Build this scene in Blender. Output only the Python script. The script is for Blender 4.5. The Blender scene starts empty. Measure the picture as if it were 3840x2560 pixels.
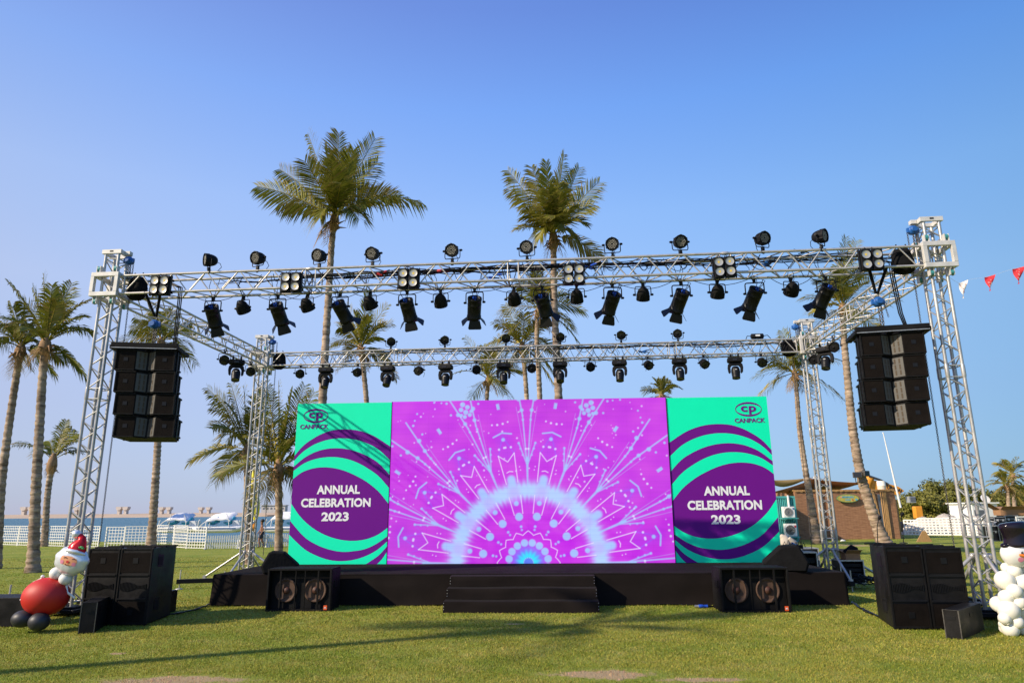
import bpy, bmesh, math, random
import numpy as np
from mathutils import Vector, Matrix, Euler

R = math.radians
random.seed(7)
scene = bpy.context.scene
COL = scene.collection

# ------------------------------------------------------------------ camera, sky, sun, exposure
FPX, PITCH, ROLL, EYE = 2599.3, R(13.834), R(-0.464), 1.7
cam_data = bpy.data.cameras.new('camera')
cam = bpy.data.objects.new('camera', cam_data)
COL.objects.link(cam)
cam_data.sensor_width = 36.0
cam_data.lens = FPX / 3840 * 36.0
cam_data.clip_start = 0.1
cam_data.clip_end = 12000
cam.matrix_world = (Matrix.Translation((0, 0, EYE)) @ Matrix.Rotation(R(90) + PITCH, 4, 'X')
                    @ Matrix.Rotation(ROLL, 4, 'Z'))
scene.camera = cam

SUN_EL, SUN_DX, SUN_DY = R(31.0), 2.2, 1.0            # light travels towards +x (right) and +y (away)
_h = math.hypot(SUN_DX, SUN_DY)
LIGHT = Vector((SUN_DX / _h * math.cos(SUN_EL), SUN_DY / _h * math.cos(SUN_EL), -math.sin(SUN_EL)))
sun_data = bpy.data.lights.new('sun', 'SUN')
sun_data.energy = 5.0
sun_data.angle = R(0.53)
sun_data.color = (1.0, 0.86, 0.68)
sun = bpy.data.objects.new('sun', sun_data)
COL.objects.link(sun)
sun.rotation_euler = LIGHT.to_track_quat('-Z', 'Y').to_euler()
sun.location = (-20, -15, 25)

world = bpy.data.worlds.new('World')
scene.world = world
world.use_nodes = True
wn = world.node_tree
bg = wn.nodes['Background']
sky = wn.nodes.new('ShaderNodeTexSky')
sky.sky_type = 'NISHITA'
sky.sun_disc = False
sky.sun_elevation = SUN_EL
sky.sun_rotation = math.atan2(-SUN_DX, -SUN_DY)
sky.altitude = 0
sky.air_density = 1.0
sky.dust_density = 1.2
sky.ozone_density = 3.0
SKY = 0.12
SKYGAIN = 0.84
sky.air_density, sky.dust_density, sky.ozone_density = 1.5, 0.0, 10.0
_sep = wn.nodes.new('ShaderNodeSeparateColor'); _com = wn.nodes.new('ShaderNodeCombineColor')
wn.links.new(sky.outputs[0], _sep.inputs[0])
for _i, (_k, _g) in enumerate(((0.80, 0.73), (0.737, 0.52), (1.115, 0.30))):    # the photograph's soft contrast in the sky
    _p = wn.nodes.new('ShaderNodeMath'); _p.operation = 'POWER'; _p.inputs[1].default_value = _g
    _m = wn.nodes.new('ShaderNodeMath'); _m.operation = 'MULTIPLY'; _m.inputs[1].default_value = _k * SKY ** _g / SKY
    wn.links.new(_sep.outputs[_i], _p.inputs[0]); wn.links.new(_p.outputs[0], _m.inputs[0]); wn.links.new(_m.outputs[0], _com.inputs[_i])
_tc = wn.nodes.new('ShaderNodeTexCoord'); _sx = wn.nodes.new('ShaderNodeSeparateXYZ'); wn.links.new(_tc.outputs['Generated'], _sx.inputs[0])
_rp = wn.nodes.new('ShaderNodeValToRGB'); wn.links.new(_sx.outputs['Z'], _rp.inputs[0])        # hazy near the horizon, deep blue overhead
_st = ((0.0, (.86, 1.06, .91)), (.023, (.91, 1.09, .92)), (.142, (1.55, 1.26, .97)), (.282, (2.2, 1.53, 1.05)), (.406, (2.18, 1.56, 1.11)), (.533, (1.67, 1.34, 1.11)), (.634, (1.42, 1.02, .93)), (1.0, (1.0, .8, .8)))
_el = _rp.color_ramp.elements
while len(_el) < len(_st): _el.new(0.5)
for _e, (_q, _c) in zip(_el, _st): _e.position = _q; _e.color = (_c[0] / 2.5, _c[1] / 2.5, _c[2] / 2.5, 1)
_hx = wn.nodes.new('ShaderNodeCombineXYZ')
for _i, _k in enumerate((0.60, 0.24, 0.10)):                                                    # paler on the sun's side
    _m = wn.nodes.new('ShaderNodeMath'); _m.operation = 'MULTIPLY_ADD'; _m.inputs[1].default_value = -_k * 2.5 * SKYGAIN; _m.inputs[2].default_value = 2.5 * SKYGAIN
    _q2 = wn.nodes.new('ShaderNodeMath'); _q2.operation = 'MULTIPLY'; wn.links.new(_sx.outputs['X'], _q2.inputs[0]); wn.links.new(_sx.outputs['X'], _q2.inputs[1])
    _q3 = wn.nodes.new('ShaderNodeMath'); _q3.operation = 'MULTIPLY_ADD'; _q3.inputs[1].default_value = -0.5; _q3.inputs[2].default_value = 1.0; wn.links.new(_q2.outputs[0], _q3.inputs[0])
    wn.links.new(_sx.outputs['X'], _m.inputs[0]); _q4 = wn.nodes.new('ShaderNodeMath'); _q4.operation = 'MULTIPLY'; wn.links.new(_m.outputs[0], _q4.inputs[0]); wn.links.new(_q3.outputs[0], _q4.inputs[1]); wn.links.new(_q4.outputs[0], _hx.inputs[_i])
_m1 = wn.nodes.new('ShaderNodeVectorMath'); _m1.operation = 'MULTIPLY'; wn.links.new(_com.outputs[0], _m1.inputs[0]); wn.links.new(_rp.outputs[0], _m1.inputs[1])
_m2 = wn.nodes.new('ShaderNodeVectorMath'); _m2.operation = 'MULTIPLY'; wn.links.new(_m1.outputs[0], _m2.inputs[0]); wn.links.new(_hx.outputs[0], _m2.inputs[1])
wn.links.new(_m2.outputs[0], bg.inputs[0])
bg.inputs[1].default_value = SKY

scene.view_settings.view_transform = 'Standard'
scene.view_settings.look = 'None'
scene.view_settings.exposure = 0.25
scene.view_settings.gamma = 1.0
scene.cycles.max_bounces = 6
scene.cycles.transparent_max_bounces = 8

# ------------------------------------------------------------------ picture point -> place in the world (u, v on a 2352 x 1568 sheet)
K = 3840 / 2352
def ray(u, v):
    du, dv = u * K - 1920, v * K - 1280
    c, s = math.cos(ROLL), math.sin(ROLL)
    a, b = c * du + s * dv, -s * du + c * dv
    yc = -b / FPX
    return Vector((a / FPX, math.cos(PITCH) - yc * math.sin(PITCH), math.sin(PITCH) + yc * math.cos(PITCH)))
EYEV = Vector((0, 0, EYE))
def at(u, v, Y):
    d = ray(u, v)
    return EYEV + d * (Y / d.y)
def sstep(a, b, x):
    t = min(1, max(0, (x - a) / (b - a)))
    return t * t * (3 - 2 * t)
def gz(y):                                           # the lawn dips a little behind the stage
    return -0.22 * sstep(13.8, 18.6, y)
def gp(u, v, z=None):
    d = ray(u, v)
    zz = 0 if z is None else z
    for _ in range(12):
        p = EYEV + d * ((zz - EYE) / d.z)
        if z is None: zz = gz(p.y)
    return p

# ------------------------------------------------------------------ materials
def newmat(name):
    m = bpy.data.materials.new(name)
    m.use_nodes = True
    return m, m.node_tree.nodes, m.node_tree.links, m.node_tree.nodes['Principled BSDF']
def pmat(name, col, rough=0.6, metal=0.0, var=0.12, scale=6.0, bump=0.0, bscale=40.0, spec=0.5, stretch=None, rvar=0.0, sheen=0.0):
    m, N, L, b = newmat(name)
    b.inputs['Roughness'].default_value = rough
    b.inputs['Metallic'].default_value = metal
    b.inputs['Specular IOR Level'].default_value = spec
    if sheen: b.inputs['Sheen Weight'].default_value = sheen
    tc = N.new('ShaderNodeTexCoord')
    src = tc.outputs['Object']
    if stretch:
        mp = N.new('ShaderNodeMapping'); mp.inputs['Scale'].default_value = stretch
        L.new(src, mp.inputs[0]); src = mp.outputs[0]
    n = N.new('ShaderNodeTexNoise'); n.inputs['Scale'].default_value = scale
    n.inputs['Detail'].default_value = 6; n.inputs['Roughness'].default_value = 0.62
    L.new(src, n.inputs['Vector'])
    r = N.new('ShaderNodeMapRange'); L.new(n.outputs['Fac'], r.inputs['Value'])
    r.inputs['From Min'].default_value = 0.3; r.inputs['From Max'].default_value = 0.7
    r.inputs['To Min'].default_value = 1 - var; r.inputs['To Max'].default_value = 1 + var
    mx = N.new('ShaderNodeMix'); mx.data_type = 'RGBA'; mx.blend_type = 'MULTIPLY'
    mx.inputs['Factor'].default_value = 1
    mx.inputs['A'].default_value = (*col, 1)
    L.new(r.outputs[0], mx.inputs['B'])
    L.new(mx.outputs['Result'], b.inputs['Base Color'])
    if rvar:
        r2 = N.new('ShaderNodeMapRange'); L.new(n.outputs['Fac'], r2.inputs['Value'])
        r2.inputs['From Min'].default_value = 0.3; r2.inputs['From Max'].default_value = 0.7
        r2.inputs['To Min'].default_value = rough - rvar; r2.inputs['To Max'].default_value = rough + rvar
        L.new(r2.outputs[0], b.inputs['Roughness'])
    if bump:
        n2 = N.new('ShaderNodeTexNoise'); n2.inputs['Scale'].default_value = bscale; n2.inputs['Detail'].default_value = 4
        L.new(src, n2.inputs['Vector'])
        bp = N.new('ShaderNodeBump'); bp.inputs['Strength'].default_value = bump; bp.inputs['Distance'].default_value = 0.02
        L.new(n2.outputs['Fac'], bp.inputs['Height']); L.new(bp.outputs[0], b.inputs['Normal'])
    return m

M = {}
M['alu'] = pmat('aluminium', (0.50, 0.475, 0.43), 0.40, 0.45, 0.2, 5, rvar=0.1)
M['alu_tower'] = pmat('worn_aluminium', (0.46, 0.45, 0.425), 0.38, 0.5, 0.25, 3, rvar=0.12)
M['steel_white'] = pmat('white_painted_steel', (0.60, 0.58, 0.54), 0.5, 0.1, 0.14, 7)
M['black'] = pmat('black_powder_coat', (0.008, 0.008, 0.009), 0.42, 0, 0.2, 8, spec=0.22)
M['black_matt'] = pmat('black_matt_plastic', (0.011, 0.011, 0.0125), 0.55, 0, 0.2, 8, spec=0.12)
M['black_rough'] = pmat('black_textured_paint', (0.0095, 0.009, 0.009), 0.6, 0, 0.35, 5, bump=0.25, bscale=160, spec=0.10)
M['wood_black'] = pmat('worn_black_plywood', (0.0105, 0.0098, 0.0098), 0.5, 0, 0.6, 3.5, bump=0.15, bscale=60, rvar=0.12, spec=0.16)
M['grille'] = pmat('dark_grille_cloth', (0.0105, 0.0082, 0.007), 0.8, 0, 0.35, 3, bump=0.4, bscale=300, spec=0.05)
M['grille_brown'] = pmat('brown_grille_foam', (0.0095, 0.0075, 0.0065), 0.85, 0, 0.35, 3, bump=0.4, bscale=300, spec=0.05)
M['cone'] = pmat('paper_speaker_cone', (0.085, 0.046, 0.028), 0.8, 0, 0.2, 9)
M['cap_brown'] = pmat('brown_dust_cap', (0.07, 0.026, 0.016), 0.6, 0, 0.15, 9)
M['horn'] = pmat('grey_waveguide_plate', (0.085, 0.08, 0.07), 0.55, 0, 0.1, 9)
M['slot'] = pmat('slot_brown', (0.07, 0.05, 0.03), 0.8)
M['cloth'] = pmat('black_stage_cloth', (0.0125, 0.0095, 0.0085), 0.85, 0, 0.2, 1.2, bump=0.2, bscale=250, spec=0.06, sheen=0.02)
M['deck'] = pmat('black_stage_carpet', (0.0155, 0.0125, 0.0125), 0.9, 0, 0.3, 1.5, bump=0.3, bscale=300, spec=0.06)
M['glass_led'] = pmat('led_lens_bead', (0.26, 0.24, 0.20), 0.25, 0, 0.25, 30)
M['lens_dark'] = pmat('dark_front_glass', (0.02, 0.02, 0.024), 0.15, 0, 0.1, 9)
M['reflector'] = pmat('silver_reflector', (0.50, 0.48, 0.43), 0.35, 0.4, 0.06, 9)
M['chip'] = pmat('yellow_led_chip', (0.75, 0.55, 0.10), 0.5)
M['blue'] = pmat('blue_plastic', (0.02, 0.09, 0.55), 0.4)
M['hoist_blue'] = pmat('blue_hoist_paint', (0.015, 0.105, 0.36), 0.4, 0, 0.15, 6)
M['teal'] = pmat('teal_rubber', (0.05, 0.26, 0.26), 0.5)
M['chain'] = pmat('chain_steel', (0.13, 0.12, 0.11), 0.4, 0.7, 0.3, 20)
M['chain_light'] = pmat('bright_chain', (0.42, 0.40, 0.36), 0.4, 0.7, 0.3, 20)
M['red'] = pmat('red_plastic', (0.55, 0.03, 0.03), 0.5)
M['white'] = pmat('white_paint', (0.80, 0.79, 0.76), 0.5, 0, 0.06, 5)
M['fence_white'] = pmat('white_fence_paint', (0.82, 0.80, 0.74), 0.55, 0, 0.08, 4)
M['label_white'] = pmat('white_sticker', (0.8, 0.8, 0.78), 0.5)
M['orange_badge'] = pmat('orange_badge', (0.75, 0.10, 0.02), 0.45)
M['case_panel'] = pmat('black_laminate', (0.011, 0.011, 0.012), 0.4, 0, 0.2, 5, spec=0.35)
M['case_edge'] = pmat('aluminium_edge', (0.50, 0.50, 0.49), 0.4, 0.5, 0.15, 6)
M['bag'] = pmat('black_canvas', (0.009, 0.009, 0.0095), 0.85, 0, 0.2, 6, bump=0.4, bscale=20, spec=0.08)

# ------------------------------------------------------------------ mesh builder and object helpers
class MB:
    def __init__(s):
        s.v, s.f, s.m, s.sm = [], [], [], []
    def add(s, vs, fs, mi=0, smooth=False, X=None):
        o = len(s.v)
        if X is not None: vs = [X @ Vector(p) for p in vs]
        s.v += [tuple(p) for p in vs]
        for f in fs:
            s.f.append(tuple(i + o for i in f)); s.m.append(mi); s.sm.append(smooth)
        return s
    def box(s, c, d, mi=0, X=None):
        x, y, z = c; a, b, e = d[0] / 2, d[1] / 2, d[2] / 2
        vs = [(x + i * a, y + j * b, z + k * e) for i in (-1, 1) for j in (-1, 1) for k in (-1, 1)]
        return s.add(vs, [(0, 1, 3, 2), (4, 6, 7, 5), (0, 4, 5, 1), (2, 3, 7, 6), (0, 2, 6, 4), (1, 5, 7, 3)], mi, False, X)
    def tube(s, pts, r, n=8, mi=0, caps=True, X=None, closed=False, smooth=True):
        pts = [Vector(p) for p in pts]
        m = len(pts)
        rs = r if isinstance(r, (list, tuple)) else [r] * m
        vs, prev = [], None
        for i, p in enumerate(pts):
            if closed: t = pts[(i + 1) % m] - pts[i - 1]
            else: t = pts[min(i + 1, m - 1)] - pts[max(i - 1, 0)]
            if t.length < 1e-9: t = Vector((0, 0, 1))
            t.normalize()
            if prev is None:
                u = t.orthogonal().normalized()
            else:
                u = prev - t * prev.dot(t)
                u = t.orthogonal().normalized() if u.length < 1e-6 else u.normalized()
            prev = u
            w = t.cross(u)
            for k in range(n):
                a = 2 * math.pi * k / n
                vs.append(p + (u * math.cos(a) + w * math.sin(a)) * rs[i])
        fs = []
        for i in range(m if closed else m - 1):
            j = (i + 1) % m
            for k in range(n):
                l = (k + 1) % n
                fs.append((i * n + k, i * n + l, j * n + l, j * n + k))
        s.add(vs, fs, mi, smooth, X)
        if caps and not closed:
            s.add(vs[:n], [tuple(range(n - 1, -1, -1))], mi, False, X)
            s.add(vs[-n:], [tuple(range(n))], mi, False, X)
        return s
    def cyl(s, a, b, r, r2=None, n=12, mi=0, X=None):
        return s.tube([a, b], [r, r if r2 is None else r2], n, mi, True, X)
    def lathe(s, prof, n=20, mi=0, X=None, smooth=True, cap0=True, cap1=True):    # prof: (r, z) about +z
        vs = []
        for (r, z) in prof:
            for k in range(n):
                a = 2 * math.pi * k / n
                vs.append((r * math.cos(a), r * math.sin(a), z))
        fs = []
        for i in range(len(prof) - 1):
            for k in range(n):
                l = (k + 1) % n
                fs.append((i * n + k, i * n + l, (i + 1) * n + l, (i + 1) * n + k))
        s.add(vs, fs, mi, smooth, X)
        if cap0: s.add(vs[:n], [tuple(range(n - 1, -1, -1))], mi, False, X)
        if cap1: s.add(vs[-n:], [tuple(range(n))], mi, False, X)
        return s
    def prism(s, poly, z0, z1, mi=0, X=None):
        n = len(poly)
        vs = [(x, y, z0) for x, y in poly] + [(x, y, z1) for x, y in poly]
        fs = [tuple(range(n - 1, -1, -1)), tuple(range(n, 2 * n))]
        fs += [(i, (i + 1) % n, n + (i + 1) % n, n + i) for i in range(n)]
        return s.add(vs, fs, mi, False, X)
    def ball(s, c, r, nu=20, nv=12, mi=0, X=None, noise=0.0):
        rx, ry, rz = (r, r, r) if not isinstance(r, (tuple, list)) else r
        vs = []
        for j in range(nv + 1):
            t = math.pi * j / nv
            for i in range(nu):
                a = 2 * math.pi * i / nu
                q = 1 + (random.uniform(-noise, noise) if noise else 0)
                vs.append((c[0] + rx * q * math.sin(t) * math.cos(a), c[1] + ry * q * math.sin(t) * math.sin(a), c[2] + rz * q * math.cos(t)))
        fs = []
        for j in range(nv):
            for i in range(nu):
                k = (i + 1) % nu
                fs.append((j * nu + i, (j + 1) * nu + i, (j + 1) * nu + k, j * nu + k))
        return s.add(vs, fs, mi, True, X)
    def quad(s, a, b, c, d, mi=0, X=None):
        return s.add([a, b, c, d], [(0, 1, 2, 3)], mi, False, X)
    def build(s, name, mats, parent=None, bevel=0.0, loc=None, rot=None):
        me = bpy.data.meshes.new(name)
        me.from_pydata(s.v, [], s.f)
        mats = mats if isinstance(mats, (list, tuple)) else [mats]
        for m in mats: me.materials.append(M[m] if isinstance(m, str) else m)
        me.polygons.foreach_set('material_index', s.m)
        me.polygons.foreach_set('use_smooth', s.sm)
        me.update()
        o = bpy.data.objects.new(name, me)
        COL.objects.link(o)
        if parent is not None: o.parent = parent
        if loc is not None: o.location = loc
        if rot is not None: o.rotation_euler = rot
        if bevel:
            b = o.modifiers.new('bevel', 'BEVEL'); b.width = bevel; b.segments = 2; b.limit_method = 'ANGLE'; b.angle_limit = R(40)
        return o

def tag(o, label=None, cat=None, group=None, kind=None):
    if label: o['label'] = label
    if cat: o['category'] = cat
    if group: o['group'] = group
    if kind: o['kind'] = kind
    return o
def thing(name, label, cat, loc=(0, 0, 0), rot=(0, 0, 0), group=None):
    o = bpy.data.objects.new(name, None)
    COL.objects.link(o)
    o.location = loc
    o.rotation_euler = rot if isinstance(rot, (tuple, list, Euler)) else (0, 0, rot)
    o.empty_display_size = 0.1
    return tag(o, label, cat, group)
def kids(o):
    return [c for c in COL.objects if c.parent == o]
def dup(o, parent=None, _cache={}):
    c = o.copy(); COL.objects.link(c)
    c.parent = parent
    for ch in list(o.children): dup(ch, c)
    return c
def place(proto, used, label, loc, rot, group=None):
    o = proto if not used else dup(proto)
    o.location = loc
    o.rotation_euler = rot
    o['label'] = label
    if group: o['group'] = group
    return o
def part_of(o, stemname):
    return [c for c in o.children if c.name.split('.')[0] == stemname]
ORD = ['first', 'second', 'third', 'fourth', 'fifth', 'sixth', 'seventh', 'eighth', 'ninth', 'tenth', 'eleventh', 'twelfth', 'thirteenth']

def text_mesh(name, body, mat, parent, cx, cz, w, h, y, bold=0.02, shear=0.0, ex=0.003, X=None, spacing=1.0):
    cu = bpy.data.curves.new(name, 'FONT')
    cu.body = body; cu.offset = bold; cu.shear = shear; cu.extrude = 0.5; cu.align_x = 'CENTER'; cu.space_character = spacing
    cu.resolution_u = 4
    t = bpy.data.objects.new(name, cu); COL.objects.link(t)
    dg = bpy.context.evaluated_depsgraph_get()
    me = bpy.data.meshes.new_from_object(t.evaluated_get(dg))
    bpy.data.objects.remove(t); bpy.data.curves.remove(cu)
    co = np.array([v.co[:] for v in me.vertices])
    lo, hi = co.min(0), co.max(0)
    q = (co - (lo + hi) / 2) / (hi - lo)
    out = np.stack([cx + q[:, 0] * w, y - (q[:, 2] + 0.5) * ex, cz + q[:, 1] * h], 1)
    if X is not None:
        out = np.array([tuple(X @ Vector(p)) for p in out])
    me.vertices.foreach_set('co', out.ravel())
    me.materials.clear(); me.materials.append(M[mat] if isinstance(mat, str) else mat)
    me.update()
    o = bpy.data.objects.new(name, me); COL.objects.link(o); o.parent = parent
    return o
# ------------------------------------------------------------------ lawn, sea, sandbar
def lawn_colour(N, L, pos):
    def noise(sc, det=4, rough=0.6):
        n = N.new('ShaderNodeTexNoise'); n.inputs['Scale'].default_value = sc; n.inputs['Detail'].default_value = det
        n.inputs['Roughness'].default_value = rough
        L.new(pos, n.inputs['Vector']); return n.outputs['Fac']
    def ramp(x, a, b):
        r = N.new('ShaderNodeMapRange'); r.interpolation_type = 'SMOOTHSTEP'
        r.inputs['From Min'].default_value = a; r.inputs['From Max'].default_value = b
        L.new(x, r.inputs['Value']); return r.outputs[0]
    def mix(f, a, b):
        m = N.new('ShaderNodeMix'); m.data_type = 'RGBA'
        L.new(f, m.inputs['Factor'])
        for k, c in (('A', a), ('B', b)):
            if isinstance(c, tuple): m.inputs[k].default_value = (*c, 1)
            else: L.new(c, m.inputs[k])
        return m.outputs['Result']
    def spots(lst):                                  # worn patches: (x, y, radius x, radius y)
        out = None
        for (x, y, rx, ry) in lst:
            mp = N.new('ShaderNodeVectorMath'); mp.operation = 'SUBTRACT'; L.new(pos, mp.inputs[0]); mp.inputs[1].default_value = (x, y, 0)
            m2 = N.new('ShaderNodeVectorMath'); m2.operation = 'MULTIPLY'; L.new(mp.outputs[0], m2.inputs[0]); m2.inputs[1].default_value = (1 / rx, 1 / ry, 0)
            ln = N.new('ShaderNodeVectorMath'); ln.operation = 'LENGTH'; L.new(m2.outputs[0], ln.inputs[0])
            r = N.new('ShaderNodeMapRange'); L.new(ln.outputs['Value'], r.inputs['Value'])
            r.inputs['From Min'].default_value = 1.0; r.inputs['From Max'].default_value = 0.0
            if out is None: out = r.outputs[0]
            else:
                mx = N.new('ShaderNodeMath'); mx.operation = 'MAXIMUM'; L.new(out, mx.inputs[0]); L.new(r.outputs[0], mx.inputs[1]); out = mx.outputs[0]
        return out
    green = mix(ramp(noise(0.5, 5), 0.34, 0.62), (0.200, 0.256, 0.026), (0.355, 0.338, 0.056))
    straw = mix(ramp(noise(2.2, 6, 0.7), 0.46, 0.72), green, (0.41, 0.37, 0.10))
    fine = mix(ramp(noise(60, 3), 0.35, 0.7), straw, (0.14, 0.21, 0.018))
    f2 = mix(ramp(noise(23, 3), 0.55, 0.72), fine, (0.37, 0.38, 0.09))
    sp = spots(SPOTS)
    ad = N.new('ShaderNodeMath'); ad.operation = 'MULTIPLY_ADD'; L.new(noise(3.1, 7, 0.75), ad.inputs[0]); ad.inputs[1].default_value = 1.6
    ad.inputs[2].default_value = -0.8
    a2 = N.new('ShaderNodeMath'); a2.operation = 'ADD'; L.new(ad.outputs[0], a2.inputs[0]); L.new(sp, a2.inputs[1])
    gate = N.new('ShaderNodeMath'); gate.operation = 'MULTIPLY'
    L.new(ramp(a2.outputs[0], 0.38, 0.62), gate.inputs[0]); L.new(ramp(sp, 0.0, 0.12), gate.inputs[1])
    return mix(gate.outputs[0], f2, (0.42, 0.31, 0.165)), gate.outputs[0]
def _sp(u, v, rx, ry):
    p = gp(u, v); return (p.x, p.y, rx, ry)
SPOTS = [_sp(1385, 1548, 1.0, 0.42), _sp(400, 1562, 1.3, 0.35), _sp(1180, 1432, 0.3, 0.1), _sp(270, 1500, 0.2, 0.1), _sp(1620, 1560, 0.9, 0.2), _sp(1960, 1252, 1.5, 2.0)]

lm, N, L, B = newmat('mown_lawn')
geo = N.new('ShaderNodeNewGeometry')
colr, gate = lawn_colour(N, L, geo.outputs['Position'])
L.new(colr, B.inputs['Base Color'])
B.inputs['Roughness'].default_value = 0.9; B.inputs['Specular IOR Level'].default_value = 0.15
nb = N.new('ShaderNodeTexNoise'); nb.inputs['Scale'].default_value = 55; nb.inputs['Detail'].default_value = 5
L.new(geo.outputs['Position'], nb.inputs['Vector'])
bp = N.new('ShaderNodeBump'); bp.inputs['Strength'].default_value = 0.9; bp.inputs['Distance'].default_value = 0.03
L.new(nb.outputs['Fac'], bp.inputs['Height']); L.new(bp.outputs[0], B.inputs['Normal'])
M['lawn'] = lm
gm, N, L, B = newmat('grass_blades')
geo = N.new('ShaderNodeNewGeometry')
colr, gate = lawn_colour(N, L, geo.outputs['Position'])
at_ = N.new('ShaderNodeAttribute'); at_.attribute_name = 'tint'
hs = N.new('ShaderNodeMix'); hs.data_type = 'RGBA'; hs.blend_type = 'MULTIPLY'; hs.inputs['Factor'].default_value = 1
L.new(colr, hs.inputs['A']); L.new(at_.outputs['Color'], hs.inputs['B'])
L.new(hs.outputs['Result'], B.inputs['Base Color'])
B.inputs['Roughness'].default_value = 0.6; B.inputs['Specular IOR Level'].default_value = 0.25
tr = N.new('ShaderNodeBsdfTranslucent'); L.new(hs.outputs['Result'], tr.inputs[0])
ms = N.new('ShaderNodeMixShader'); ms.inputs[0].default_value = 0.35; L.new(B.outputs[0], ms.inputs[1]); L.new(tr.outputs[0], ms.inputs[2])
L.new(ms.outputs[0], next(n_ for n_ in N if n_.type == 'OUTPUT_MATERIAL').inputs[0])
M['blades'] = gm

def shore(x):
    return 58 + 3 * math.sin(x * 0.11) + sstep(8, 30, x) * 420
def build_ground():
    xs = [-400, -200, -120, -80] + list(range(-60, 62, 4)) + [80, 120, 200, 400, 800]
    base = [-60, -20, 0, 6] + [8 + i * 0.6 for i in range(30)] + [28, 32, 38, 45, 52]
    vs, fs = [], []
    for x in xs:
        e = shore(x)
        for y in base + [e - 4, e - 1.5, e, e + 1.5, e + 5]:
            z = gz(y)
            if y > e - 5: z = -0.22 - 0.15 * max(0, y - (e - 2.5)) * 0.9
            vs.append((x, y, z))
    m = len(base) + 5
    for i in range(len(xs) - 1):
        for j in range(m - 1):
            fs.append((i * m + j, (i + 1) * m + j, (i + 1) * m + j + 1, i * m + j + 1))
    b = MB(); b.add(vs, fs, 0, True)
    tag(b.build('ground', 'lawn'), kind='structure')
build_ground()

def build_blades():
    rng = np.random.default_rng(5)
    P, S = [], []
    for (y0, y1, dens, w, h) in ((7.0, 9.0, 4200, .0050, .020), (9.0, 11.5, 2900, .0065, .021), (11.5, 14.5, 1600, .0085, .022), (14.5, 22, 450, .012, .024), (22, 34, 110, .018, .026)):
        xw0 = y1 * 0.80 + 0.6
        n = int(dens * (2 * xw0) * (y1 - y0))
        x = rng.uniform(-xw0, xw0, n); y = rng.uniform(y0, y1, n)
        clump = np.sin(x * 3.1 + 1.7 * np.sin(y * 2.3)) * np.sin(y * 3.7 + 1.3 * np.sin(x * 2.9))
        keep = rng.random(n) < 0.72 + 0.28 * clump
        for (u, v, rx, ry) in SPOTS[:5]:
            d = ((x - u) / rx) ** 2 + ((y - v) / ry) ** 2
            keep &= ~((d < 0.6) & (rng.random(n) < 0.75))
        keep &= ~((np.abs(x) < 5.9) & (y > 14.15) & (y < 17.5))
        x, y = x[keep], y[keep]
        P.append(np.stack([x, y], 1)); S.append(np.tile([w, h], (len(x), 1)))
    P = np.concatenate(P); S = np.concatenate(S); n = len(P)
    z = -0.22 * np.clip((P[:, 1] - 13.8) / 4.8, 0, 1) ** 2 * (3 - 2 * np.clip((P[:, 1] - 13.8) / 4.8, 0, 1))
    a = rng.uniform(0, 2 * np.pi, n); w = S[:, 0] * rng.uniform(.7, 1.4, n); h = S[:, 1] * rng.uniform(.5, 1.35, n)
    la = rng.uniform(0, 2 * np.pi, n); lean = h * rng.uniform(.2, 1.1, n)
    v = np.zeros((n, 3, 3))
    v[:, 0] = np.stack([P[:, 0] - np.cos(a) * w, P[:, 1] - np.sin(a) * w, z - .004], 1)
    v[:, 1] = np.stack([P[:, 0] + np.cos(a) * w, P[:, 1] + np.sin(a) * w, z - .004], 1)
    v[:, 2] = np.stack([P[:, 0] + np.cos(la) * lean, P[:, 1] + np.sin(la) * lean, z + h], 1)
    me = bpy.data.meshes.new('grass_blades')
    me.vertices.add(3 * n); me.vertices.foreach_set('co', v.ravel())
    me.loops.add(3 * n); me.loops.foreach_set('vertex_index', np.arange(3 * n, dtype=np.int32))
    me.polygons.add(n); me.polygons.foreach_set('loop_start', np.arange(0, 3 * n, 3, dtype=np.int32))
    me.polygons.foreach_set('loop_total', np.full(n, 3, dtype=np.int32))
    me.update(); me.validate()
    t = me.attributes.new('tint', 'FLOAT_COLOR', 'POINT')
    g = rng.uniform(.75, 1.5, n); yel = rng.random(n)
    c = np.ones((n, 3, 4)); c[:, :, 0] = (g * (1 + .35 * yel))[:, None]; c[:, :, 1] = g[:, None]; c[:, :, 2] = (g * (1 + .5 * (yel > .8)))[:, None]
    t.data.foreach_set('color', c.ravel())
    me.materials.append(M['blades'])
    o = bpy.data.objects.new('lawn_grass', me); COL.objects.link(o)
    tag(o, 'short mown grass blades covering the lawn', 'grass', kind='stuff')
build_blades()

wm, N, L, B = newmat('sea_water')
B.inputs['Base Color'].default_value = (0.035, 0.125, 0.165, 1)
B.inputs['Roughness'].default_value = 0.35; B.inputs['IOR'].default_value = 1.33; B.inputs['Specular IOR Level'].default_value = 0.35
geo = N.new('ShaderNodeNewGeometry')
mp = N.new('ShaderNodeMapping'); mp.inputs['Scale'].default_value = (0.5, 1.4, 1); L.new(geo.outputs['Position'], mp.inputs[0])
n1 = N.new('ShaderNodeTexNoise'); n1.inputs['Scale'].default_value = 1.2; n1.inputs['Detail'].default_value = 7; L.new(mp.outputs[0], n1.inputs['Vector'])
bp = N.new('ShaderNodeBump'); bp.inputs['Strength'].default_value = 1.0; bp.inputs['Distance'].default_value = 0.5
L.new(n1.outputs['Fac'], bp.inputs['Height']); L.new(bp.outputs[0], B.inputs['Normal'])
n2 = N.new('ShaderNodeTexNoise'); n2.inputs['Scale'].default_value = 0.10; n2.inputs['Detail'].default_value = 6; L.new(mp.outputs[0], n2.inputs['Vector'])
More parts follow.
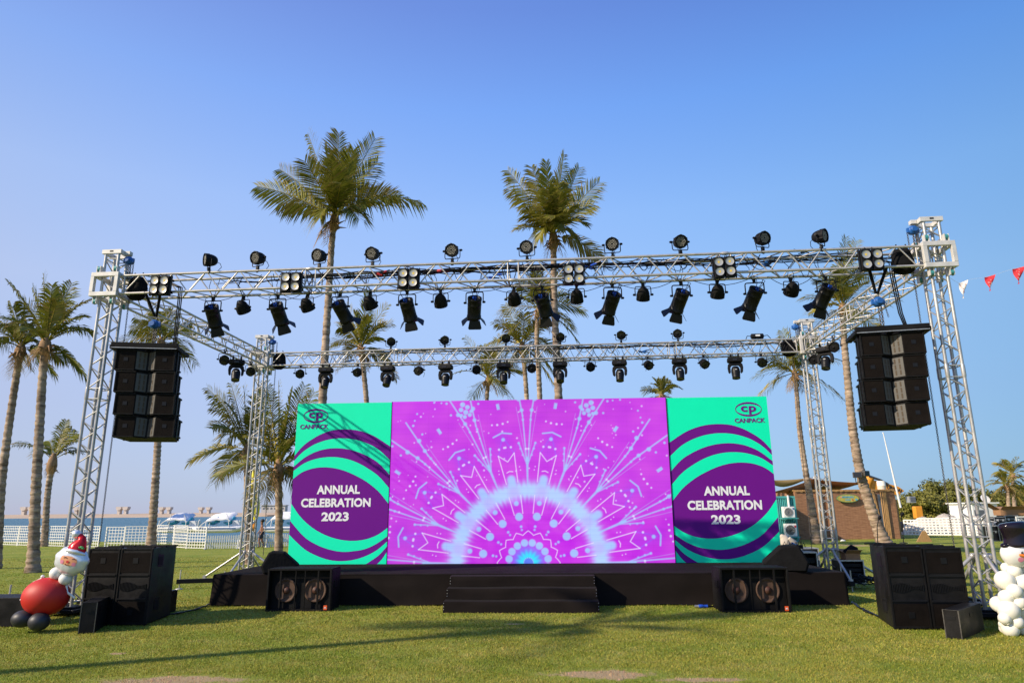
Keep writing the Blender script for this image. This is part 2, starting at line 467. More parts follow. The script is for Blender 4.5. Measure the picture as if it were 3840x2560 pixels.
cr = N.new('ShaderNodeMix'); cr.data_type = 'RGBA'; cr.inputs['A'].default_value = (0.028, 0.115, 0.16, 1); cr.inputs['B'].default_value = (0.055, 0.17, 0.205, 1)
L.new(n2.outputs['Fac'], cr.inputs['Factor']); L.new(cr.outputs['Result'], B.inputs['Base Color'])
M['sea'] = wm
b = MB(); b.quad((-9000, 45, -0.85), (9000, 45, -0.85), (9000, 11000, -0.85), (-9000, 11000, -0.85))
tag(b.build('sea', 'sea'), kind='structure')

M['sand'] = pmat('pale_sand', (0.52, 0.40, 0.28), 0.95, 0, 0.12, 0.03, spec=0.1)
def build_sandbar():
    rng = random.Random(3); vs, fs = [], []
    pts = [(-1100 + i * 30) for i in range(46)]
    for i, x in enumerate(pts):
        top = 4.2 + rng.uniform(-.5, .5)
        for (y, z) in ((900, -2), (915, 0.4), (950, top * .8), (990, top), (1180, top), (1260, -2)):
            vs.append((x, y + rng.uniform(-8, 8), z))
    for i in range(len(pts) - 1):
        for j in range(5):
            fs.append((i * 6 + j, (i + 1) * 6 + j, (i + 1) * 6 + j + 1, i * 6 + j + 1))
    b = MB(); b.add(vs, fs, 0, True); tag(b.build('sandbar', 'sand'), kind='structure')
build_sandbar()
M['pier_concrete'] = pmat('pale_concrete', (0.62, 0.54, 0.46), 0.9, 0, 0.1, 0.3)
def bridge_pier(u, hpx, first):
    Y = 960; p = at(u, 1180, Y); base = 3.2
    h = at(u, 1180 - hpx, Y).z - at(u, 1180, Y).z
    t = thing('bridge_pier', '', 'bridge pier', (p.x, Y, base), 0, 'bridge piers on the sandbar')
    w = h * 0.55
    b = MB(); b.prism([(-w * .32, -3), (w * .32, -3), (w * .32, 3), (-w * .32, 3)], 0, h * .55); b.build('shaft', 'pier_concrete', t)
    b = MB()
    for z0, z1, a0, a1 in ((h * .55, h * .74, .32, .62), (h * .74, h, .62, .62)):
        vs = [(sx * w * aa, sy * 4, zz) for zz, aa in ((z0 + .01, a0), (z1, a1)) for sx, sy in ((-1, -1), (1, -1), (1, 1), (-1, 1))]
        b.add(vs, [(3, 2, 1, 0), (4, 5, 6, 7), (0, 1, 5, 4), (1, 2, 6, 5), (2, 3, 7, 6), (3, 0, 4, 7)])
    b.build('pier_head', 'pier_concrete', t)
    return t
_pn = ['beside the thick left palm trunk', 'behind the thick left palm trunk', 'behind the front left tower', 'right of the front left tower legs',
       'left of the pair below the left speaker stack', 'right of the pair below the left speaker stack', 'left one of the pair near the slim palm trunk',
       'right one of the pair near the slim palm trunk', 'left of the pair above the second pedal boat', 'right of the pair above the second pedal boat']
for i, (u, hp) in enumerate(((55, 19), (72, 19), (176, 18), (182 + 5, 18), (274, 17.5), (289, 17.5), (371, 16), (388, 16), (461, 15), (479, 15))):
    t = bridge_pier(u, hp, i == 0); t['label'] = 'concrete bridge pier on the sandbar, ' + _pn[i]
def build_beach_house():
    a = at(541, 1184, 800)
    t = thing('beach_building', 'long low cream building on the far sandbar left of the rear left tower', 'building', (a.x + 8, 905, 3.6))
    b = MB(); b.box((0, 0, 4.4), (30, 10, 8.8)); b.build('wall', 'pier_concrete', t)
    b = MB(); b.box((0, 0, 9.2), (32, 12, .7)); b.build('roof', 'pier_concrete', t)
    M['dark_window'] = pmat('dark_window', (0.12, 0.13, 0.15), 0.3)
    for k in range(6):
        b = MB(); b.box((-12 + k * 4.8, -5.05, 5.2), (2.4, .12, 2.0)); b.build('window', 'dark_window', t)
build_beach_house()

# ------------------------------------------------------------------ stage, steps, backdrop
STAGE_YAW = R(-2.9)
stage = thing('stage', 'low wide stage platform skirted in black cloth in front of the backdrop', 'stage', (0.16, 13.83, 0), STAGE_YAW)
def build_stage():
    rng = random.Random(8)
    b = MB(); b.box((0, 1.95, 0.562), (12.0, 3.9, 0.03)); b.build('deck_top', 'deck', stage, bevel=0.012)
    path = []
    for i in range(20): path.append((-6.0 - .0, 3.9 - i * 0.195, -1, 0))
    nx = 240
    for i in range(nx + 1): path.append((-6 + 12 * i / nx, 0, 0, -1))
    for i in range(1, 21): path.append((6, i * 0.195, 1, 0))
    rows = 12; vs = []
    for j in range(rows + 1):
        t = j / rows                                  # 0 top, 1 bottom
        for (x, y, nxx, ny) in path:
            s = x + y * 1.7
            w = (math.sin(s * 1.9) * .010 + math.sin(s * 5.3 + 1.1) * .006 * t + math.sin(s * 2.3 + t * 5) * .012 * t + math.sin(s * 13 + 3 * t) * .003 * t + math.sin(s * .9 - 6 * t) * .008)
            o = .006 + .05 * t ** 2 + w * min(1, 3 * t)
            z = .552 * (1 - t)
            vs.append((x + nxx * o, y + ny * o, max(z, .004 + .012 * (1 + math.sin(s * 3.1)))))
    m = len(path); fs = []
    for j in range(rows):
        for i in range(m - 1):
            fs.append((j * m + i, (j + 1) * m + i, (j + 1) * m + i + 1, j * m + i + 1))
    b = MB(); b.add(vs, fs, 0, True); b.build('skirt', 'cloth', stage)
build_stage()
M['stud'] = pmat('steel_stud', (0.6, 0.6, 0.6), 0.3, 0.8)
def build_steps():
    t = thing('stage_steps', 'three black cloth covered steps at the middle of the stage front', 'steps', (0.16, 13.83, 0), STAGE_YAW)
    for k, (y0, z) in enumerate(((-0.99, .19), (-.67, .375), (-.35, .556))):
        e = 0.012 * (2 - k)
        x0, x1 = -1.335 - e, 1.345 + e
        zl = (0.003, .19, .375)[k]
        vs, fs = [], []
        n = 60
        prof = [(-0.020, zl + .002), (-0.004, (zl + z) / 2), (0.0, z - .02), (.008, z - .004), (.02, z), (.10, z - .003), (.30, z - .002)] if k < 2 else [(-0.012, zl + .002), (-0.002, (zl + z) / 2), (0, z - .02), (.008, z - .004), (.02, z), (.10, z), (.335, z)]
        if k == 0: prof[-1] = (.335, z)
        if k == 1: prof[-1] = (.335, z)
        for (dy, zz) in prof:
            for i in range(n + 1):
                x = x0 + (x1 - x0) * i / n
                w = .006 * math.sin(x * 4.1 + k) + .004 * math.sin(x * 11 + 2 * k)
                vs.append((x, y0 + dy + (w if dy <= 0 else 0), zz + (.003 * math.sin(x * 3 + k) if dy > 0 and zz > z - .01 and k < 2 else 0)))
        for j in range(len(prof) - 1):
            for i in range(n):
                fs.append((j * (n + 1) + i, j * (n + 1) + i + 1, (j + 1) * (n + 1) + i + 1, (j + 1) * (n + 1) + i))
        b = MB(); b.add(vs, fs, 0, True)
        for sx, xx in ((-1, x0), (1, x1)):                # side panels down to the ground
            b.box((xx - sx * .004, y0 + .17 if k < 2 else y0 + .175, z / 2 - .004), (.008, .33, z - .02), 0)
        for xx in (x0 + .012, x1 - .012):
            for q in (.3, .55, .85):
                b.ball((xx, y0 - .012, zl + (z - zl) * q), .006, 6, 4, 1)
        b.build('step', ['cloth', 'stud'], t)
build_steps()

SCR = Matrix.Translation((0.35, 16.44, 0)) @ Matrix.Rotation(R(-2.9), 4, 'Z')
M['banner_green'] = pmat('printed_green', (0.0, 0.93, 0.50), 0.5, 0, 0.02, 2, spec=0.3)
M['banner_purple'] = pmat('printed_purple', (0.155, 0.007, 0.25), 0.55, 0, 0.02, 2, spec=0.15)
M['banner_white'] = pmat('printed_white', (0.85, 0.85, 0.85), 0.5)
M['banner_edge'] = pmat('dark_print_edge', (0.06, 0.006, 0.10), 0.5)
CURVES = dict(
 U1=[(0, .717), (.187, .788), (.33, .819), (.483, .83), (.657, .818), (.804, .777), (.935, .715), (1, .665)],
 U2=[(0, .632), (.12, .697), (.276, .746), (.418, .768), (.559, .772), (.708, .756), (.832, .724), (.942, .673), (1, .633)],
 U3=[(0, .541), (.111, .61), (.232, .656), (.387, .694), (.529, .709), (.645, .708), (.781, .688), (.893, .652), (1, .597)],
 U4=[(0, .458), (.104, .527), (.225, .58), (.381, .628), (.522, .65), (.639, .654), (.776, .643), (.9, .614), (1, .57)],
 U5=[(0, .362), (.095, .43), (.216, .49), (.372, .543), (.514, .576), (.631, .589), (.724, .59), (.837, .578), (.927, .554), (1, .519)],
 L5=[(0, .215), (.083, .179), (.183, .153), (.319, .139), (.467, .145), (.641, .177), (.795, .231), (.918, .3), (1, .366)],
 L6=[(0, .165), (.1, .123), (.211, .092), (.346, .077), (.437, .074), (.574, .087), (.714, .117), (.844, .164), (.942, .223), (1, .262)],
 L7=[(0, .133), (.097, .084), (.207, .049), (.341, .025), (.442, .019), (.567, .025), (.706, .051), (.835, .091), (.931, .139), (1, .178)],
 L8=[(0, .105), (.071, .057), (.148, .023), (.213, -.002), (.5, -.1), (1, -.2)],
 L9=[(0, .070), (.046, .029), (.094, -.001), (.5, -.2), (1, -.4)],
 LA=[(0, -.4), (.5, -.18), (.83, -.005), (.92, .032), (1, .07)])
def curve_at(pts, x):                                 # smooth interpolation through the points
    xs = [p[0] for p in pts]; ys = [p[1] for p in pts]
    n = len(xs)
    d = [(ys[i + 1] - ys[i]) / (xs[i + 1] - xs[i]) for i in range(n - 1)]
    tg = [d[0]] + [(d[i - 1] * (xs[i + 1] - xs[i]) + d[i] * (xs[i] - xs[i - 1])) / (xs[i + 1] - xs[i - 1]) for i in range(1, n - 1)] + [d[-1]]
    i = max(0, min(n - 2, next((k for k in range(n - 1) if x <= xs[k + 1]), n - 2)))
    hh = xs[i + 1] - xs[i]; t = (x - xs[i]) / hh
    return ((2 * t ** 3 - 3 * t ** 2 + 1) * ys[i] + (t ** 3 - 2 * t ** 2 + t) * hh * tg[i] + (-2 * t ** 3 + 3 * t ** 2) * ys[i + 1] + (t ** 3 - t ** 2) * hh * tg[i + 1])
Z0, Z1 = 0.575, 4.30
def banner(x0, x1, mirror, label, txt, logo):
    w, h = x1 - x0, Z1 - Z0
    t = thing('printed_banner', label, 'banner', SCR @ Vector(((x0 + x1) / 2, 0, Z0)), R(-2.9), 'printed banners beside the screen')
    b = MB(); b.box((0, .09, h / 2), (w - .006, .17, h)); b.build('panel_frame', 'black_matt', t)
    b = MB()
    n = 90; order = ['U1', 'U2', 'U3', 'U4', 'U5', 'L5', 'L6', 'L7', 'L8', 'L9', 'LA']
    for i in range(n):
        cols = []
        for k in (i, i + 1):
            x = k / n; xx = 1 - x if mirror else x
            c = [1.0] + [min(1, max(0, curve_at(CURVES[o], xx))) for o in order[:-1]]
            c += [max(0, min(c[-1], curve_at(CURVES['LA'], xx))), 0.0]
            cols.append((-w / 2 + w * x, [h * q for q in c]))
        (xa, ca), (xb, cb) = cols
        for q in range(len(ca) - 1):
            if ca[q] - ca[q + 1] < 1e-6 and cb[q] - cb[q + 1] < 1e-6: continue
            b.quad((xa, 0, ca[q + 1]), (xb, 0, cb[q + 1]), (xb, 0, cb[q]), (xa, 0, ca[q]), q % 2)
    b.build('print', ['banner_green', 'banner_purple'], t, loc=(0, -.002, 0))
    for (body, c, ww, hh) in txt:
        text_mesh('lettering', body, 'banner_white', t, (c[0] - .5) * w, c[1] * h, ww * w, hh * h, -.006, bold=.04, ex=.001, spacing=1.03)
    (lc, cc) = logo
    lx, lz = (lc[0] - .5) * w, lc[1] * h
    A, Bv = .131 * w, .046 * h
    b = MB(); n = 64; vs = []
    for k in range(n):
        a = 2 * math.pi * k / n
        vs.append((lx + A * math.cos(a), -.006, lz + Bv * math.sin(a)))
    for k in range(n):
        a = 2 * math.pi * k / n
        vs.append((lx + A * .955 * math.cos(a), -.006, lz + Bv * .74 * math.sin(a)))
    b.add(vs, [(k, (k + 1) % n, n + (k + 1) % n, n + k) for k in range(n)])
    b.build('logo_ring', 'banner_purple', t)
    text_mesh('logo_letters', 'cp', 'banner_purple', t, lx, lz - .005 * h, .150 * w, .052 * h, -.006, bold=.03, spacing=1.12)
    text_mesh('logo_name', 'CANPACK', 'banner_purple', t, (cc[0] - .5) * w, cc[1] * h, .30 * w, .029 * h, -.006, bold=.025)
    return t
banner(-5.575, -3.270, True, 'green and purple printed panel with its logo at the upper left, left of the screen',
       [('ANNUAL', (.48, .45), .446, .055), ('CELEBRATION', (.46, .37), .717, .055), ('2023', (.46, .285), .28, .055)], ((.20, .92), (.19, .85)))
banner(3.295, 5.63, False, 'green and purple printed panel with its logo at the upper right, right of the screen',
       [('ANNUAL', (.53, .42), .442, .056), ('CELEBRATION', (.5, .335), .715, .057), ('2023', (.5, .25), .279, .055)], ((.81, .92), (.815, .85)))

# LED wall: the picture it shows is computed point by point into a colour attribute and given off as light
def led_picture(X, Y):
    r = np.hypot(X, Y) + 1e-6
    th = np.degrees(np.arctan2(X, Y))
    sec = 22.5
    k = np.round(th / sec)
    tf = np.abs(th - k * sec)
    a, bq = r * np.sin(np.radians(tf)), r * np.cos(np.radians(tf))
    tm = sec / 2 - tf
    p, q = r * np.sin(np.radians(tm)), r * np.cos(np.radians(tm))
    def seg(x, y, x0, y0, x1, y1):
        dx, dy = x1 - x0, y1 - y0
        t = np.clip(((x - x0) * dx + (y - y0) * dy) / (dx * dx + dy * dy), 0, 1)
        return np.hypot(x - x0 - t * dx, y - y0 - t * dy)
    def ss(e0, e1, x):
        t = np.clip((x - e0) / (e1 - e0), 0, 1); return t * t * (3 - 2 * t)
    def fillm(d, w, soft): return (1 - ss(w - soft - 2.5, w + soft + 2.5, d)) * .88
    n1 = np.sin(X * .011 + 1.3 * np.sin(Y * .008)) * np.sin(Y * .013 + 1.1 * np.sin(X * .006 + 2))
    n2 = np.sin(X * .023 + Y * .017) * np.sin(Y * .027 - X * .011 + 1)
    C = np.zeros(X.shape + (3,))
    base = np.array([.56, .030, .74]); deep = np.array([.44, .004, .72]); lite = np.array([.62, .065, .74])
    f = np.clip(.5 + .35 * n1 + .2 * n2, 0, 1)[..., None]
    C[:] = deep * (1 - f) + lite * f
    C = C * .5 + base * .5
    def mixc(m, col):
        nonlocal C
        C = C * (1 - m[..., None]) + np.array(col) * m[..., None]
    pale = (.33, .54, .92); blue = (.26, .10, .92); whitec = (.82, .74, .98)
    mixc(.35 * fillm(np.abs(p) - (r - 230) * .13, 0, 6) * (r > 250) * (r < 405), (.36, .01, .78))
    mixc(.30 * ((r > 405) & (r < 520)) * ss(405, 520, r), (.42, .01, .75))
    mixc(.22 * fillm(seg(p, q, 0, 1085, 0, 930), 60, 40), (.24, .05, .85))
    for (x0, y0, x1, y1, w, col, op) in ((0, 1090, 70, 920, 4, blue, .75), (70, 927, 118, 1005, 3, blue, .5), (118, 1005, 135, 905, 3, blue, .5),):
        mixc(op * fillm(seg(p, q, x0, y0, x1, y1), w, 4), col)
    # double rays with side forks
    mixc(fillm(seg(a, bq, 0, 640, 0, 880), 5 + 5 * np.clip((bq - 640) / 240, 0, 1), 5), pale)
    mixc(fillm(seg(a, bq, 6, 850, 36, 1250), 4.5, 4), pale)
    mixc(fillm(seg(a, bq, 36, 1250, 100, 1600), 5.5, 4), pale)
    mixc(.55 * fillm(seg(a, bq, 14, 880, 92, 1330), 1.5, 2), pale)
    mixc(.9 * fillm(seg(a, bq, 6, 830, 72, 1010), 4.5, 4), pale)
    for (x, y, rad) in ((72, 1010, 9), (58, 960, 7), (40, 905, 6), (44, 1300, 16), (34, 1215, 9), (70, 1400, 18)):
        mixc(fillm(np.hypot(a - x, bq - y), rad, 5), pale)
    fl = ((k % 2) != 0)
    for (x, y, rad) in ((0, 1395, 22), (30, 1432, 20), (0, 1470, 22), (24, 1360, 17), (46, 1385, 14)):
        mixc(fl * fillm(np.hypot(a - x, bq - y), rad, 4), pale)
    # chevrons, M shapes, small arcs
    mixc(fillm(seg(p, q, 0, 1121, 80, 1097), 6, 3), pale)
    mixc(fillm(np.hypot(p, q - 1060), 15, 5), pale)
    for (x0, y0, x1, y1) in ((0, 862, 70, 928), (70, 928, 50, 675)):
        mixc(fillm(seg(p, q, x0, y0, x1, y1), 3.0, 2), whitec)
    mixc(fillm(seg(p, q, 0, 779, 26, 771), 3, 2), whitec)
    # glowing ring with bulbs
    jag = 10 * np.abs(np.sin(np.radians(th) * 40)) + 7 * np.sin(np.radians(th) * 97)
    d = np.abs(r - 600) - jag
    mixc(np.clip(np.exp(-(np.maximum(d - 18, 0) / 46) ** 2), 0, 1) * .92, (.40, .63, 1.0))
    mixc(fillm(seg(p, q, 0, 706, 0, 600), 34, 14), (.35, .58, 1.0))
    mixc(.5 * fillm(seg(p, q, 0, 600, 0, 545), 48, 30), (.55, .30, .97))
    # inner motif
    inn = (r > 405) & (r < 566)
    mixc(inn * fillm(np.abs(p - .09 * r), 2.6, 2), whitec)
    for (y, rad) in ((500, 20), (386, 33), (302, 10), (274, 8)):
        mixc(fillm(np.hypot(p, q - y), rad, 4), pale)
    zr = 228 + (262 - 228) * np.abs(tm) / (sec / 2)
    mixc(fillm(np.abs(r - zr), 3, 2), whitec)
    mixc((1 - ss(60, 195, r)) * .95, (.10, .20, 1.0))
    mixc(fillm(np.hypot(p, q - 165), 30, 4), pale)
    mixc((1 - ss(50, 118, r + 9 * np.cos(np.radians(th) * 16))) * .95, (.03, .72, 1.0))
    mixc(fillm(r, 42, 4), (.10, .10, .80))
    mixc(fillm(np.hypot(p, q - 40), 4, 2), pale)
    # confetti dots and squares, mirrored by the folding
    rng = np.random.default_rng(11)
    for i in range(6):
        x, y, rad = rng.uniform(0, 190), rng.uniform(900, 1500), rng.choice([5, 7, 9, 10])
        mixc(.95 * fillm(np.hypot(p - x, q - y), rad, 3), (.72, .70, 1.0))
    for i in range(2):
        x, y, rad = rng.uniform(20, 110), rng.uniform(640, 880), rng.choice([3, 4, 5])
        mixc(.9 * fillm(np.hypot(p - x, q - y), rad, 2), whitec)
    mixc((k % 2 == 0) * fillm(np.maximum(np.abs(p), np.abs(q - 1357)), 26, 5), pale)
    for i in range(110):
        x, y, rad = rng.uniform(-1190, 1210), rng.uniform(300, 1390), rng.choice([3, 4, 6, 8])
        if math.hypot(x, y) > 760: mixc(.75 * fillm(np.hypot(X - x, Y - y), rad, 3), (.74, .66, 1.0))
    for (x, y, rad) in ((150, 1420, 9), (175, 1530, 10), (140, 1560, 7), (90, 1600, 8)):
        mixc(fillm(np.hypot(p - x, q - y), rad, 3), pale)
    rows = 1 - .055 * (np.mod(Y, 44) < 8) - .03 * (np.mod(Y + 13, 44) < 6)
    mod = 1 + .035 * np.sin(np.floor(X / 172) * 12.9 + 1) * np.sin(np.floor(Y / 172) * 7.3 + 2) - .05 * (np.mod(X, 172) < 4.5) + .05 * np.sin(X * .0021 + 1) * np.sin(Y * .003 + .5)
    return np.clip(C * (rows * mod)[..., None], 0, 1)
def build_led():
    x0, x1 = -3.262, 3.288
    w, h = x1 - x0, Z1 + .012 - Z0
    t = thing('led_screen', 'large LED screen glowing with a magenta and pale blue mandala behind the stage', 'screen', SCR @ Vector(((x0 + x1) / 2, 0, Z0)), R(-2.9))
    b = MB(); b.box((0, .08, h / 2), (w, .15, h)); b.build('cabinet', 'black_matt', t)
    nx, ny = 640, 368
    gx, gy = np.meshgrid(np.linspace(0, 1, nx + 1), np.linspace(0, 1, ny + 1))
    X = -1190 + 2400 * gx; Y = -6 + 1400 * gy
    Cc = led_picture(X, Y)
    me = bpy.data.meshes.new('display')
    co = np.stack([(gx - .5) * w, np.full_like(gx, -.006), gy * h], -1).reshape(-1, 3)
    i, j = np.meshgrid(np.arange(nx), np.arange(ny))
    a = (j * (nx + 1) + i).ravel()
    q = np.stack([a, a + 1, a + nx + 2, a + nx + 1], 1).astype(np.int32)
    me.vertices.add(len(co)); me.vertices.foreach_set('co', co.ravel())
    me.loops.add(q.size); me.loops.foreach_set('vertex_index', q.ravel())
    me.polygons.add(len(q)); me.polygons.foreach_set('loop_start', np.arange(0, q.size, 4, dtype=np.int32)); me.polygons.foreach_set('loop_total', np.full(len(q), 4, dtype=np.int32))
    me.update()
    at_ = me.attributes.new('picture', 'FLOAT_COLOR', 'POINT')
    c4 = np.ones((len(co), 4)); c4[:, :3] = Cc.reshape(-1, 3)
    at_.data.foreach_set('color', c4.ravel())
    m, N, L, B = newmat('led_light')
    an = N.new('ShaderNodeAttribute'); an.attribute_name = 'picture'
    L.new(an.outputs['Color'], B.inputs['Emission Color'])
    B.inputs['Emission Strength'].default_value = 0.90
    B.inputs['Base Color'].default_value = (.03, .024, .03, 1); B.inputs['Roughness'].default_value = .7; B.inputs['Specular IOR Level'].default_value = .2
    me.materials.append(m)
    o = bpy.data.objects.new('display', me); COL.objects.link(o); o.parent = t
    for s in (-1, 1):
        b = MB(); b.box((s * (w / 2 - .006), -.004, h / 2), (.012, .03, h)); b.build('edge_trim', 'black_matt', t)
build_led()
# ------------------------------------------------------------------ truss roof frame: four towers, four beams
TYAW = R(-4.70)
TM = Matrix.Translation((-7.937, 13.122, 0)) @ Matrix.Rotation(TYAW, 4, 'Z')
TW, TD, TZ = 15.618, 6.886, 6.09
def T(x, y, z): return TM @ Vector((x, y, z))
TIN = TM.inverted()
def on_truss(u, v, yt):                                # distance along the beam where a picture point meets the vertical plane y = yt
    d = TIN.to_3x3() @ ray(u, v); o = TIN @ EYEV
    t = (yt - o.y) / d.y
    return o + d * t
def on_side(u, v, xt):
    d = TIN.to_3x3() @ ray(u, v); o = TIN @ EYEV
    t = (xt - o.x) / d.x
    return o + d * t

HALF = .185
def zigzag(L, corners, pitch, r, joints, mi=0):
    """lattice between neighbouring chords along +x, one mesh per section; corners: (y, z) of the four chords in order"""
    segs = [0] + joints + [L]; out = []
    for s0, s1 in zip(segs[:-1], segs[1:]):
        b = MB(); out.append(b); s0, s1 = s0 + .10, s1 - .10
        for k in range(4):
            (ya, za), (yb, zb) = corners[k], corners[(k + 1) % 4]
            n = max(2, round((s1 - s0) / pitch * 2)); st = (s1 - s0) / n
            for i in range(n):
                xa, xb = s0 + i * st, s0 + (i + 1) * st
                f = (i + k) % 2
                pa = (xa + (.02 if i else 0), (ya, yb)[f], (za, zb)[f]); pb = (xb - .02, (yb, ya)[f], (zb, za)[f])
                b.tube([pa, pb], r, 6, mi, False)
            for xx in (s0, s1):
                b.tube([(xx, ya, za), (xx, yb, zb)], r, 6, mi, False)
    return out
def beam(label, p0, yaw, L, joints, pitch=.68):
    t = thing('truss_beam', label, 'truss', p0, yaw, 'aluminium beams of the stage frame')
    cs = [(-HALF, -HALF), (-HALF, HALF), (HALF, HALF), (HALF, -HALF)]
    for (y, z) in cs:
        b = MB(); b.tube([(0, y, z), (L, y, z)], .0245, 10)
        for j in joints + [L * .98 if False else j2 for j2 in []]:
            pass
        for j in joints:
            b.tube([(j - .10, y, z), (j - .06, y, z), (j - .05, y, z), (j + .05, y, z), (j + .06, y, z), (j + .10, y, z)], [.025, .025, .032, .032, .025, .025], 10)
        b.build('chord', 'alu', t)
    for b in zigzag(L, cs, pitch, .0125, joints): b.build('bracing', 'alu', t)
    return t
E_ = .26
beam('front aluminium truss beam carrying blinders and the long barn door spotlights', T(E_, 0, TZ), TYAW, TW - 2 * E_, [3.85, 7.75, 11.65, ])
beam('rear aluminium truss beam above the backdrop', T(E_, TD, TZ), TYAW, TW - 2 * E_, [3.85, 7.75, 11.65])
beam('left side aluminium truss beam running from the front tower to the rear tower', T(0, E_, TZ), TYAW + R(90), TD - 2 * E_, [3.2])
beam('right side aluminium truss beam running from the front tower to the rear tower', T(TW, E_, TZ), TYAW + R(90), TD - 2 * E_, [3.2])

def tower(label, x, y, base_z, hinge, braces, beams_leg, chain_side, top=6.86):
    t = thing('truss_tower', label, 'truss tower', T(x, y, base_z), TYAW, 'aluminium towers of the stage frame')
    a = .133; Ht = top - base_z
    cs = [(-a, -a), (-a, a), (a, a), (a, -a)]
    for (yy, zz) in cs:
        b = MB(); b.tube([(yy, zz, .12), (yy, zz, Ht - .1)], .0285, 10)
        for j in hinge:
            b.tube([(yy, zz, j - .12), (yy, zz, j - .08), (yy, zz, j + .08), (yy, zz, j + .12)], [.029, .036, .036, .029], 10)
        b.build('leg', 'alu_tower', t)
    b = MB()
    X = Matrix(((0, 1, 0, 0), (0, 0, 1, 0), (1, 0, 0, .12), (0, 0, 0, 1)))
    for q in zigzag(Ht - .22, cs, .42, .0115, [h - .12 for h in hinge]):
        b = MB(); b.add(q.v, q.f, 0, True, X); b.build('bracing', 'alu_tower', t)
    # cap: pulley head
    b = MB()
    for s in (-1, 1):
        b.box((0, s * .15, Ht - .06), (.40, .05, .085)); b.box((s * .17, 0, Ht - .06), (.05, .249, .083))
    b.box((chain_side * .25, 0, Ht - .055), (.10, .10, .075))
    b.box((0, -.177, Ht - .055), (.07, .006, .03), 1)
    b.build('pulley_head', ['steel_white', 'black'], t, bevel=.008)
    # sleeve block that slides on the tower
    S = MB(); w, hz = .245, .235; z0 = TZ - base_z
    for s in (-1, 1):
        for (ax, ay) in ((1, 0), (0, 1)):
            for zz in (-1, 1):
                if ax: S.box((0, s * w, z0 + zz * (hz - .035)), (2 * w + .07, .07, .085))
                else: S.box((s * w, 0, z0 + zz * (hz - .035)), (.066, 2 * w - .071, .081))
        for s2 in (-1, 1):
            S.box((s * w, s2 * w, z0), (.075, .074, 2 * hz - .156))
    sl = S.build('sleeve_block', 'steel_white', t, bevel=.006)
    for sx, sy in ((-1, -1), (1, -1), (1, 1), (-1, 1)):
        for sz in (-1, 1):
            b = MB(); cx, cy, cz = sx * .17, sy * .20, z0 + sz * (hz + .075)
            b.box((cx - .035, cy, cz), (.012, .09, .15)); b.box((cx + .035, cy, cz), (.012, .09, .15))
            b.cyl((cx - .026, cy, cz + sz * .025), (cx + .026, cy, cz + sz * .025), .052, n=14, mi=1)
            b.build('guide_roller', ['steel_white', 'teal'], sl)
    # base frame, outrigger arms with jack feet, diagonal braces
    b = MB(); b.box((0, 0, .08), (.62, .62, .06)); b.box((0, 0, .12), (.42, .42, .05)); b.build('base_plate', 'black_matt', t, bevel=.008)
    for (dx, dy) in beams_leg:
        b = MB(); d = Vector((dx, dy, 0)).normalized(); n_ = Vector((-d.y, d.x, 0)); Ln = math.hypot(dx, dy)
        Xm = Matrix.Translation((0, 0, .20)) @ Matrix.Rotation(math.atan2(dy, dx), 4, 'Z')
        b.box((Ln / 2 + .12, 0, 0), (Ln - .24, .10, .11), 0, Xm)
        o = b.build('outrigger', 'black_matt', t, bevel=.006)
        b = MB(); b.cyl((Ln - .08, 0, -.17), (Ln - .08, 0, .30), .016, n=8, X=Xm); b.lathe([(.10, -.198), (.10, -.188), (.03, -.165)], 14, X=Xm @ Matrix.Translation((Ln - .08, 0, 0)))
        b.build('jack_foot', 'alu', o)
    for (dx, dy, zt) in braces:
        b = MB(); p = Vector((dx, dy, .26)); s0 = Vector((math.copysign(a, dx) if abs(dx) > .05 else 0, math.copysign(a, dy) if abs(dy) > .05 else 0, zt))
        b.tube([s0, p], .03, 10); b.ball(s0, .05, 8, 6); b.box(tuple(p), (.08, .08, .08))
        b.build('diagonal_brace', 'alu_tower', t)
    return t
ARMS = [(-1.25, 0), (1.25, 0), (0, -1.25), (0, 1.25)]
BR = [(-1.15, 0, .92), (1.15, 0, .92), (0, -1.15, .92), (0, 1.15, .92)]
tower('front left truss tower beside the white bearded balloon figure', 0, 0, 0, [1.3, 3.95], [(0.02, -.95, .8), (-.95, 0, .8), (.0, .95, .8)], [(-1.25, 0), (0, -1.1), (0, 1.1)], 1)
tower('front right truss tower beside the balloon snowman', TW, 0, 0, [1.35, 4.0], [(0.02, -.85, .95), (.95, 0, .95), (0, .95, .95), (-.95, 0, .95)], [(1.25, 0), (-.9, 0), (0, -.95), (0, 1.1)], -1)
tower('rear left truss tower behind the left end of the stage', 0, TD, -.22, [1.3, 3.95], BR, [(-1.58, -.65)] + ARMS[1:], 1)
tower('rear right truss tower between the hut and the backdrop', TW, TD, -.22, [1.3, 3.95], BR, ARMS, -1)

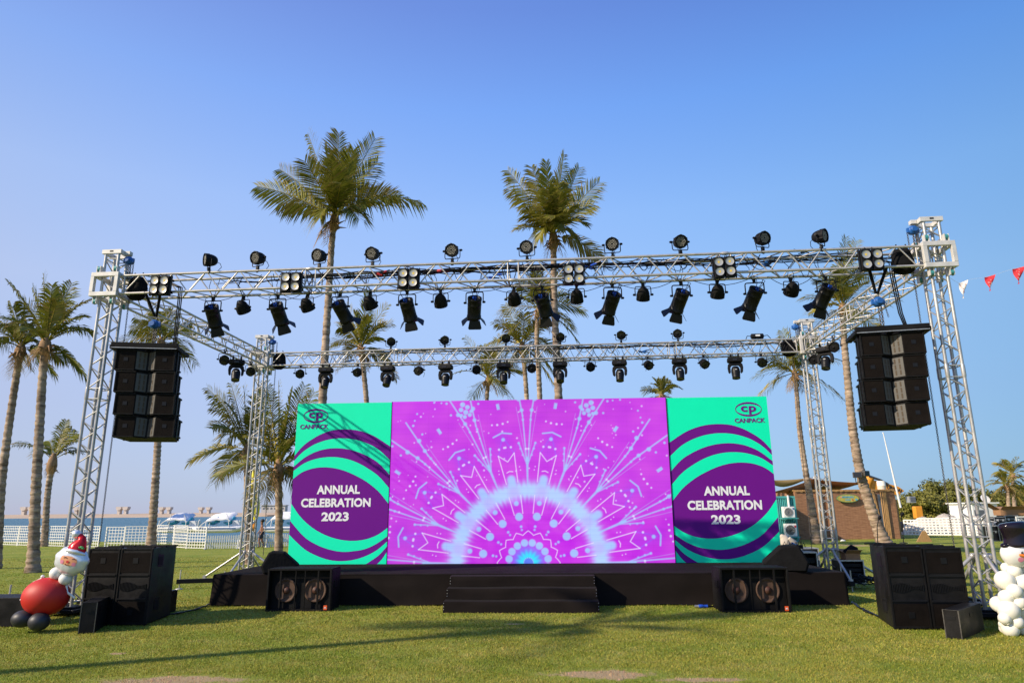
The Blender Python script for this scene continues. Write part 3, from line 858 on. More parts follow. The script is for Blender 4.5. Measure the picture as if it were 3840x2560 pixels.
def chain_pts(b, p0, p1, link=.05, r=.007, mi=0, sag=0.0):
    p0, p1 = Vector(p0), Vector(p1); d = p1 - p0; L_ = d.length
    n = max(2, int(L_ / (link * .72)))
    side = Vector((0, 0, 1)).cross(d); side = side.normalized() if side.length > 1e-5 else Vector((1, 0, 0))
    up = d.normalized().cross(side)
    for i in range(n):
        c = p0 + d * ((i + .5) / n) - Vector((0, 0, 1)) * sag * 4 * ((i + .5) / n) * (1 - (i + .5) / n)
        u, w = (side, up) if i % 2 else (up, side)
        ax = d.normalized()
        ring = [c + ax * (link * .5 * math.cos(a)) + u * (link * .30 * math.sin(a)) for a in [2 * math.pi * k / 8 for k in range(8)]]
        b.tube(ring, r, 4, mi, False, None, True)
def hoist(name_label, top, sc, chain_len, fall, fall_len, group='chain hoists'):
    """hand chain hoist hanging from a hook; chain_len to the load hook, loose fall chain beside it"""
    t = thing('chain_hoist', name_label, 'hoist', top, TYAW, group)
    b = MB(); X = Matrix.Scale(sc, 4)
    b.tube([(0, 0, 0), (.05, 0, -.03), (.05, 0, -.09), (0, 0, -.12)], .014, 6, X=X); b.box((0, 0, -.14), (.06, .06, .06), 0, X)
    b.build('hook', 'chain', t)
    b = MB(); Xc = X @ Matrix.Translation((0, 0, -.28)) @ Matrix.Rotation(R(90), 4, 'X')
    b.lathe([(.02, -.11), (.13, -.10), (.16, -.06), (.16, .06), (.13, .10), (.02, .11)], 20, X=Xc)
    b.box((0, 0, -.28), (.40, .10, .17), 0, X); b.lathe([(.11, .11), (.12, .15), (.09, .19)], 16, X=Xc)
    b.lathe([(.12, -.15), (.12, -.11), (.09, -.10)], 16, X=Xc)
    b.box((.0, -.155, -.27), (.22, .01, .07), 1, X)
    b.build('gear_housing', ['hoist_blue', 'label_white'], t, bevel=.012)
    b = MB(); chain_pts(b, (0, 0, -.44 * sc), (0, 0, -chain_len), .052, .0075)
    chain_pts(b, (.045, 0, -.44 * sc), (.045, 0, -chain_len), .052, .0075); b.box((.02, 0, -chain_len), (.09, .05, .09))
    b.build('load_chain', 'chain', t)
    if fall_len:
        b = MB(); chain_pts(b, (fall[0], fall[1], -.3 * sc), (fall[2], fall[3], -fall_len), .045, .0045); b.build('hand_chain', 'chain', t)
    return t
hoist('blue chain hoist at the top of the front left tower', T(.27, 0, 6.80), .52, .50, (.10, .0, .14, 0), 5.6)
hoist('blue chain hoist at the top of the front right tower', T(TW - .27, 0, 6.80), .52, .50, (-.10, 0, -.10, .05), 6.0)
hoist('blue chain hoist at the top of the rear left tower', T(.27, TD, 6.80), .52, .50, (.14, 0, .2, 0), 6.2)
hoist('blue chain hoist at the top of the rear right tower', T(TW - .27, TD, 6.80), .52, .50, (-.16, 0, -.2, 0), 6.2)
def chain_bag(label, x, y):
    t = MB(); rng = random.Random(int(x * 10 + y))
    n, m = 18, 8; vs = []
    for j in range(m + 1):
        q = j / m; z = -.46 * q
        rr = (.10, .13, .15, .155, .165, .17, .165, .145, .09)[j]
        for k in range(n):
            a = 2 * math.pi * k / n; f = 1 + .10 * math.sin(5 * a + 2 * q) + rng.uniform(-.04, .04)
            vs.append((rr * f * 1.15 * math.cos(a), rr * f * .8 * math.sin(a), z))
    fs = [(j * n + k, j * n + (k + 1) % n, (j + 1) * n + (k + 1) % n, (j + 1) * n + k) for j in range(m) for k in range(n)]
    fs += [tuple(range(n - 1, -1, -1)), tuple(m * n + k for k in range(n))]
    t.add(vs, fs, 0, True)
    for s in (-1, 1): t.tube([(s * .12, 0, -.02), (s * .08, 0, .10)], .012, 6)
    o = t.build('chain_bag', 'bag', None, loc=T(x, y, TZ + .2), rot=(0, 0, TYAW))
    tag(o, label, 'chain bag', 'canvas chain bags on the truss ends')
chain_bag('black canvas chain bag at the left end of the front truss', .52, 0)
chain_bag('black canvas chain bag at the right end of the front truss', TW - .52, 0)
chain_bag('black canvas chain bag at the left end of the rear truss', .52, TD)
chain_bag('black canvas chain bag at the right end of the rear truss', TW - .52, TD)
# ------------------------------------------------------------------ stage lights
RX = lambda a: Matrix.Rotation(a, 4, 'X')
AX_Y = RX(R(90))                                       # lathe axis +z -> -y (towards the audience)
def yoke_mesh(w, h, up, r=.009, flat=.03):
    """U bracket from the clamp at the origin to the pivots at (±w, 0, ±h)"""
    s = 1 if up else -1
    b = MB()
    path = [(-w, 0, s * h), (-w, 0, s * .10), (-w * .93, 0, s * .072), (-w * .8, 0, s * .065), (w * .8, 0, s * .065), (w * .93, 0, s * .072), (w, 0, s * .10), (w, 0, s * h)]
    b.tube(path, r, 6)
    for sx in (-1, 1):
        b.cyl((sx * (w - .012), 0, s * h), (sx * (w + .035), 0, s * h), .022, n=10); b.cyl((sx * (w + .02), 0, s * h), (sx * (w + .045), 0, s * h), .014, n=8)
    return b
def clamp_mesh(up):
    s = 1 if up else -1
    b = MB(); b.box((0, 0, s * .035), (.05, .045, .07)); b.tube([(.035 * math.cos(a), 0, -s * .025 + .035 * math.sin(a)) for a in [R(x) for x in range(0, 360, 30)]], .012, 6, closed=True)
    b.cyl((0, -.03, s * .02), (0, .04, s * .02), .010, n=6)
    return b
def par_can(up, lens):
    t = thing('par_can', '', 'stage light')
    h = .225
    yoke_mesh(.148, h, up).build('yoke', 'black', t)
    clamp_mesh(up).build('clamp', 'black', t)
    b = MB()
    b.lathe([(.112, .100), (.124, .104), (.128, .085), (.122, .060), (.118, -.02), (.108, -.06), (.088, -.105), (.058, -.135), (.03, -.145)], 24, X=AX_Y, cap0=False)
    b.lathe([(.114, .086), (.100, .080), (.01, .080)], 24, X=AX_Y, cap0=False)
    for k in range(6):
        a = R(30 + k * 60); b.box((.121 * math.cos(a), -.05, .121 * math.sin(a)), (.022, .10, .022))
    b.tube([(0, .13, -.02), (.02, .19, -.06), (.05, .20, -.14), (.03, .13, -.22)], .006, 5)
    body = b.build('body', 'black_matt' if lens == 'led' else 'black_rough', t, loc=(0, 0, h if up else -h))
    b = MB()
    if lens == 'led':
        pts = []
        for i in range(-4, 5):
            for j in range(-4, 5):
                x, z = (i + .5 * j) * .0285, j * .0247
                if .02 < math.hypot(x, z) < .098: pts.append((x, z))
        b.lathe([(.105, .0815), (.001, .0815)], 24, 0, AX_Y, False, False, False)
        for (x, z) in pts:
            b.lathe([(.0118, .082), (.0095, .088), (.002, .090)], 7, 1, Matrix.Translation((x, 0, z)) @ AX_Y, True, False, True)
        b.build('led_lens', ['black', 'glass_led'], body)
    else:
        b.lathe([(.108, .086), (.07, .092), (.002, .095)], 20, 0, AX_Y, True, False, True)
        b.lathe([(.03, .0935), (.028, .099), (.002, .1)], 10, 1, AX_Y, True, False, True)
        b.build('lens', ['lens_dark', 'black'], body)
    return t
def spotlight():
    t = thing('barn_door_spotlight', '', 'stage light')
    h = .27
    yoke_mesh(.168, h, False, .0115).build('yoke', 'black', t)
    clamp_mesh(False).build('clamp', 'black', t)
    # axis along z, open back at the top, mouth at the bottom
    b = MB()
    b.lathe([(.115, .075), (.128, .10), (.137, .098), (.139, .06), (.133, .05), (.1325, -.03), (.137, -.035), (.1325, -.045), (.131, -.27), (.139, -.275), (.139, -.325), (.128, -.33), (.12, -.30), (.02, -.28)], 28, cap0=False)
    b.lathe([(.116, .078), (.10, .055), (.01, .052)], 24, cap0=False)
    for k in range(4):
        a = R(k * 90 + 45); b.box((.05 * math.cos(a), .05 * math.sin(a), .07), (.02, .02, .045))
    body = b.build('body', 'black', t, loc=(0, 0, -h))
    b = MB()
    for x in (-.026, .014): b.cyl((x, -.02, .055), (x, -.02, .13), .0165, n=8)
    b.build('blue_plug', 'blue', body)
    b = MB()
    for k in range(3):
        x = (-.05, .03, .06)[k]; b.tube([(x * .5, 0, .11), (x, -.02, .20), (x * 1.5, .02, .27), (x * .6, .0, h + .02)], .0065, 5)
    b.build('cable', 'black', body)
    for ang, w0, w1, ln, op in ((0, .10, .13, .175, 28), (90, .075, .125, .16, 42), (180, .10, .13, .175, 30), (270, .075, .125, .16, 42)):
        b = MB(); th = .003
        X = Matrix.Rotation(R(ang), 4, 'Z') @ Matrix.Translation((0, -.122, -.325)) @ RX(-R(op))
        for s0, s1 in ((-1, 1),):
            vs = [(-w0, 0, 0), (w0, 0, 0), (w1, 0, -ln * .85), (w1 * .85, 0, -ln), (-w1 * .85, 0, -ln), (-w1, 0, -ln * .85)]
            n = len(vs); vv = [(x, -th, z) for x, y, z in vs] + [(x, th, z) for x, y, z in vs]
            b.add(vv, [tuple(range(n)), tuple(range(2 * n - 1, n - 1, -1))] + [(i, n + i, n + (i + 1) % n, (i + 1) % n) for i in range(n)], 0, False, X)
        b.build('barn_door', 'black', body)
    return t
def moving_head():
    t = thing('moving_head_light', '', 'stage light')
    b = MB()
    for sx in (-.10, .10):
        b.box((sx, 0, -.02), (.05, .05, .09)); b.tube([(sx + .0, .035 * math.cos(a), .03 + .035 * math.sin(a)) for a in [R(x) for x in range(0, 360, 30)]], .012, 6, closed=True)
    b.build('clamp', 'black', t)
    b = MB(); poly = [(-.19, .12), (-.205, .06), (-.205, -.06), (-.19, -.12), (.19, -.12), (.205, -.06), (.205, .06), (.19, .12)]
    vs = [(x * s, y * s, z) for z, s in ((-.06, .93), (-.10, 1), (-.165, 1), (-.19, .88)) for x, y in poly]
    n = 8; fs = [(j * n + i, (j + 1) * n + i, (j + 1) * n + (i + 1) % n, j * n + (i + 1) % n) for j in range(3) for i in range(n)]
    fs += [tuple(range(n)), tuple(range(4 * n - 1, 3 * n - 1, -1))]
    b.add(vs, fs); b.box((0, -.122, -.13), (.12, .012, .04), 1)
    b.build('base', ['black_matt', 'lens_dark'], t, bevel=.01)
    yk = thing('yoke_pivot', '', '') if False else None
    b = MB()
    out = [(-.19, -.46), (-.205, -.34), (-.19, -.24), (-.12, -.195), (.12, -.195), (.19, -.24), (.205, -.34), (.19, -.46), (.15, -.50), (.128, -.46), (.132, -.34), (.09, -.275), (-.09, -.275), (-.132, -.34), (-.128, -.46), (-.15, -.50)]
    vs = [(x, -.055, z) for x, z in out] + [(x, .055, z) for x, z in out]; n = len(out)
    q = [(0, 1, 14, 15), (1, 2, 13, 14), (2, 3, 12, 13), (3, 4, 11, 12), (4, 5, 10, 11), (5, 6, 9, 10), (6, 7, 8, 9)]
    b.add(vs, [f for f in q] + [tuple(n + i for i in reversed(f)) for f in q] + [(i, n + i, n + (i + 1) % n, (i + 1) % n) for i in range(n)])
    arm = b.build('yoke', 'black_matt', t, bevel=.012)
    b = MB()
    b.lathe([(.02, .14), (.085, .125), (.112, .06), (.118, -.02), (.112, -.10), (.105, -.17), (.108, -.205), (.098, -.21), (.094, -.195)], 22, cap1=False)
    b.lathe([(.095, -.196), (.05, -.188), (.002, -.185)], 22, 1, cap0=False)
    b.box((0, -.116, .02), (.05, .008, .012), 2)
    b.build('head', ['black', 'lens_dark', 'label_white'], arm, loc=(0, 0, -.44))
    return t
def blinder():
    t = thing('blinder_light', '', 'stage light')
    for sx in (-1, 1):
        b = MB(); b.box((sx * .0975, .02, 0), (.178, .12, .385)); 
        o = b.build('housing', 'black_matt', t, bevel=.012)
        for sz in (-1, 1):
            X = Matrix.Translation((sx * .0975, -.043, sz * .09)) @ AX_Y
            b = MB(); b.lathe([(.082, .006), (.086, .014), (.079, .018), (.074, .014)], 22, 1, X, True, False, False)
            b.lathe([(.075, .013), (.06, .0085), (.04, .0055), (.022, .004)], 22, 0, X, True, False, False)
            b.lathe([(.023, .0045), (.001, .0055)], 10, 2, X, False, False, True)
            b.build('lens', ['reflector', 'black', 'chip'], o)
    b = MB()
    for sx in (-1, 1):
        b.box((sx * .20, .02, 0), (.012, .06, .41)); b.tube([(sx * .10, .03, .19), (sx * .06, .06, .25), (sx * .02, .08, .20)], .007, 5)
    b.box((0, .09, .12), (.42, .03, .04)); b.box((0, .09, -.12), (.42, .03, .04))
    b.build('bracket', 'black', t)
    return t

def aim(o, pitch, yaw=0.0):
    for ch in o.children:
        if ch.name.split('.')[0] in ('body', 'head'): ch.rotation_euler = (pitch, 0, yaw)
        if ch.name.split('.')[0] == 'yoke':
            for g in ch.children: g.rotation_euler = (pitch, 0, yaw)
rl = random.Random(21)
# ten LED par cans standing on the front truss
proto = par_can(True, 'led')
yaws = [-48, -22, -20, -12, -6, -4, -3, 10, 24, 46]     # which way each one is turned
for i, u in enumerate((482, 593, 734, 856, 1039, 1211, 1408, 1565, 1755, 1891)):
    s = on_truss(u, 600, -HALF).x
    o = place(proto, i > 0, f'{ORD[i]} from the left of ten black LED par cans standing on the front truss', T(s, -HALF, TZ + HALF + .03), (0, rl.uniform(-.05, .05), TYAW + R(yaws[i])), 'par cans on top of the front truss')
    aim(o, R(rl.uniform(8, 17)) if 0 < i < 9 else R(6))
# six blinders on its face
proto = blinder()
for i, (u, v) in enumerate(((367, 655), (668, 648), (938, 639), (1318, 630), (1664, 613), (2002, 596))):
    p = on_truss(u, v, -HALF - .13)
    place(proto, i > 0, f'four lamp blinder light on the front truss, {ORD[i]} of six from the left', T(p.x, -HALF - .115, p.z), (R(2), R(rl.uniform(-2.5, 2.5)), TYAW), 'blinder lights on the front truss')
# nine-inch spotlights with barn doors hanging from the front truss
proto = spotlight()
side_lean = [16, 19, 16, 8, 3, 0, -5, -9, -11, -10]
for i, u in enumerate((490, 638, 781, 935, 1090, 1246, 1408, 1566, 1736, 1902)):
    s = on_truss(u, 690, HALF).x
    o = place(proto, i > 0, f'{ORD[i]} from the left of ten long barn door spotlights hanging from the front truss', T(s, HALF, TZ - HALF - .03), (0, 0, TYAW + R(rl.uniform(-6, 6))), 'barn door spotlights under the front truss')
    for ch in o.children:
        if ch.name.split('.')[0] == 'body': ch.rotation_euler = (R(rl.uniform(39, 46)), -R(side_lean[i]), R(rl.uniform(-25, 25)))
# short par cans between them
proto = par_can(False, 'dark')
lean2 = [-14, -20, -22, -3, -8, -2, 2, 4, 12]
for i, u in enumerate((559, 706, 850, 1012, 1181, 1325, 1478, 1650, 1821)):
    s = on_truss(u, 690, HALF).x
    o = place(proto, i > 0, f'{ORD[i]} from the left of nine short black par cans hanging between the spotlights', T(s, HALF, TZ - HALF - .03), (0, 0, TYAW + R(lean2[i])), 'short par cans under the front truss')
    for ch in o.children:
        if ch.name.split('.')[0] == 'body': ch.rotation_euler = (R(90 + rl.uniform(34, 46)), 0, 0)
# rear truss: par cans above and below, moving heads below
protoU = par_can(True, 'dark')
for i, u in enumerate((898, 1022, 1162, 1287, 1427, 1558)):
    s = on_truss(u, 790, TD - HALF).x
    o = place(protoU, i > 0, f'{ORD[i]} from the left of six black par cans standing on the rear truss', T(s, TD - HALF, TZ + HALF + .03), (0, 0, TYAW + R(rl.uniform(-18, 18))), 'par cans on top of the rear truss')
    aim(o, R(rl.uniform(22, 32)))
protoD = par_can(False, 'dark')
for i, u in enumerate((690, 822, 963, 1094, 1222, 1356, 1489, 1618, 1751)):
    s = on_truss(u, 850, TD - HALF).x
    o = place(protoD, i > 0, f'{ORD[i]} from the left of nine small par cans hanging under the rear truss', T(s, TD - HALF, TZ - HALF - .03), (0, 0, TYAW + R(rl.uniform(-20, 20))), 'par cans under the rear truss')
    aim(o, R(rl.uniform(22, 36)))
protoM = moving_head()
for i, u in enumerate((753, 894, 1026, 1158, 1287, 1423, 1560, 1687)):
    s = on_truss(u, 865, TD).x
    o = place(protoM, i > 0, f'{ORD[i]} from the left of eight moving head lights hanging under the rear truss', T(s, TD - HALF, TZ - HALF - .06), (0, 0, TYAW + R(rl.uniform(-12, 12))), 'moving heads under the rear truss')
    aim(o, -R(rl.uniform(8, 30)))
# side trusses
for sd, xt, lst in (('left', 0, ((518, 'p'), (547, 'm'), (580, 'p'))), ('right', TW, ((1868, 'p'), (1893, 'm'), (1917, 'p')))):
    for j, (u, kind) in enumerate(lst):
        p = on_side(u, 800, xt)
        nm = 'moving head light' if kind == 'm' else 'par can'
        wh = '' if kind == 'm' else (', the one nearer the audience' if (j == 0) == (sd == 'left') else ', the one nearer the rear tower')
        o = dup(protoM if kind == 'm' else protoD)
        o.location = T(xt, p.y, TZ - HALF - (.06 if kind == 'm' else .03))
        o.rotation_euler = (0, 0, TYAW + R(25 if sd == 'left' else -35))
        o['label'] = f'black {nm} hanging under the {sd} side truss{wh}'
        o['group'] = f'lights under the {sd} side truss'
        aim(o, R(30) if kind == 'p' else -R(20))
# dimmer box on the rear truss
p = on_truss(1740, 782, TD - HALF)
t = thing('driver_box', 'black cylindrical driver box lying on the right part of the rear truss', 'driver box', T(p.x, TD - HALF, TZ + HALF + .03), TYAW)
b = MB(); b.tube([(-.17, 0, .075), (-.15, 0, .075), (.15, 0, .075), (.17, 0, .075)], [.055, .075, .075, .055], 14); b.build('case', 'black_matt', t)
b = MB(); b.box((0, -.074, .085), (.12, .006, .05)); b.build('sticker', 'label_white', t)
b = MB(); b.tube([(.17, 0, .08), (.28, 0, .10), (.36, 0, .0)], .01, 6); b.tube([(-.17, 0, .08), (-.27, 0, .09), (-.33, 0, -.05)], .01, 6); b.build('cable', 'black', t)

# cables lying on and looping below the trusses
def loom(label, x0, x1, y, ztop, seed, drops, n_long):
    rng = random.Random(seed); b = MB()
    for k in range(n_long):
        a = rng.uniform(x0, x1 - 2); e = min(x1, a + rng.uniform(2.0, 6)); pts = []
        yy = y + rng.uniform(-.05, .06); zz = ztop + rng.uniform(-.10, .03)
        m = int((e - a) / .16)
        for i in range(m + 1):
            x = a + (e - a) * i / m
            pts.append(T(x, yy + .03 * math.sin(x * 3 + k), zz + .02 * math.sin(x * 2.3 + k * 2) + rng.uniform(-.018, .018)))
        b.tube(pts, rng.choice([.007, .008, .010, .013]), 5)
    for k in range(int((x1 - x0) * 2.6)):
        a = rng.uniform(x0, x1); w = rng.uniform(.15, .5); dpt = rng.uniform(.08, .42); yy = y + rng.uniform(-.3, .05)
        b.tube([T(a + w * (i / 8 - .5), yy, ztop - dpt * 4 * (i / 8) * (1 - i / 8) - .02) for i in range(9)], rng.choice([.006, .007, .009]), 5)
    for (x, z1) in drops:
        for q in range(2):
            xo = x + rng.uniform(-.25, .25)
            b.tube([T(xo, y, ztop), T((xo + x) / 2 + rng.uniform(-.1, .1), y + rng.uniform(-.08, .02), ztop - .2), T((xo * .3 + x * .7), y + .0, z1 + .12), T(x + rng.uniform(-.03, .03), y, z1)], .006, 5)
        if rng.random() < .8:
            a = x + rng.uniform(-.5, -.3); e = x + rng.uniform(.25, .6); dp = rng.uniform(.05, .17)
            b.tube([T(a + (e - a) * i / 8, y - rng.uniform(0, .03), TZ - HALF - .03 - dp * 4 * (i / 8) * (1 - i / 8)) for i in range(9)], .006, 5)
    tag(b.build('cable_loom', 'black'), label, 'cables')
dr = [(on_truss(u, 690, HALF).x, TZ - HALF - .12) for u in (490, 559, 638, 706, 781, 850, 935, 1012, 1090, 1181, 1246, 1325, 1408, 1478, 1566, 1650, 1736, 1821, 1902)]
loom('tangle of black cables lying along the front truss', 1.6, 15.0, .15, TZ + HALF - .0, 4, dr, 30)
dr = [(on_truss(u, 860, TD).x, TZ - HALF - .1) for u in (753, 822, 894, 963, 1026, 1094, 1158, 1222, 1287, 1356, 1423, 1489, 1560, 1618, 1687)]
loom('black cables lying along the rear truss', .8, 15.0, TD, TZ + HALF - .02, 5, dr, 12)
def plug_cluster(label, u, v, yt, mat_, seed):
    rng = random.Random(seed); p = on_truss(u, v, yt); b = MB()
    for k in range(3):
        a = Vector((p.x + rng.uniform(-.10, .1), yt + rng.uniform(-.04, .04), p.z + rng.uniform(-.03, .03)))
        d = Vector((rng.uniform(.06, .13), rng.uniform(-.03, .03), rng.uniform(-.04, .04)))
        b.tube([T(*a), T(*(a + d * .6)), T(*(a + d))], [.022, .024, .018], 8, 0); b.tube([T(*(a + d)), T(*(a + d * 1.8))], .012, 6, 1)
        b.tube([T(*a), T(*(a - d * .9))], .010, 6, 1)
    tag(b.build('cable_connector', [mat_, 'black']), label, 'connector', 'plugs on the trusses')
plug_cluster('blue plugs on the front truss beside the third blinder from the right', 1350, 612, .1, 'blue', 1)
plug_cluster('blue plugs on the front truss left of the rightmost blinder', 1830, 577, .12, 'hoist_blue', 2)
plug_cluster('red plug on the front truss left of the third blinder', 872, 627, .1, 'red', 3)
plug_cluster('red plug on the front truss right of the third blinder', 1012, 622, .1, 'red', 4)
plug_cluster('blue plugs hanging in the rear truss right of its centre', 1475, 808, TD, 'hoist_blue', 5)
plug_cluster('blue plug hanging in the rear truss near its left end', 797, 829, TD, 'hoist_blue', 6)
plug_cluster('blue plugs lying in the front truss right of its middle', 1760, 605, .1, 'hoist_blue', 7)
plug_cluster('blue plugs in the front truss over the fifth long spotlight', 1130, 633, .1, 'blue', 8)
# ------------------------------------------------------------------ hung loudspeakers
def array_cabinet():
    t = thing('line_array_speaker', '', 'loudspeaker', group='hung loudspeaker cabinets')
    H_ = .405; w, d = .53, .58
    b = MB()
    poly = [(-w, 0), (-.175, 0), (-.012, .14), (.012, .14), (.175, 0), (w, 0), (w - .015, .16), (w - .10, d), (-w + .10, d), (-w + .015, .16)]
    b.prism(poly, .004, H_ - .004)
    for z in (.012, H_ - .012): 
        b.prism([(-w - .006, -.02), (w + .006, -.02), (w, .10), (-w, .10)], z - .012, z + .012) if False else b.box((-.352, -.012, z), (.36, .022, .022)); b.box((.352, -.012, z), (.36, .022, .022))
    for s in (-1, 1): b.box((s * (w - .012), -.012, H_ / 2), (.026, .024, H_ - .03))
    b.build('cabinet', 'black_rough', t, bevel=.004)
    for s in (-1, 1):
        b = MB(); b.box((s * .345, -.006, H_ / 2), (.325, .012, H_ - .055))
        g = b.build('grille', 'grille', t)
        b = MB(); b.box((s * .345, -.0145, H_ / 2 + .01), (.075, .005, .07)); b.build('badge', 'black', g)
        b = MB(); u = Vector((-s * .163, .14, 0)).normalized(); nrm = Vector((-s * u.y, s * u.x * 1.0, 0)); nrm = Vector((-u.y * s, u.x * s, 0)); nrm = nrm if nrm.y < 0 else -nrm
        o = Vector((s * .175, 0, 0)) + nrm * .004
        def pq(a, z): return o + u * a + Vector((0, 0, z))
        L_ = .205
        b.quad(*( [pq(.01, .03), pq(L_, .03), pq(L_, H_ - .03), pq(.01, H_ - .03)] if s < 0 else [pq(.01, H_ - .03), pq(L_, H_ - .03), pq(L_, .03), pq(.01, .03)] ), 0)
        for a in (.075, .155):
            for z0 in (.06, .165, .27):
                q = [pq(a - .014, z0) + nrm * .003, pq(a + .014, z0) + nrm * .003, pq(a + .014, z0 + .085) + nrm * .003, pq(a - .014, z0 + .085) + nrm * .003]
                b.quad(*(q if s < 0 else q[::-1]), 1)
        b.build('waveguide_plate', ['horn', 'slot'], t)
        b = MB()
        for yy in (.10, .42):
            xx = w - .004 - max(0, (yy - .16)) * .2
            b.box((s * (xx + .012), yy, H_ / 2), (.022, .05, H_ - .01))
        for z in (.05, H_ - .05):
            b.box((s * (w - .01), .26, z), (.05, .20, .03))
        for z in (.07, H_ / 2, H_ - .07): b.cyl((s * (w - .012), -.03, z), (s * (w - .012), -.012, z), .006, n=6)
        b.build('rigging_bar', 'black_matt', t)
    return t
proto = array_cabinet(); used = 0
for side, (ct, cb, Yf, yw, drop_u) in dict(left=((333, 803), (326, 1005), 12.78, R(9), 362), right=((2049, 764), (2066, 977), 11.72, R(-13), 2016)).items():
    ptop, pbot = at(*ct, Yf), at(*cb, Yf)
    n = 4; step = (ptop.z - pbot.z) / n
    for k in range(n):
        q = ptop.lerp(pbot, (k + .97) / n)
        sc_ = step / .418
        o = place(proto, used, f'{("topmost", "second from top", "third from top", "lowest")[k]} black loudspeaker of the stack hung beside the front {side} tower',
                  (q.x, ptop.y + (0, .006, .02, .045)[k], q.z), (R((0, -1, -2, -3.4)[k]), 0, yw), 'hung loudspeaker cabinets')
        o.scale = (sc_ * 1.0, 1, sc_); used += 1
    # fly bar above
    t = thing('fly_bar', f'black steel rigging bar on top of the loudspeaker stack hung at the {side}', 'rigging bar', (ptop.x, ptop.y, ptop.z + .015), yw, 'rigging bars over the loudspeaker stacks')
    b = MB(); b.box((0, -.01, .055), (1.18, .10, .11)); b.box((0, .52, .055), (1.02, .08, .10))
    for s in (-1, 1): b.box((s * .52, .26, .05), (.07, .44, .10)); b.box((s * .56, .30, .02), (.10, .72, .07))
    b.box((0, .25, .06), (.10, .46, .12)); b.build('frame', 'black_rough', t, bevel=.006)
    b = MB(); b.box((0, -.068, .003), (1.16, .012, .014)); b.build('edge_strip', 'chain_light', t)
    # sling and hoist on the front truss
    s = on_truss(drop_u, 690, 0).x
    a = T(s, 0, TZ - HALF)
    t = MB()
    for k in (-1, 1):
        p0 = T(s + k * .16, k * .0 - HALF, TZ - HALF + .02); p1 = T(s + k * .015, 0, TZ - .62)
        t.tube([p0, p0.lerp(p1, .5), p1], [.030, .028, .024], 8)
    tag(t.build('lifting_sling', 'bag'), f'black round sling looped over the front truss at the {side}', 'sling', 'slings on the front truss')
    hz = TZ - .62; cl = hz - (ptop.z + .10)
    hoist(f'blue chain hoist holding up the {side} loudspeaker stack', T(s, 0, hz), .56, cl, (.10, 0, .16, .03), cl - .25, 'hoists over the loudspeaker stacks')
    # signal cables down to the stack
    b = MB(); so = 1.0 if side == 'left' else -.15
    for k in range(3):
        x0 = s + (.42 if side == 'left' else .28) + k * .035
        pe = Vector((ptop.x, ptop.y, 0)) + Matrix.Rotation(yw, 3, 'Z') @ Vector(((.40 if side == 'left' else .33) + .02 * k, .3, ptop.z + .05))
        b.tube([T(x0 - .3, .1, TZ + .1), T(x0, -.02, TZ - .05), T(x0, 0, TZ - .3), T(x0, 0, TZ - .8).lerp(pe, .35), pe], .011, 6)
    tag(b.build('speaker_cable', 'black'), f'black cables hanging from the front truss to the {side} loudspeaker stack', 'cables', 'cables to the loudspeaker stacks')

# ------------------------------------------------------------------ loudspeakers standing on the lawn
def pa_cabinet(label, p, yaw, w, h, d, taper_l, taper_r, lid):
    t = thing('floor_loudspeaker', label, 'loudspeaker', p, yaw, 'tall loudspeakers on the lawn')      # p: front bottom left corner
    b = MB(); poly = [(0, 0), (w, 0), (w - taper_r, d), (taper_l, d)]
    b.prism(poly, .02, h); b.build('cabinet', 'wood_black', t, bevel=.008)
    for (z0, z1) in ((.05, .36), (.80, 1.10)):
        b = MB(); b.box((w / 2, -.004, (z0 + z1) / 2 * h / 1.17), (w - .07, .008, (z1 - z0) * h / 1.17)); b.build('grille', 'grille_brown', t)
    b = MB()
    for k in range(20):
        x = .06 + (w - .12) * k / 19
        b.box((x, -.007, .585 * h / 1.17), (.008, .014, .09 + .05 * math.sin(k * .33)))
    b.box((w / 2, -.012, .76 * h / 1.17), (w - .06, .022, .022)); b.box((w / 2, -.012, .40 * h / 1.17), (w - .06, .022, .022))
    b.build('horn_slot', 'black', t)
    for z in (.98, .20):
        b = MB(); b.box((w / 2, -.012, z * h / 1.17), (.085, .006, .085)); b.build('badge', 'black', t)
    b = MB(); 
    for x in (.02, w - .02): b.box((x, .01, h / 2), (.022, .045, h - .02))
    b.box((w / 2, .01, .035), (w - .062, .043, .03)); b.box((w / 2, .01, h - .012), (w - .062, .043, .02))
    for k in range(5):
        for z in (h - .012, .035): b.cyl((.08 + (w - .16) * k / 4, -.017, z), (.08 + (w - .16) * k / 4, -.010, z), .006, n=6)
    b.build('front_frame', 'black_rough', t)
    for sx in ((0,) if lid < 0 else (1,)):
        b = MB(); f = d * .30; zz = .82 * h; xx = (taper_l * .3 - .006) if sx == 0 else (w - taper_r * .3 + .006)
        for z in (zz, .25 * h):
            b.box((xx, f, z), (.018, .17, .19)); b.box((xx + (-.011 if sx == 0 else .011), f, z), (.006, .11, .13), 1)
        b.build('handle', ['black', 'black_matt'], t)
    b = MB()
    for k in range(3): b.box((w / 2, .10 + k * d * .3, h + .012), (w * .86, .05, .022))
    b.build('stacking_rail', 'black_rough', t)
    return t
L0 = Vector((-6.96, 11.84, 0)); yw = R(-6); dx = Vector((math.cos(yw), math.sin(yw), 0))
pa_cabinet('tall black loudspeaker on the lawn beside the front left tower, left one of its pair', L0, yw, .555, 1.18, 1.05, .05, 0, -1)
pa_cabinet('tall black loudspeaker on the lawn beside the front left tower, right one of its pair', L0 + dx * .562, yw, .558, 1.18, 1.05, 0, .24, 1)
R0 = Vector((5.52, 10.80, 0)); yw = R(-3); dx = Vector((math.cos(yw), math.sin(yw), 0))
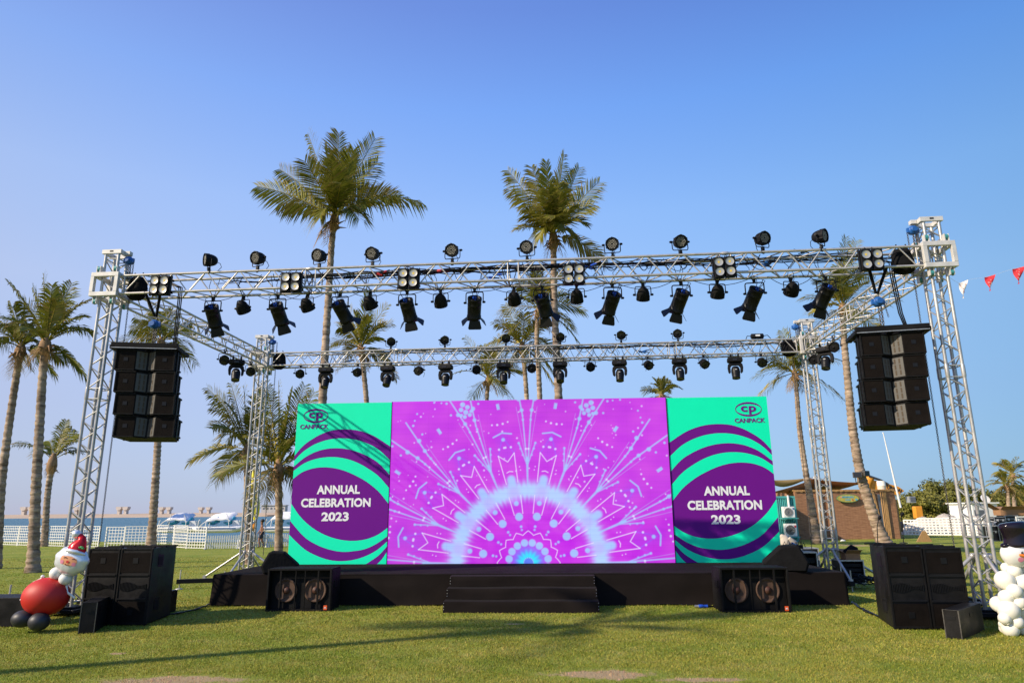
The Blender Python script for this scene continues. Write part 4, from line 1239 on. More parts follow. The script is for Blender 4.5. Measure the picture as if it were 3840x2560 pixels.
pa_cabinet('tall black loudspeaker near the snowman, left one of its pair', R0, yw, .555, 1.16, 1.02, .24, 0, -1)
pa_cabinet('tall black loudspeaker near the snowman, right one of its pair', R0 + dx * .562, yw, .56, 1.14, 1.02, 0, .05, 1)
# two slim microphones on goosenecks standing on the right pair
for i, (xb, xt, hh) in enumerate(((.30, .36, .42), (.70, .72, .47))):
    t = thing('gooseneck_microphone', ('slim gooseneck microphone on the left cabinet of the right loudspeaker pair', 'slim gooseneck microphone on the right cabinet of the right loudspeaker pair')[i], 'microphone', R0 + dx * xb + Vector((0, .75, 1.172)), yw, 'gooseneck microphones')
    b = MB(); b.lathe([(.06, 0), (.06, .012), (.012, .02)], 14); b.build('foot', 'black', t)
    b = MB(); b.tube([(0, 0, .015), (.02, 0, hh * .6), (xt - xb, 0, hh * .9)], .007, 6); b.build('stem', 'black', t)
    b = MB(); b.tube([(xt - xb, 0, hh * .88), (xt - xb + .01, -.02, hh * .95), (xt - xb + .02, -.04, hh)], [.012, .028, .02], 10); b.build('mic_head', 'black_matt', t)

def double_sub(label, bl, br, h, d):
    w = (br - bl).length; yaw = math.atan2(br.y - bl.y, br.x - bl.x)
    t = thing('subwoofer', label, 'loudspeaker', bl, yaw, 'double subwoofers before the stage')
    f = .035
    b = MB()
    b.box((w / 2, d / 2 + .02, .012), (w, d - .04, .024)); b.box((w / 2, d / 2 + .02, h - .012), (w, d - .04, .024))
    for x in (.012, w - .012): b.box((x, d / 2 + .02, h / 2), (.024, d - .04, h - .048))
    b.box((w / 2, d - .012, h / 2), (w - .048, .024, h - .048)); b.box((w / 2, .16, h / 2), (w - .048, .02, h - .048))
    for x in (f / 2, w - f / 2): b.box((x, 0, h / 2), (f, .04, h))
    for z in (f / 2, h - f / 2): b.box((w / 2, 0, z), (w - 2 * f, .038, f))
    b.build('cabinet', 'black_rough', t, bevel=.005)
    for cx in (w * .26, w * .72):
        X = Matrix.Translation((cx, .145, h * .47)) @ AX_Y
        b = MB(); b.lathe([(.205, .0), (.21, .022), (.19, .03), (.175, .018), (.15, .0), (.065, -.055 + .05)], 30, 0, X, True, True, False)
        b.lathe([(.07, -.004), (.062, .02), (.04, .038), (.002, .045)], 18, 1, X, True, False, True)
        b.build('driver_cone', ['cone', 'cap_brown'], t)
    b = MB()
    for x in (.205, .44, .585, .79): b.box((w * x, .002, h / 2), (.028 if x in (.205, .79) else .016, .03, h - 2 * f))
    b.build('grille_bar', 'black_rough', t)
    b = MB(); b.box((w * .925, -.022, h * .09), (.062, .008, .075)); bd = b.build('badge', 'orange_badge', t)
    text_mesh('badge_letters', 'JBL', 'label_white', bd, w * .925, h * .085, .046, .026, -.0265, bold=.03)
    b = MB()
    for sx in (-1, 1):
        b.box(((.0 if sx < 0 else w) + sx * .006, d * .45, h * .62), (.016, .20, .12))
    b.build('side_handle', 'black', t)
    return t
double_sub('wide subwoofer with two brown cones standing at the left of the stage front', gp(609.5, 1403.5), gp(758.5, 1403), .735, .56)
double_sub('wide subwoofer with two brown cones standing at the right of the stage front', gp(1659.5, 1406.3), gp(1819, 1405.4), .735, .56)

def wedge(label, p, yaw, s, sx):
    t = thing('stage_monitor', label, 'loudspeaker', p, yaw, 'wedge monitors at the stage corners')
    prof = [(-.34, 0), (.28, 0), (.42, .13), (.40, .18), (.08, .455), (-.20, .475), (-.25, .45), (-.40, .16)]
    prof = [(x * sx, z) for x, z in prof]
    if sx < 0: prof = prof[::-1]
    b = MB(); n = len(prof); vs = []
    for (y, k) in ((-.29, .90), (-.25, 1), (.27, 1), (.31, .9)):
        cz = .2
        vs += [(x * s * k, y * s, (cz + (z - cz) * k) * s) for x, z in prof]
    fs = [(j * n + i, j * n + (i + 1) % n, (j + 1) * n + (i + 1) % n, (j + 1) * n + i) for j in range(3) for i in range(n)]
    fs += [tuple(range(n - 1, -1, -1)), tuple(range(3 * n, 4 * n))]
    b.add(vs, fs); b.build('cabinet', 'bag', t, bevel=.012)
    b = MB()      # baffle cloth on the long slope
    a, c = Vector((.36 * sx * s, 0, .205 * s)), Vector((.07 * sx * s, 0, .452 * s)); nn = Vector((.66 * sx, 0, .75)) * .006
    q = [a + nn + Vector((0, -.22 * s, 0)), a + nn + Vector((0, .24 * s, 0)), c + nn + Vector((0, .24 * s, 0)), c + nn + Vector((0, -.22 * s, 0))]
    b.quad(*(q if sx > 0 else q[::-1])); b.build('grille', 'grille_brown', t)
    b = MB()
    a, c = Vector((-.275 * sx * s, 0, .365 * s)), Vector((-.355 * sx * s, 0, .19 * s)); nn = Vector((-.9 * sx, 0, .42)) * .006
    q = [a + nn + Vector((0, -.05, 0)), a + nn + Vector((0, .05, 0)), c + nn + Vector((0, .05, 0)), c + nn + Vector((0, -.05, 0))]
    b.quad(*q); b.quad(*q[::-1]); b.build('handle', 'lens_dark', t)
    return t
p = at(643, 1302, 14.35); wedge('padded black wedge monitor on the left front corner of the stage', (p.x, 14.35, .585), R(14), .86, 1)
p = at(1806, 1304, 13.86); wedge('padded black wedge monitor on the right front corner of the stage', (p.x, 13.86, .585), R(-16), 1.0, -1)

def plain_box(name, label, cat, a, b_, c, h, mat_='wood_black', bevel=.006, group=None, slot=True):
    """upright box standing on three ground points: a corner, b along the first side, c along the second"""
    yaw = math.atan2(b_.y - a.y, b_.x - a.x); w = (b_ - a).length
    n_ = Vector((-math.sin(yaw), math.cos(yaw), 0)); d = abs((c - a).dot(n_))
    t = thing(name, label, cat, a, yaw, group)
    b = MB(); b.box((w / 2, d / 2, h / 2), (w, d, h)); b.build('box_shell', mat_, t, bevel=bevel)
    for s in (0, 1):
        b = MB(); b.box((w / 2, -.003 if s == 0 else d + .003, h * .72), (.12 if w > .5 else .07, .006, .045)); b.build('hand_hole', 'black', t)
        b = MB(); b.box((-.003 if s == 0 else w + .003, d / 2, h * .72), (.006, .10, .045)); b.build('hand_hole', 'black', t)
    b = MB()
    for x in (.004, w - .004):
        for y in (.004, d - .004): b.box((x, y, h / 2), (.012, .012, h * .98))
    b.build('worn_edge', 'chain', t) if slot else None
    return t
plain_box('counterweight_box', 'narrow worn black plywood box leaning against the front left tower', 'box', gp(178.4, 1455.5), gp(215.5, 1453.5), gp(150, 1434), .44, group='black plywood boxes at the tower feet')
plain_box('counterweight_box', 'worn black plywood box with hand hole before the front right tower', 'box', gp(2211, 1469.4), gp(2261.6, 1447.3), gp(2173, 1465.4), .375, group='black plywood boxes at the tower feet')
plain_box('counterweight_box', 'long low black box behind the red balloon at the left edge', 'box', Vector((-10.2, 11.75, 0)), Vector((-7.75, 11.72, 0)), Vector((-10.2, 12.3, 0)), .44, group='black plywood boxes at the tower feet')
plain_box('counterweight_box', 'small low black box behind the left loudspeaker pair', 'box', Vector((-6.58, 12.98, 0)), Vector((-6.16, 12.98, 0)), Vector((-6.58, 13.4, 0)), .38, group='black plywood boxes at the tower feet')

# ------------------------------------------------------------------ balloon figures
M['bal_red'] = pmat('red_latex', (0.50, 0.014, 0.009), 0.55, 0, 0.05, 3)
M['bal_dark'] = pmat('dark_grey_latex', (0.025, 0.025, 0.03), 0.5, 0, 0.05, 3)
M['bal_white'] = pmat('white_latex', (0.78, 0.77, 0.72), 0.35, 0, 0.03, 3)
M['bal_cream'] = pmat('cream_latex', (0.80, 0.77, 0.66), 0.35, 0, 0.03, 3)
M['foil_silver'] = pmat('silver_white_foil', (0.72, 0.76, 0.82), 0.25, 0.35, 0.06, 5, bump=0.35, bscale=14)
M['foil_red'] = pmat('red_foil', (0.60, 0.01, 0.015), 0.22, 0.45, 0.1, 5, bump=0.3, bscale=14)
M['foil_white'] = pmat('white_foil', (0.80, 0.79, 0.75), 0.25, 0.1, 0.03, 5, bump=0.15, bscale=9)
M['foil_black'] = pmat('black_foil', (0.012, 0.008, 0.014), 0.12, 0.2, 0.1, 5, bump=0.25, bscale=6)
M['skin_print'] = pmat('printed_peach', (0.75, 0.33, 0.16), 0.4); M['pink_print'] = pmat('printed_pink', (0.75, 0.25, 0.35), 0.4)
M['brown_print'] = pmat('printed_brown', (0.10, 0.03, 0.03), 0.4); M['green_print'] = pmat('printed_green_leaf', (0.02, 0.22, 0.05), 0.4)
M['orange_print'] = pmat('printed_orange', (0.85, 0.22, 0.02), 0.4)
def zp(ox, oy, x, y, Y, sc=2.352): return at((ox + x / sc) / K, (oy + y / sc) / K, Y)
def disc_on(b, c, rx, rz, mi, n=16, rot=0.0, y=0):
    vs = [(c[0] + rx * math.cos(a) * math.cos(rot) - rz * math.sin(a) * math.sin(rot), y, c[1] + rx * math.cos(a) * math.sin(rot) + rz * math.sin(a) * math.cos(rot)) for a in [2 * math.pi * k / n for k in range(n)]]
    b.add(vs, [tuple(range(n))], mi)
Yb = 11.25
fig = thing('balloon_figure', 'balloon figure with a white bearded foil head, red cap and round red belly', 'balloon figure', (zp(0, 1900, 280, 1080, Yb).x, Yb, 0), 0)
def balloon(parent, name, mat_, P, r, neck=None, mb=None):
    b = MB(); o = Vector(parent.location); c = Vector(P) - o
    b.ball(tuple(c), r, 28, 18)
    if neck is not None:
        n_ = Vector(neck).normalized(); rr = r if not isinstance(r, tuple) else r[2]
        b.cyl(c + n_ * rr * .97, c + n_ * (rr * 1.08), .012, .02, 8)
    return b.build(name, mat_, parent)
u_ = .00178
def sz(x, y, Y=Yb): return zp(0, 1900, x, y, Y)
balloon(fig, 'belly_balloon', 'bal_red', sz(405, 790), (190 * u_, 160 * u_, 158 * u_), (.6, 0, -.8))
balloon(fig, 'foot_balloon', 'bal_dark', sz(200, 985, Yb - .12), (88 * u_, 80 * u_, 70 * u_)); balloon(fig, 'foot_balloon', 'bal_dark', sz(345, 1010, Yb - .16), (83 * u_, 80 * u_, 74 * u_))
balloon(fig, 'collar_balloon', 'bal_white', sz(495, 584), 53 * u_); balloon(fig, 'collar_balloon', 'bal_white', sz(578, 632), 53 * u_)
b = MB(); o = Vector(fig.location)
b.tube([sz(275, 690) - o, sz(300, 665) - o, sz(360, 637) - o, sz(440, 628) - o], [9 * u_, 11 * u_, 11 * u_, 9 * u_], 8); b.ball(tuple(sz(376, 614) - o), (16 * u_,) * 3, 10, 8)
b.build('arm_balloon', 'bal_white', fig)
b = MB(); b.tube([sz(585, 690) - o, sz(592, 750) - o, sz(660, 803) - o], [9 * u_, 11 * u_, 8 * u_], 8); b.build('arm_balloon', 'bal_white', fig)
b = MB(); b.tube([sz(180, 820) - o, sz(225, 790) - o], [8 * u_, 10 * u_], 8); b.build('arm_balloon', 'bal_white', fig)
# foil head, its face printed on the front
hc = sz(635, 468, Yb - .05); head_t = None
HX = Matrix.Translation(hc - o) @ Matrix.Rotation(R(12), 4, 'Y')
b = MB(); n, m = 40, 12; vs = []
for j in range(m + 1):
    t_ = math.pi * j / m
    for k in range(n):
        a = 2 * math.pi * k / n; lob = 1 + .035 * math.sin(9 * a) * math.sin(t_) ** 3
        vs.append((148 * u_ * lob * math.sin(t_) * math.cos(a), -.12 * math.cos(t_), 122 * u_ * lob * math.sin(t_) * math.sin(a) * (1.05 if math.sin(a) < 0 else .95)))
b.add(vs, [(j * n + k, j * n + (k + 1) % n, (j + 1) * n + (k + 1) % n, (j + 1) * n + k) for j in range(m) for k in range(n)], 0, True, HX)
hd = b.build('foil_head', 'foil_silver', fig)
def face_y(x, z): 
    q = min(.98, math.hypot(x / (148 * u_), z / (122 * u_))); return -.12 * math.sqrt(1 - q * q)
b = MB()
def patch(cx, cz, rx, rz, mi, off, rot=0.0, n=18):
    vs = [(cx, face_y(cx, cz) - off, cz)]
    for rr in (.5, 1):
        for k in range(n):
            a = 2 * math.pi * k / n
            x = cx + rr * (rx * math.cos(a) * math.cos(rot) - rz * math.sin(a) * math.sin(rot)); z = cz + rr * (rx * math.cos(a) * math.sin(rot) + rz * math.sin(a) * math.cos(rot))
            vs.append((x, face_y(x, z) - off, z))
    fs = [(0, 1 + k, 1 + (k + 1) % n) for k in range(n)] + [(1 + k, 1 + n + k, 1 + n + (k + 1) % n, 1 + (k + 1) % n) for k in range(n)]
    b.add(vs, fs, mi, True, HX)
patch(10 * u_, 0, 72 * u_, 40 * u_, 0, .003); patch(-45 * u_, 5 * u_, 20 * u_, 30 * u_, 0, .0035); patch(62 * u_, 0, 20 * u_, 28 * u_, 0, .0035)
patch(-42 * u_, -18 * u_, 17 * u_, 17 * u_, 1, .006); patch(62 * u_, -20 * u_, 17 * u_, 17 * u_, 1, .006); patch(8 * u_, -8 * u_, 13 * u_, 10 * u_, 2, .009)
for cx in (-22, 52):
    b.tube([((cx + 15 * math.cos(a)) * u_, face_y(cx * u_, 20 * u_) - .008, (12 + 14 * math.sin(a)) * u_) for a in [R(20 + 14 * k) for k in range(11)]], .0045, 5, 3, X=HX)
b.tube([((6 + 14 * math.cos(a)) * u_, face_y(0, -30 * u_) - .008, (-24 + 12 * math.sin(a)) * u_) for a in [R(200 + 14 * k) for k in range(11)]], .0045, 5, 3, X=HX)
b.build('printed_face', ['skin_print', 'pink_print', 'red', 'brown_print'], hd)
b = MB(); pts = [(-10, 92, 78), (-8, 112, 74), (-2, 140, 62), (4, 170, 46), (0, 192, 34), (-22, 208, 24), (-44, 212, 16)]
b.tube([Vector((x * u_ + 30 * u_, -.03, z * u_)) for x, z, r_ in pts], [r_ * u_ for x, z, r_ in pts], 20, X=HX @ Matrix.Diagonal((1, .8, 1, 1)).to_4x4()); b.build('foil_cap', 'foil_red', hd)
b = MB(); b.ball((-28 * u_, -.03, 218 * u_), 36 * u_, 16, 12, X=HX, noise=.06); b.build('pompom', 'foil_silver', hd)
b = MB(); b.tube([(-62 * u_, -.075, 74 * u_), (-10 * u_, -.125, 84 * u_), (50 * u_, -.12, 84 * u_), (112 * u_, -.05, 72 * u_)], [10 * u_, 18 * u_, 18 * u_, 10 * u_], 10, X=HX)
b.build('cap_brim', 'foil_silver', hd)
b = MB()
for ang in (20, 160, 80): b.ball((75 * u_ + 16 * u_ * math.cos(R(ang)), -.10, 118 * u_ + 10 * u_ * math.sin(R(ang))), (17 * u_, .012, 10 * u_), 10, 6, X=HX)
b.build('holly_leaf', 'green_print', hd)

Ys = 10.3; us = .00163
def nz(x, y, Y=Ys): return zp(2840, 1893, x, y, Y, 2.351)
snow = thing('balloon_snowman', 'balloon snowman with a black foil top hat and carrot nose at the right edge', 'balloon figure', (nz(2300, 1140).x, Ys, 0), 0)
for i, (x, y, r_, dy) in enumerate(((2195, 552, 44, .05), (2268, 578, 57, -.02), (2370, 570, 50, 0), (2182, 662, 80, 0), (2338, 680, 76, -.04), (2268, 760, 63, -.12), (2195, 812, 62, -.06), (2345, 800, 60, .02), (2125, 872, 66, .05), (2310, 856, 58, -.12), (2216, 926, 87, -.08), (2345, 935, 80, 0),
        (2180, 998, 50, -.12), (2287, 1030, 56, -.12), (2166, 1050, 36, .02), (2230, 1090, 69, -.06), (2350, 1098, 52, 0), (2260, 920, 80, .18), (2300, 700, 90, .2), (2440, 650, 70, 0), (2430, 780, 70, 0), (2440, 900, 80, 0), (2430, 1030, 70, 0), (2330, 1085, 60, .15), (2200, 1090, 60, .2))):
    balloon(snow, 'body_balloon', 'bal_cream', nz(x, y, Ys + dy), r_ * us, (math.sin(i * 2.1), -.5, -.8))
o = Vector(snow.location)
hc = nz(2290, 430, Ys - .05) - o
b = MB(); b.ball(tuple(hc), (138 * us, .14, 112 * us), 28, 18); hd = b.build('foil_head', 'foil_white', snow)
def fy(x, z): 
    q = min(.97, math.hypot(x / (138 * us), z / (112 * us))); return -.14 * math.sqrt(1 - q * q)
HX = Matrix.Translation(hc); face_y = fy
b = MB()
patch(-10 * us, 10 * us, 14 * us, 16 * us, 0, .005); patch(74 * us, 6 * us, 14 * us, 16 * us, 0, .005)
b.ball((-6 * us, fy(-10 * us, 10 * us) - .006, 15 * us), (4 * us, .002, 5 * us), 8, 6, 3, HX)
patch(-30 * us, -42 * us, 23 * us, 21 * us, 1, .005); patch(100 * us, -45 * us, 20 * us, 20 * us, 1, .005)
b.tube([(-42 * us, fy(-42 * us, 0) - .012, -2 * us), (10 * us, fy(10 * us, 0) - .022, -14 * us), (58 * us, fy(58 * us, 0) - .012, -20 * us)], [9 * us, 16 * us, 17 * us], 10, 2, X=HX)
b.tube([((52 + 42 * math.cos(a)) * us, fy(40 * us, -55 * us) - .008, (-38 + 38 * math.sin(a)) * us) for a in [R(185 + 17 * k) for k in range(9)]], .005, 5, 0, X=HX)
b.build('printed_face', ['bal_dark', 'pink_print', 'orange_print', 'label_white'], hd)
b = MB(); hx = nz(2295, 345, Ys - .05) - o; Hh = Matrix.Translation(hx) @ Matrix.Rotation(R(-8), 4, 'Y')
b.lathe([(.02, -.03), (118 * us, -.025), (122 * us, 0), (108 * us, .05), (100 * us, .13), (104 * us, .20), (112 * us, .27), (100 * us, .30), (.02, .31)], 28, X=Hh @ Matrix.Diagonal((1, .75, 1, 1)).to_4x4())
b.ball((-125 * us, -.02, .015), (30 * us, .06, 22 * us), 12, 8, X=Hh); b.ball((125 * us, -.02, .015), (30 * us, .06, 22 * us), 12, 8, X=Hh); b.build('foil_hat', 'foil_black', hd)

# ------------------------------------------------------------------ things lying about on the grass
b = MB(); a = gp(2, 1, 0) if False else None
def ground_cable(label, pts, r=.011, n=1, seed=0, group='cables on the lawn'):
    rng = random.Random(seed); b = MB()
    for k in range(n):
        q = [gp(u, v) for u, v in pts]
        out = []
        for i in range(len(q) - 1):
            for j in range(5):
                p = q[i].lerp(q[i + 1], j / 5); p.x += rng.uniform(-.02, .02) + .05 * k * math.sin(i * 1.7 + k); p.y += rng.uniform(-.015, .015) + .04 * k; p.z = gz(p.y) + .028; out.append(p)
        out.append(q[-1] + Vector((0, 0, .028)))
        b.tube(out, r, 5)
    tag(b.build('ground_cable', 'black'), label, 'cables', group)
ground_cable('black cables on the grass between the left loudspeaker pair and the stage', [(388, 1414), (420, 1408), (452, 1402), (474, 1394), (486, 1386)], .012, 2, 1)
ground_cable('black cables on the grass between the stage and the right loudspeaker pair', [(1955, 1385), (1972, 1398), (1990, 1404), (2012, 1415), (2022, 1420)], .012, 2, 2)
ground_cable('black cable trailing behind the front right tower to the right edge', [(2262, 1412), (2300, 1418), (2345, 1420)], .02, 2, 3)
t = thing('cable_plug', 'blue and silver power plug lying on the grass before the stage right of the steps', 'connector', gp(1605, 1396) + Vector((0, 0, .035)), R(-4))
b = MB(); b.tube([(0, 0, 0), (.07, 0, 0), (.075, 0, 0), (.16, 0, 0)], [.03, .032, .026, .026], 10); b.build('socket', 'blue', t)
b = MB(); b.tube([(-.07, 0, 0), (0, 0, 0)], .024, 10); b.build('collar', 'chain_light', t)
b = MB(); b.tube([(.16, 0, 0), (.24, .02, -.005), (.30, .06, -.01)], [.022, .014, .012], 8); b.build('cable', 'black', t)
# ------------------------------------------------------------------ fences
def lattice_panel(label, a, b_, h, group, cell=.225, r=.0155, extra_post=True, bottom=.06):
    d = b_ - a; L_ = math.hypot(d.x, d.y); yaw = math.atan2(d.y, d.x)
    t = thing('lattice_fence_panel', label, 'fence panel', a, yaw, group)
    b = MB(); n = max(2, round(L_ / cell)); m = max(2, round((h - bottom) / (cell * .8)))
    for i in range(n + 1): b.box((L_ * i / n, 0, (h + bottom) / 2), (r * 2, .012, h - bottom))
    for j in range(m + 1): b.box((L_ / 2, -.013, bottom + (h - bottom) * j / m), (L_, .014, r * 2.2))
    b.build('lattice', 'fence_white', t)
    b = MB()
    for x in (0, L_): b.box((x, .012, h / 2 + .01), (.07, .05, h + .02))
    b.build('post', 'fence_white', t)
    return t
def picket_panel(label, a, b_, h, group):
    d = b_ - a; L_ = math.hypot(d.x, d.y); yaw = math.atan2(d.y, d.x)
    t = thing('picket_fence_panel', label, 'fence panel', a, yaw, group)
    n = max(3, round(L_ / .125)); b = MB()
    for i in range(n + 1):
        x = L_ * i / n; w = .036
        b.add([(x - w, -.01, .03), (x + w, -.01, .03), (x + w, -.01, h - .05), (x, -.01, h), (x - w, -.01, h - .05), (x - w, .01, .03), (x + w, .01, .03), (x + w, .01, h - .05), (x, .01, h), (x - w, .01, h - .05)],
              [(0, 1, 2, 3, 4), (9, 8, 7, 6, 5), (0, 5, 6, 1), (1, 6, 7, 2), (2, 7, 8, 3), (3, 8, 9, 4), (4, 9, 5, 0)])
    b.build('picket', 'fence_white', t)
    b = MB()
    for z in (.2, h - .22): b.box((L_ / 2, .025, z), (L_, .028, .06))
    b.build('rail', 'fence_white', t)
    b = MB()
    for x in (.0, L_):
        b.box((x, .02, .25), (.06, .05, .5)); b.tube([(x, -.30, .02), (x, 0, .48)], .022, 6); b.box((x, -.1, .03), (.07, .6, .05))
    b.build('foot_stand', 'fence_white', t)
    return t
segs = [((-60, 1250), (38, 1252.5), 1.28), ((40, 1252.5), (92, 1254), 1.28), ((94, 1254), (150, 1255.5), 1.28), ((152, 1255.5), (224, 1257), 1.27), ((240, 1256.5), (282, 1256.5), 1.22), ((283, 1256.5), (341, 1256), 1.25),
        ((357, 1255), (396, 1256.5), 1.30), ((398, 1257), (427, 1259.5), 1.30), ((428, 1259.5), (470, 1260.5), 1.24)]
nm = ['at the left edge of the picture', 'behind the thick left palm trunk', 'between the thick palm trunk and the front left tower', 'right of the front left tower', 'sagging, behind the left loudspeaker pair', 'left of the slim palm trunk', 'just right of the slim palm trunk', 'before the first pedal boat', 'next to the picket fence']
for (a, c, h), n_ in zip(segs, nm): lattice_panel('white lattice fence panel ' + n_, gp(*a), gp(*c), h, 'white lattice fence by the shore')
pk = [((471, 1261), (545, 1259.5), 'left of the rear left tower'), ((549, 1258.5), (612, 1256), 'behind the rear left tower'), ((614, 1256), (668, 1255), 'beside the backdrop behind the palm')]
for a, c, n_ in pk: picket_panel('low white picket fence panel ' + n_, gp(*a), gp(*c), .78, 'low white picket fence')
rs = [((2080, 1228), (2112, 1228.5), 1.1), ((2112, 1228.5), (2170, 1229), 1.22), ((2170, 1229), (2215, 1229.5), 1.25), ((2215, 1229.5), (2262, 1230), 1.25)]
rn = ['next to the hut', 'before the sand heaps', 'left of the front right tower legs', 'behind the front right tower legs']
M['fence_solid'] = M['fence_white']
for (a, c, h), n_ in zip(rs, rn): lattice_panel('white broad lattice fence panel on the right lawn ' + n_, gp(*a), gp(*c), h, 'white lattice fence on the right lawn', .24, .042)

# ------------------------------------------------------------------ pedal boats at the water
M['canopy'] = pmat('white_canvas', (0.80, 0.79, 0.78), 0.8, 0, 0.06, 3, bump=0.3, bscale=5)
M['boat_white'] = pmat('white_gelcoat', (0.75, 0.76, 0.76), 0.35, 0, 0.05, 3)
M['turquoise'] = pmat('turquoise_plastic', (0.04, 0.42, 0.60), 0.4); M['boat_blue'] = pmat('dark_blue_hull', (0.03, 0.12, 0.30), 0.4)
def pedal_boat(label, u0, u1, v_hull, v_top, Y, lean):
    pa, pb = at(u0, v_hull, Y), at(u1, v_hull, Y); w = pb.x - pa.x
    t = thing('pedal_boat', label, 'boat', (pa.x + w / 2, Y, pa.z), R(3), 'pedal boats with white canopies')
    b = MB()
    for y in (-.55, .55):
        pts = [(-w / 2, y, .25), (-w * .44, y, .16), (-w * .25, y, .12), (w * .3, y, .12), (w * .46, y, .2), (w * .5, y, .3)]
        b.tube(pts, [.06, .16, .21, .21, .15, .05], 10)
    b.box((0, 0, .27), (w * .9, 1.0, .08)); b.build('hull', 'boat_white', t)
    b = MB(); 
    for y in (-.765,): b.box((w * .0, y, .20), (w * .8, .012, .07))
    b.build('hull_stripe', 'boat_blue', t)
    for x in (-w * .12, w * .20):
        b = MB()
        b.tube([(x + .28, 0, .95), (x + .16, 0, .62), (x - .12, 0, .5), (x - .34, 0, .56)], [.05, .09, .10, .07], 8, X=Matrix.Diagonal((1, 5.2, 1, 1)).to_4x4()); b.build('seat', 'turquoise', t)
    b = MB(); b.box((w * .36, 0, .5), (.5, .8, .4)); b.tube([(w * .36, 0, .7), (w * .30, 0, .95)], .03, 6); b.build('console', 'boat_white', t, bevel=.05)
    hz = at(u0, v_top, Y).z - pa.z
    b = MB(); n, m = 16, 6; vs = []
    cw = w * .62
    for j in range(m + 1):
        for i in range(n + 1):
            q = i / n; x = -cw / 2 + cw * q
            z = hz - .42 * max(0, 1 - q / .3) ** 1.6 - .16 * max(0, (q - .86) / .14) ** 1.5 - (.16 * (1 - q) if lean else .03)
            vs.append((x - .15, -.75 + 1.5 * j / m, z - .42 + .42 * j / m + .02 * math.sin(j * 2.1 + i * .9)))
    fs = [(j * (n + 1) + i, j * (n + 1) + i + 1, (j + 1) * (n + 1) + i + 1, (j + 1) * (n + 1) + i) for j in range(m) for i in range(n)]
    fr = [(j * (n + 1), (j + 1) * (n + 1)) for j in range(m)]
    b.add(vs, fs, 0, True)
    for j in (0, m):                                  # side valance
        row = [vs[j * (n + 1) + i] for i in range(n + 1)]; k = len(row)
        b.add(row + [(x, y, z - .07 - .01 * math.sin(x * 9)) for x, y, z in row], [(i, i + 1, k + i + 1, k + i) for i in range(k - 1)], 0, True)
    b.build('canopy', 'canopy', t)
    for y in (-.68, .68):
        b = MB()
        b.tube([(-cw * .62, y, .3), (-cw * .60, y, hz * .55), (-cw * .48 - .15, y, hz - .5)], .025, 6); b.tube([(-cw * .25, y, .3), (-cw * .2, y, hz - .15)], .025, 6); b.tube([(cw * .40, y, .3), (cw * .36, y, hz - .4), (cw * .28, y, hz - .12)], .025, 6)
        b.build('canopy_pole', 'white', t)
    return t
pedal_boat('first pedal boat from the left, white canopy over turquoise seats', 362, 459, 1220, 1177, 50, False)
pedal_boat('second pedal boat, tilted white canopy left of the rear left tower', 450, 560, 1220, 1175, 48, True)
pedal_boat('pedal boat partly hidden by the green backdrop panel', 604, 700, 1220, 1174, 49, False)
M['yellow'] = pmat('yellow_plastic', (0.85, 0.72, 0.02), 0.4)
def kayak(label, a, c, Y, wid):
    p0, p1 = at(*a, Y), at(*c, Y); d = (p1 - p0)
    t = MB(); n = 12; pts = [p0 + d * (i / n) for i in range(n + 1)]
    t.tube([p - p0 for p in pts], [max(.015, wid * math.sin(math.pi * (i / n) ** .9) ** .7) for i in range(n + 1)], 10, X=None)
    o = t.build('kayak', 'yellow', None, loc=p0); tag(o, label, 'kayak', 'yellow kayaks stood on end')
kayak('tall slim yellow kayak stood on end inside the rear left tower', (573.5, 1213), (585, 1068), 33, .19)
kayak('shorter yellow kayak stood on end right of the tall one', (586, 1200), (591, 1128), 36, .18)
M['float_orange'] = pmat('orange_plastic', (.8, .30, .02), .4)
b = MB(); p = at(583, 1211, 33); b.ball((0, 0, 0), (.13, .13, .16), 12, 8); b.cyl((0, 0, .15), (0, 0, .24), .04, n=8)
tag(b.build('marker_buoy', 'float_orange', None, loc=p), 'small orange yellow buoy under the yellow kayaks', 'buoy')

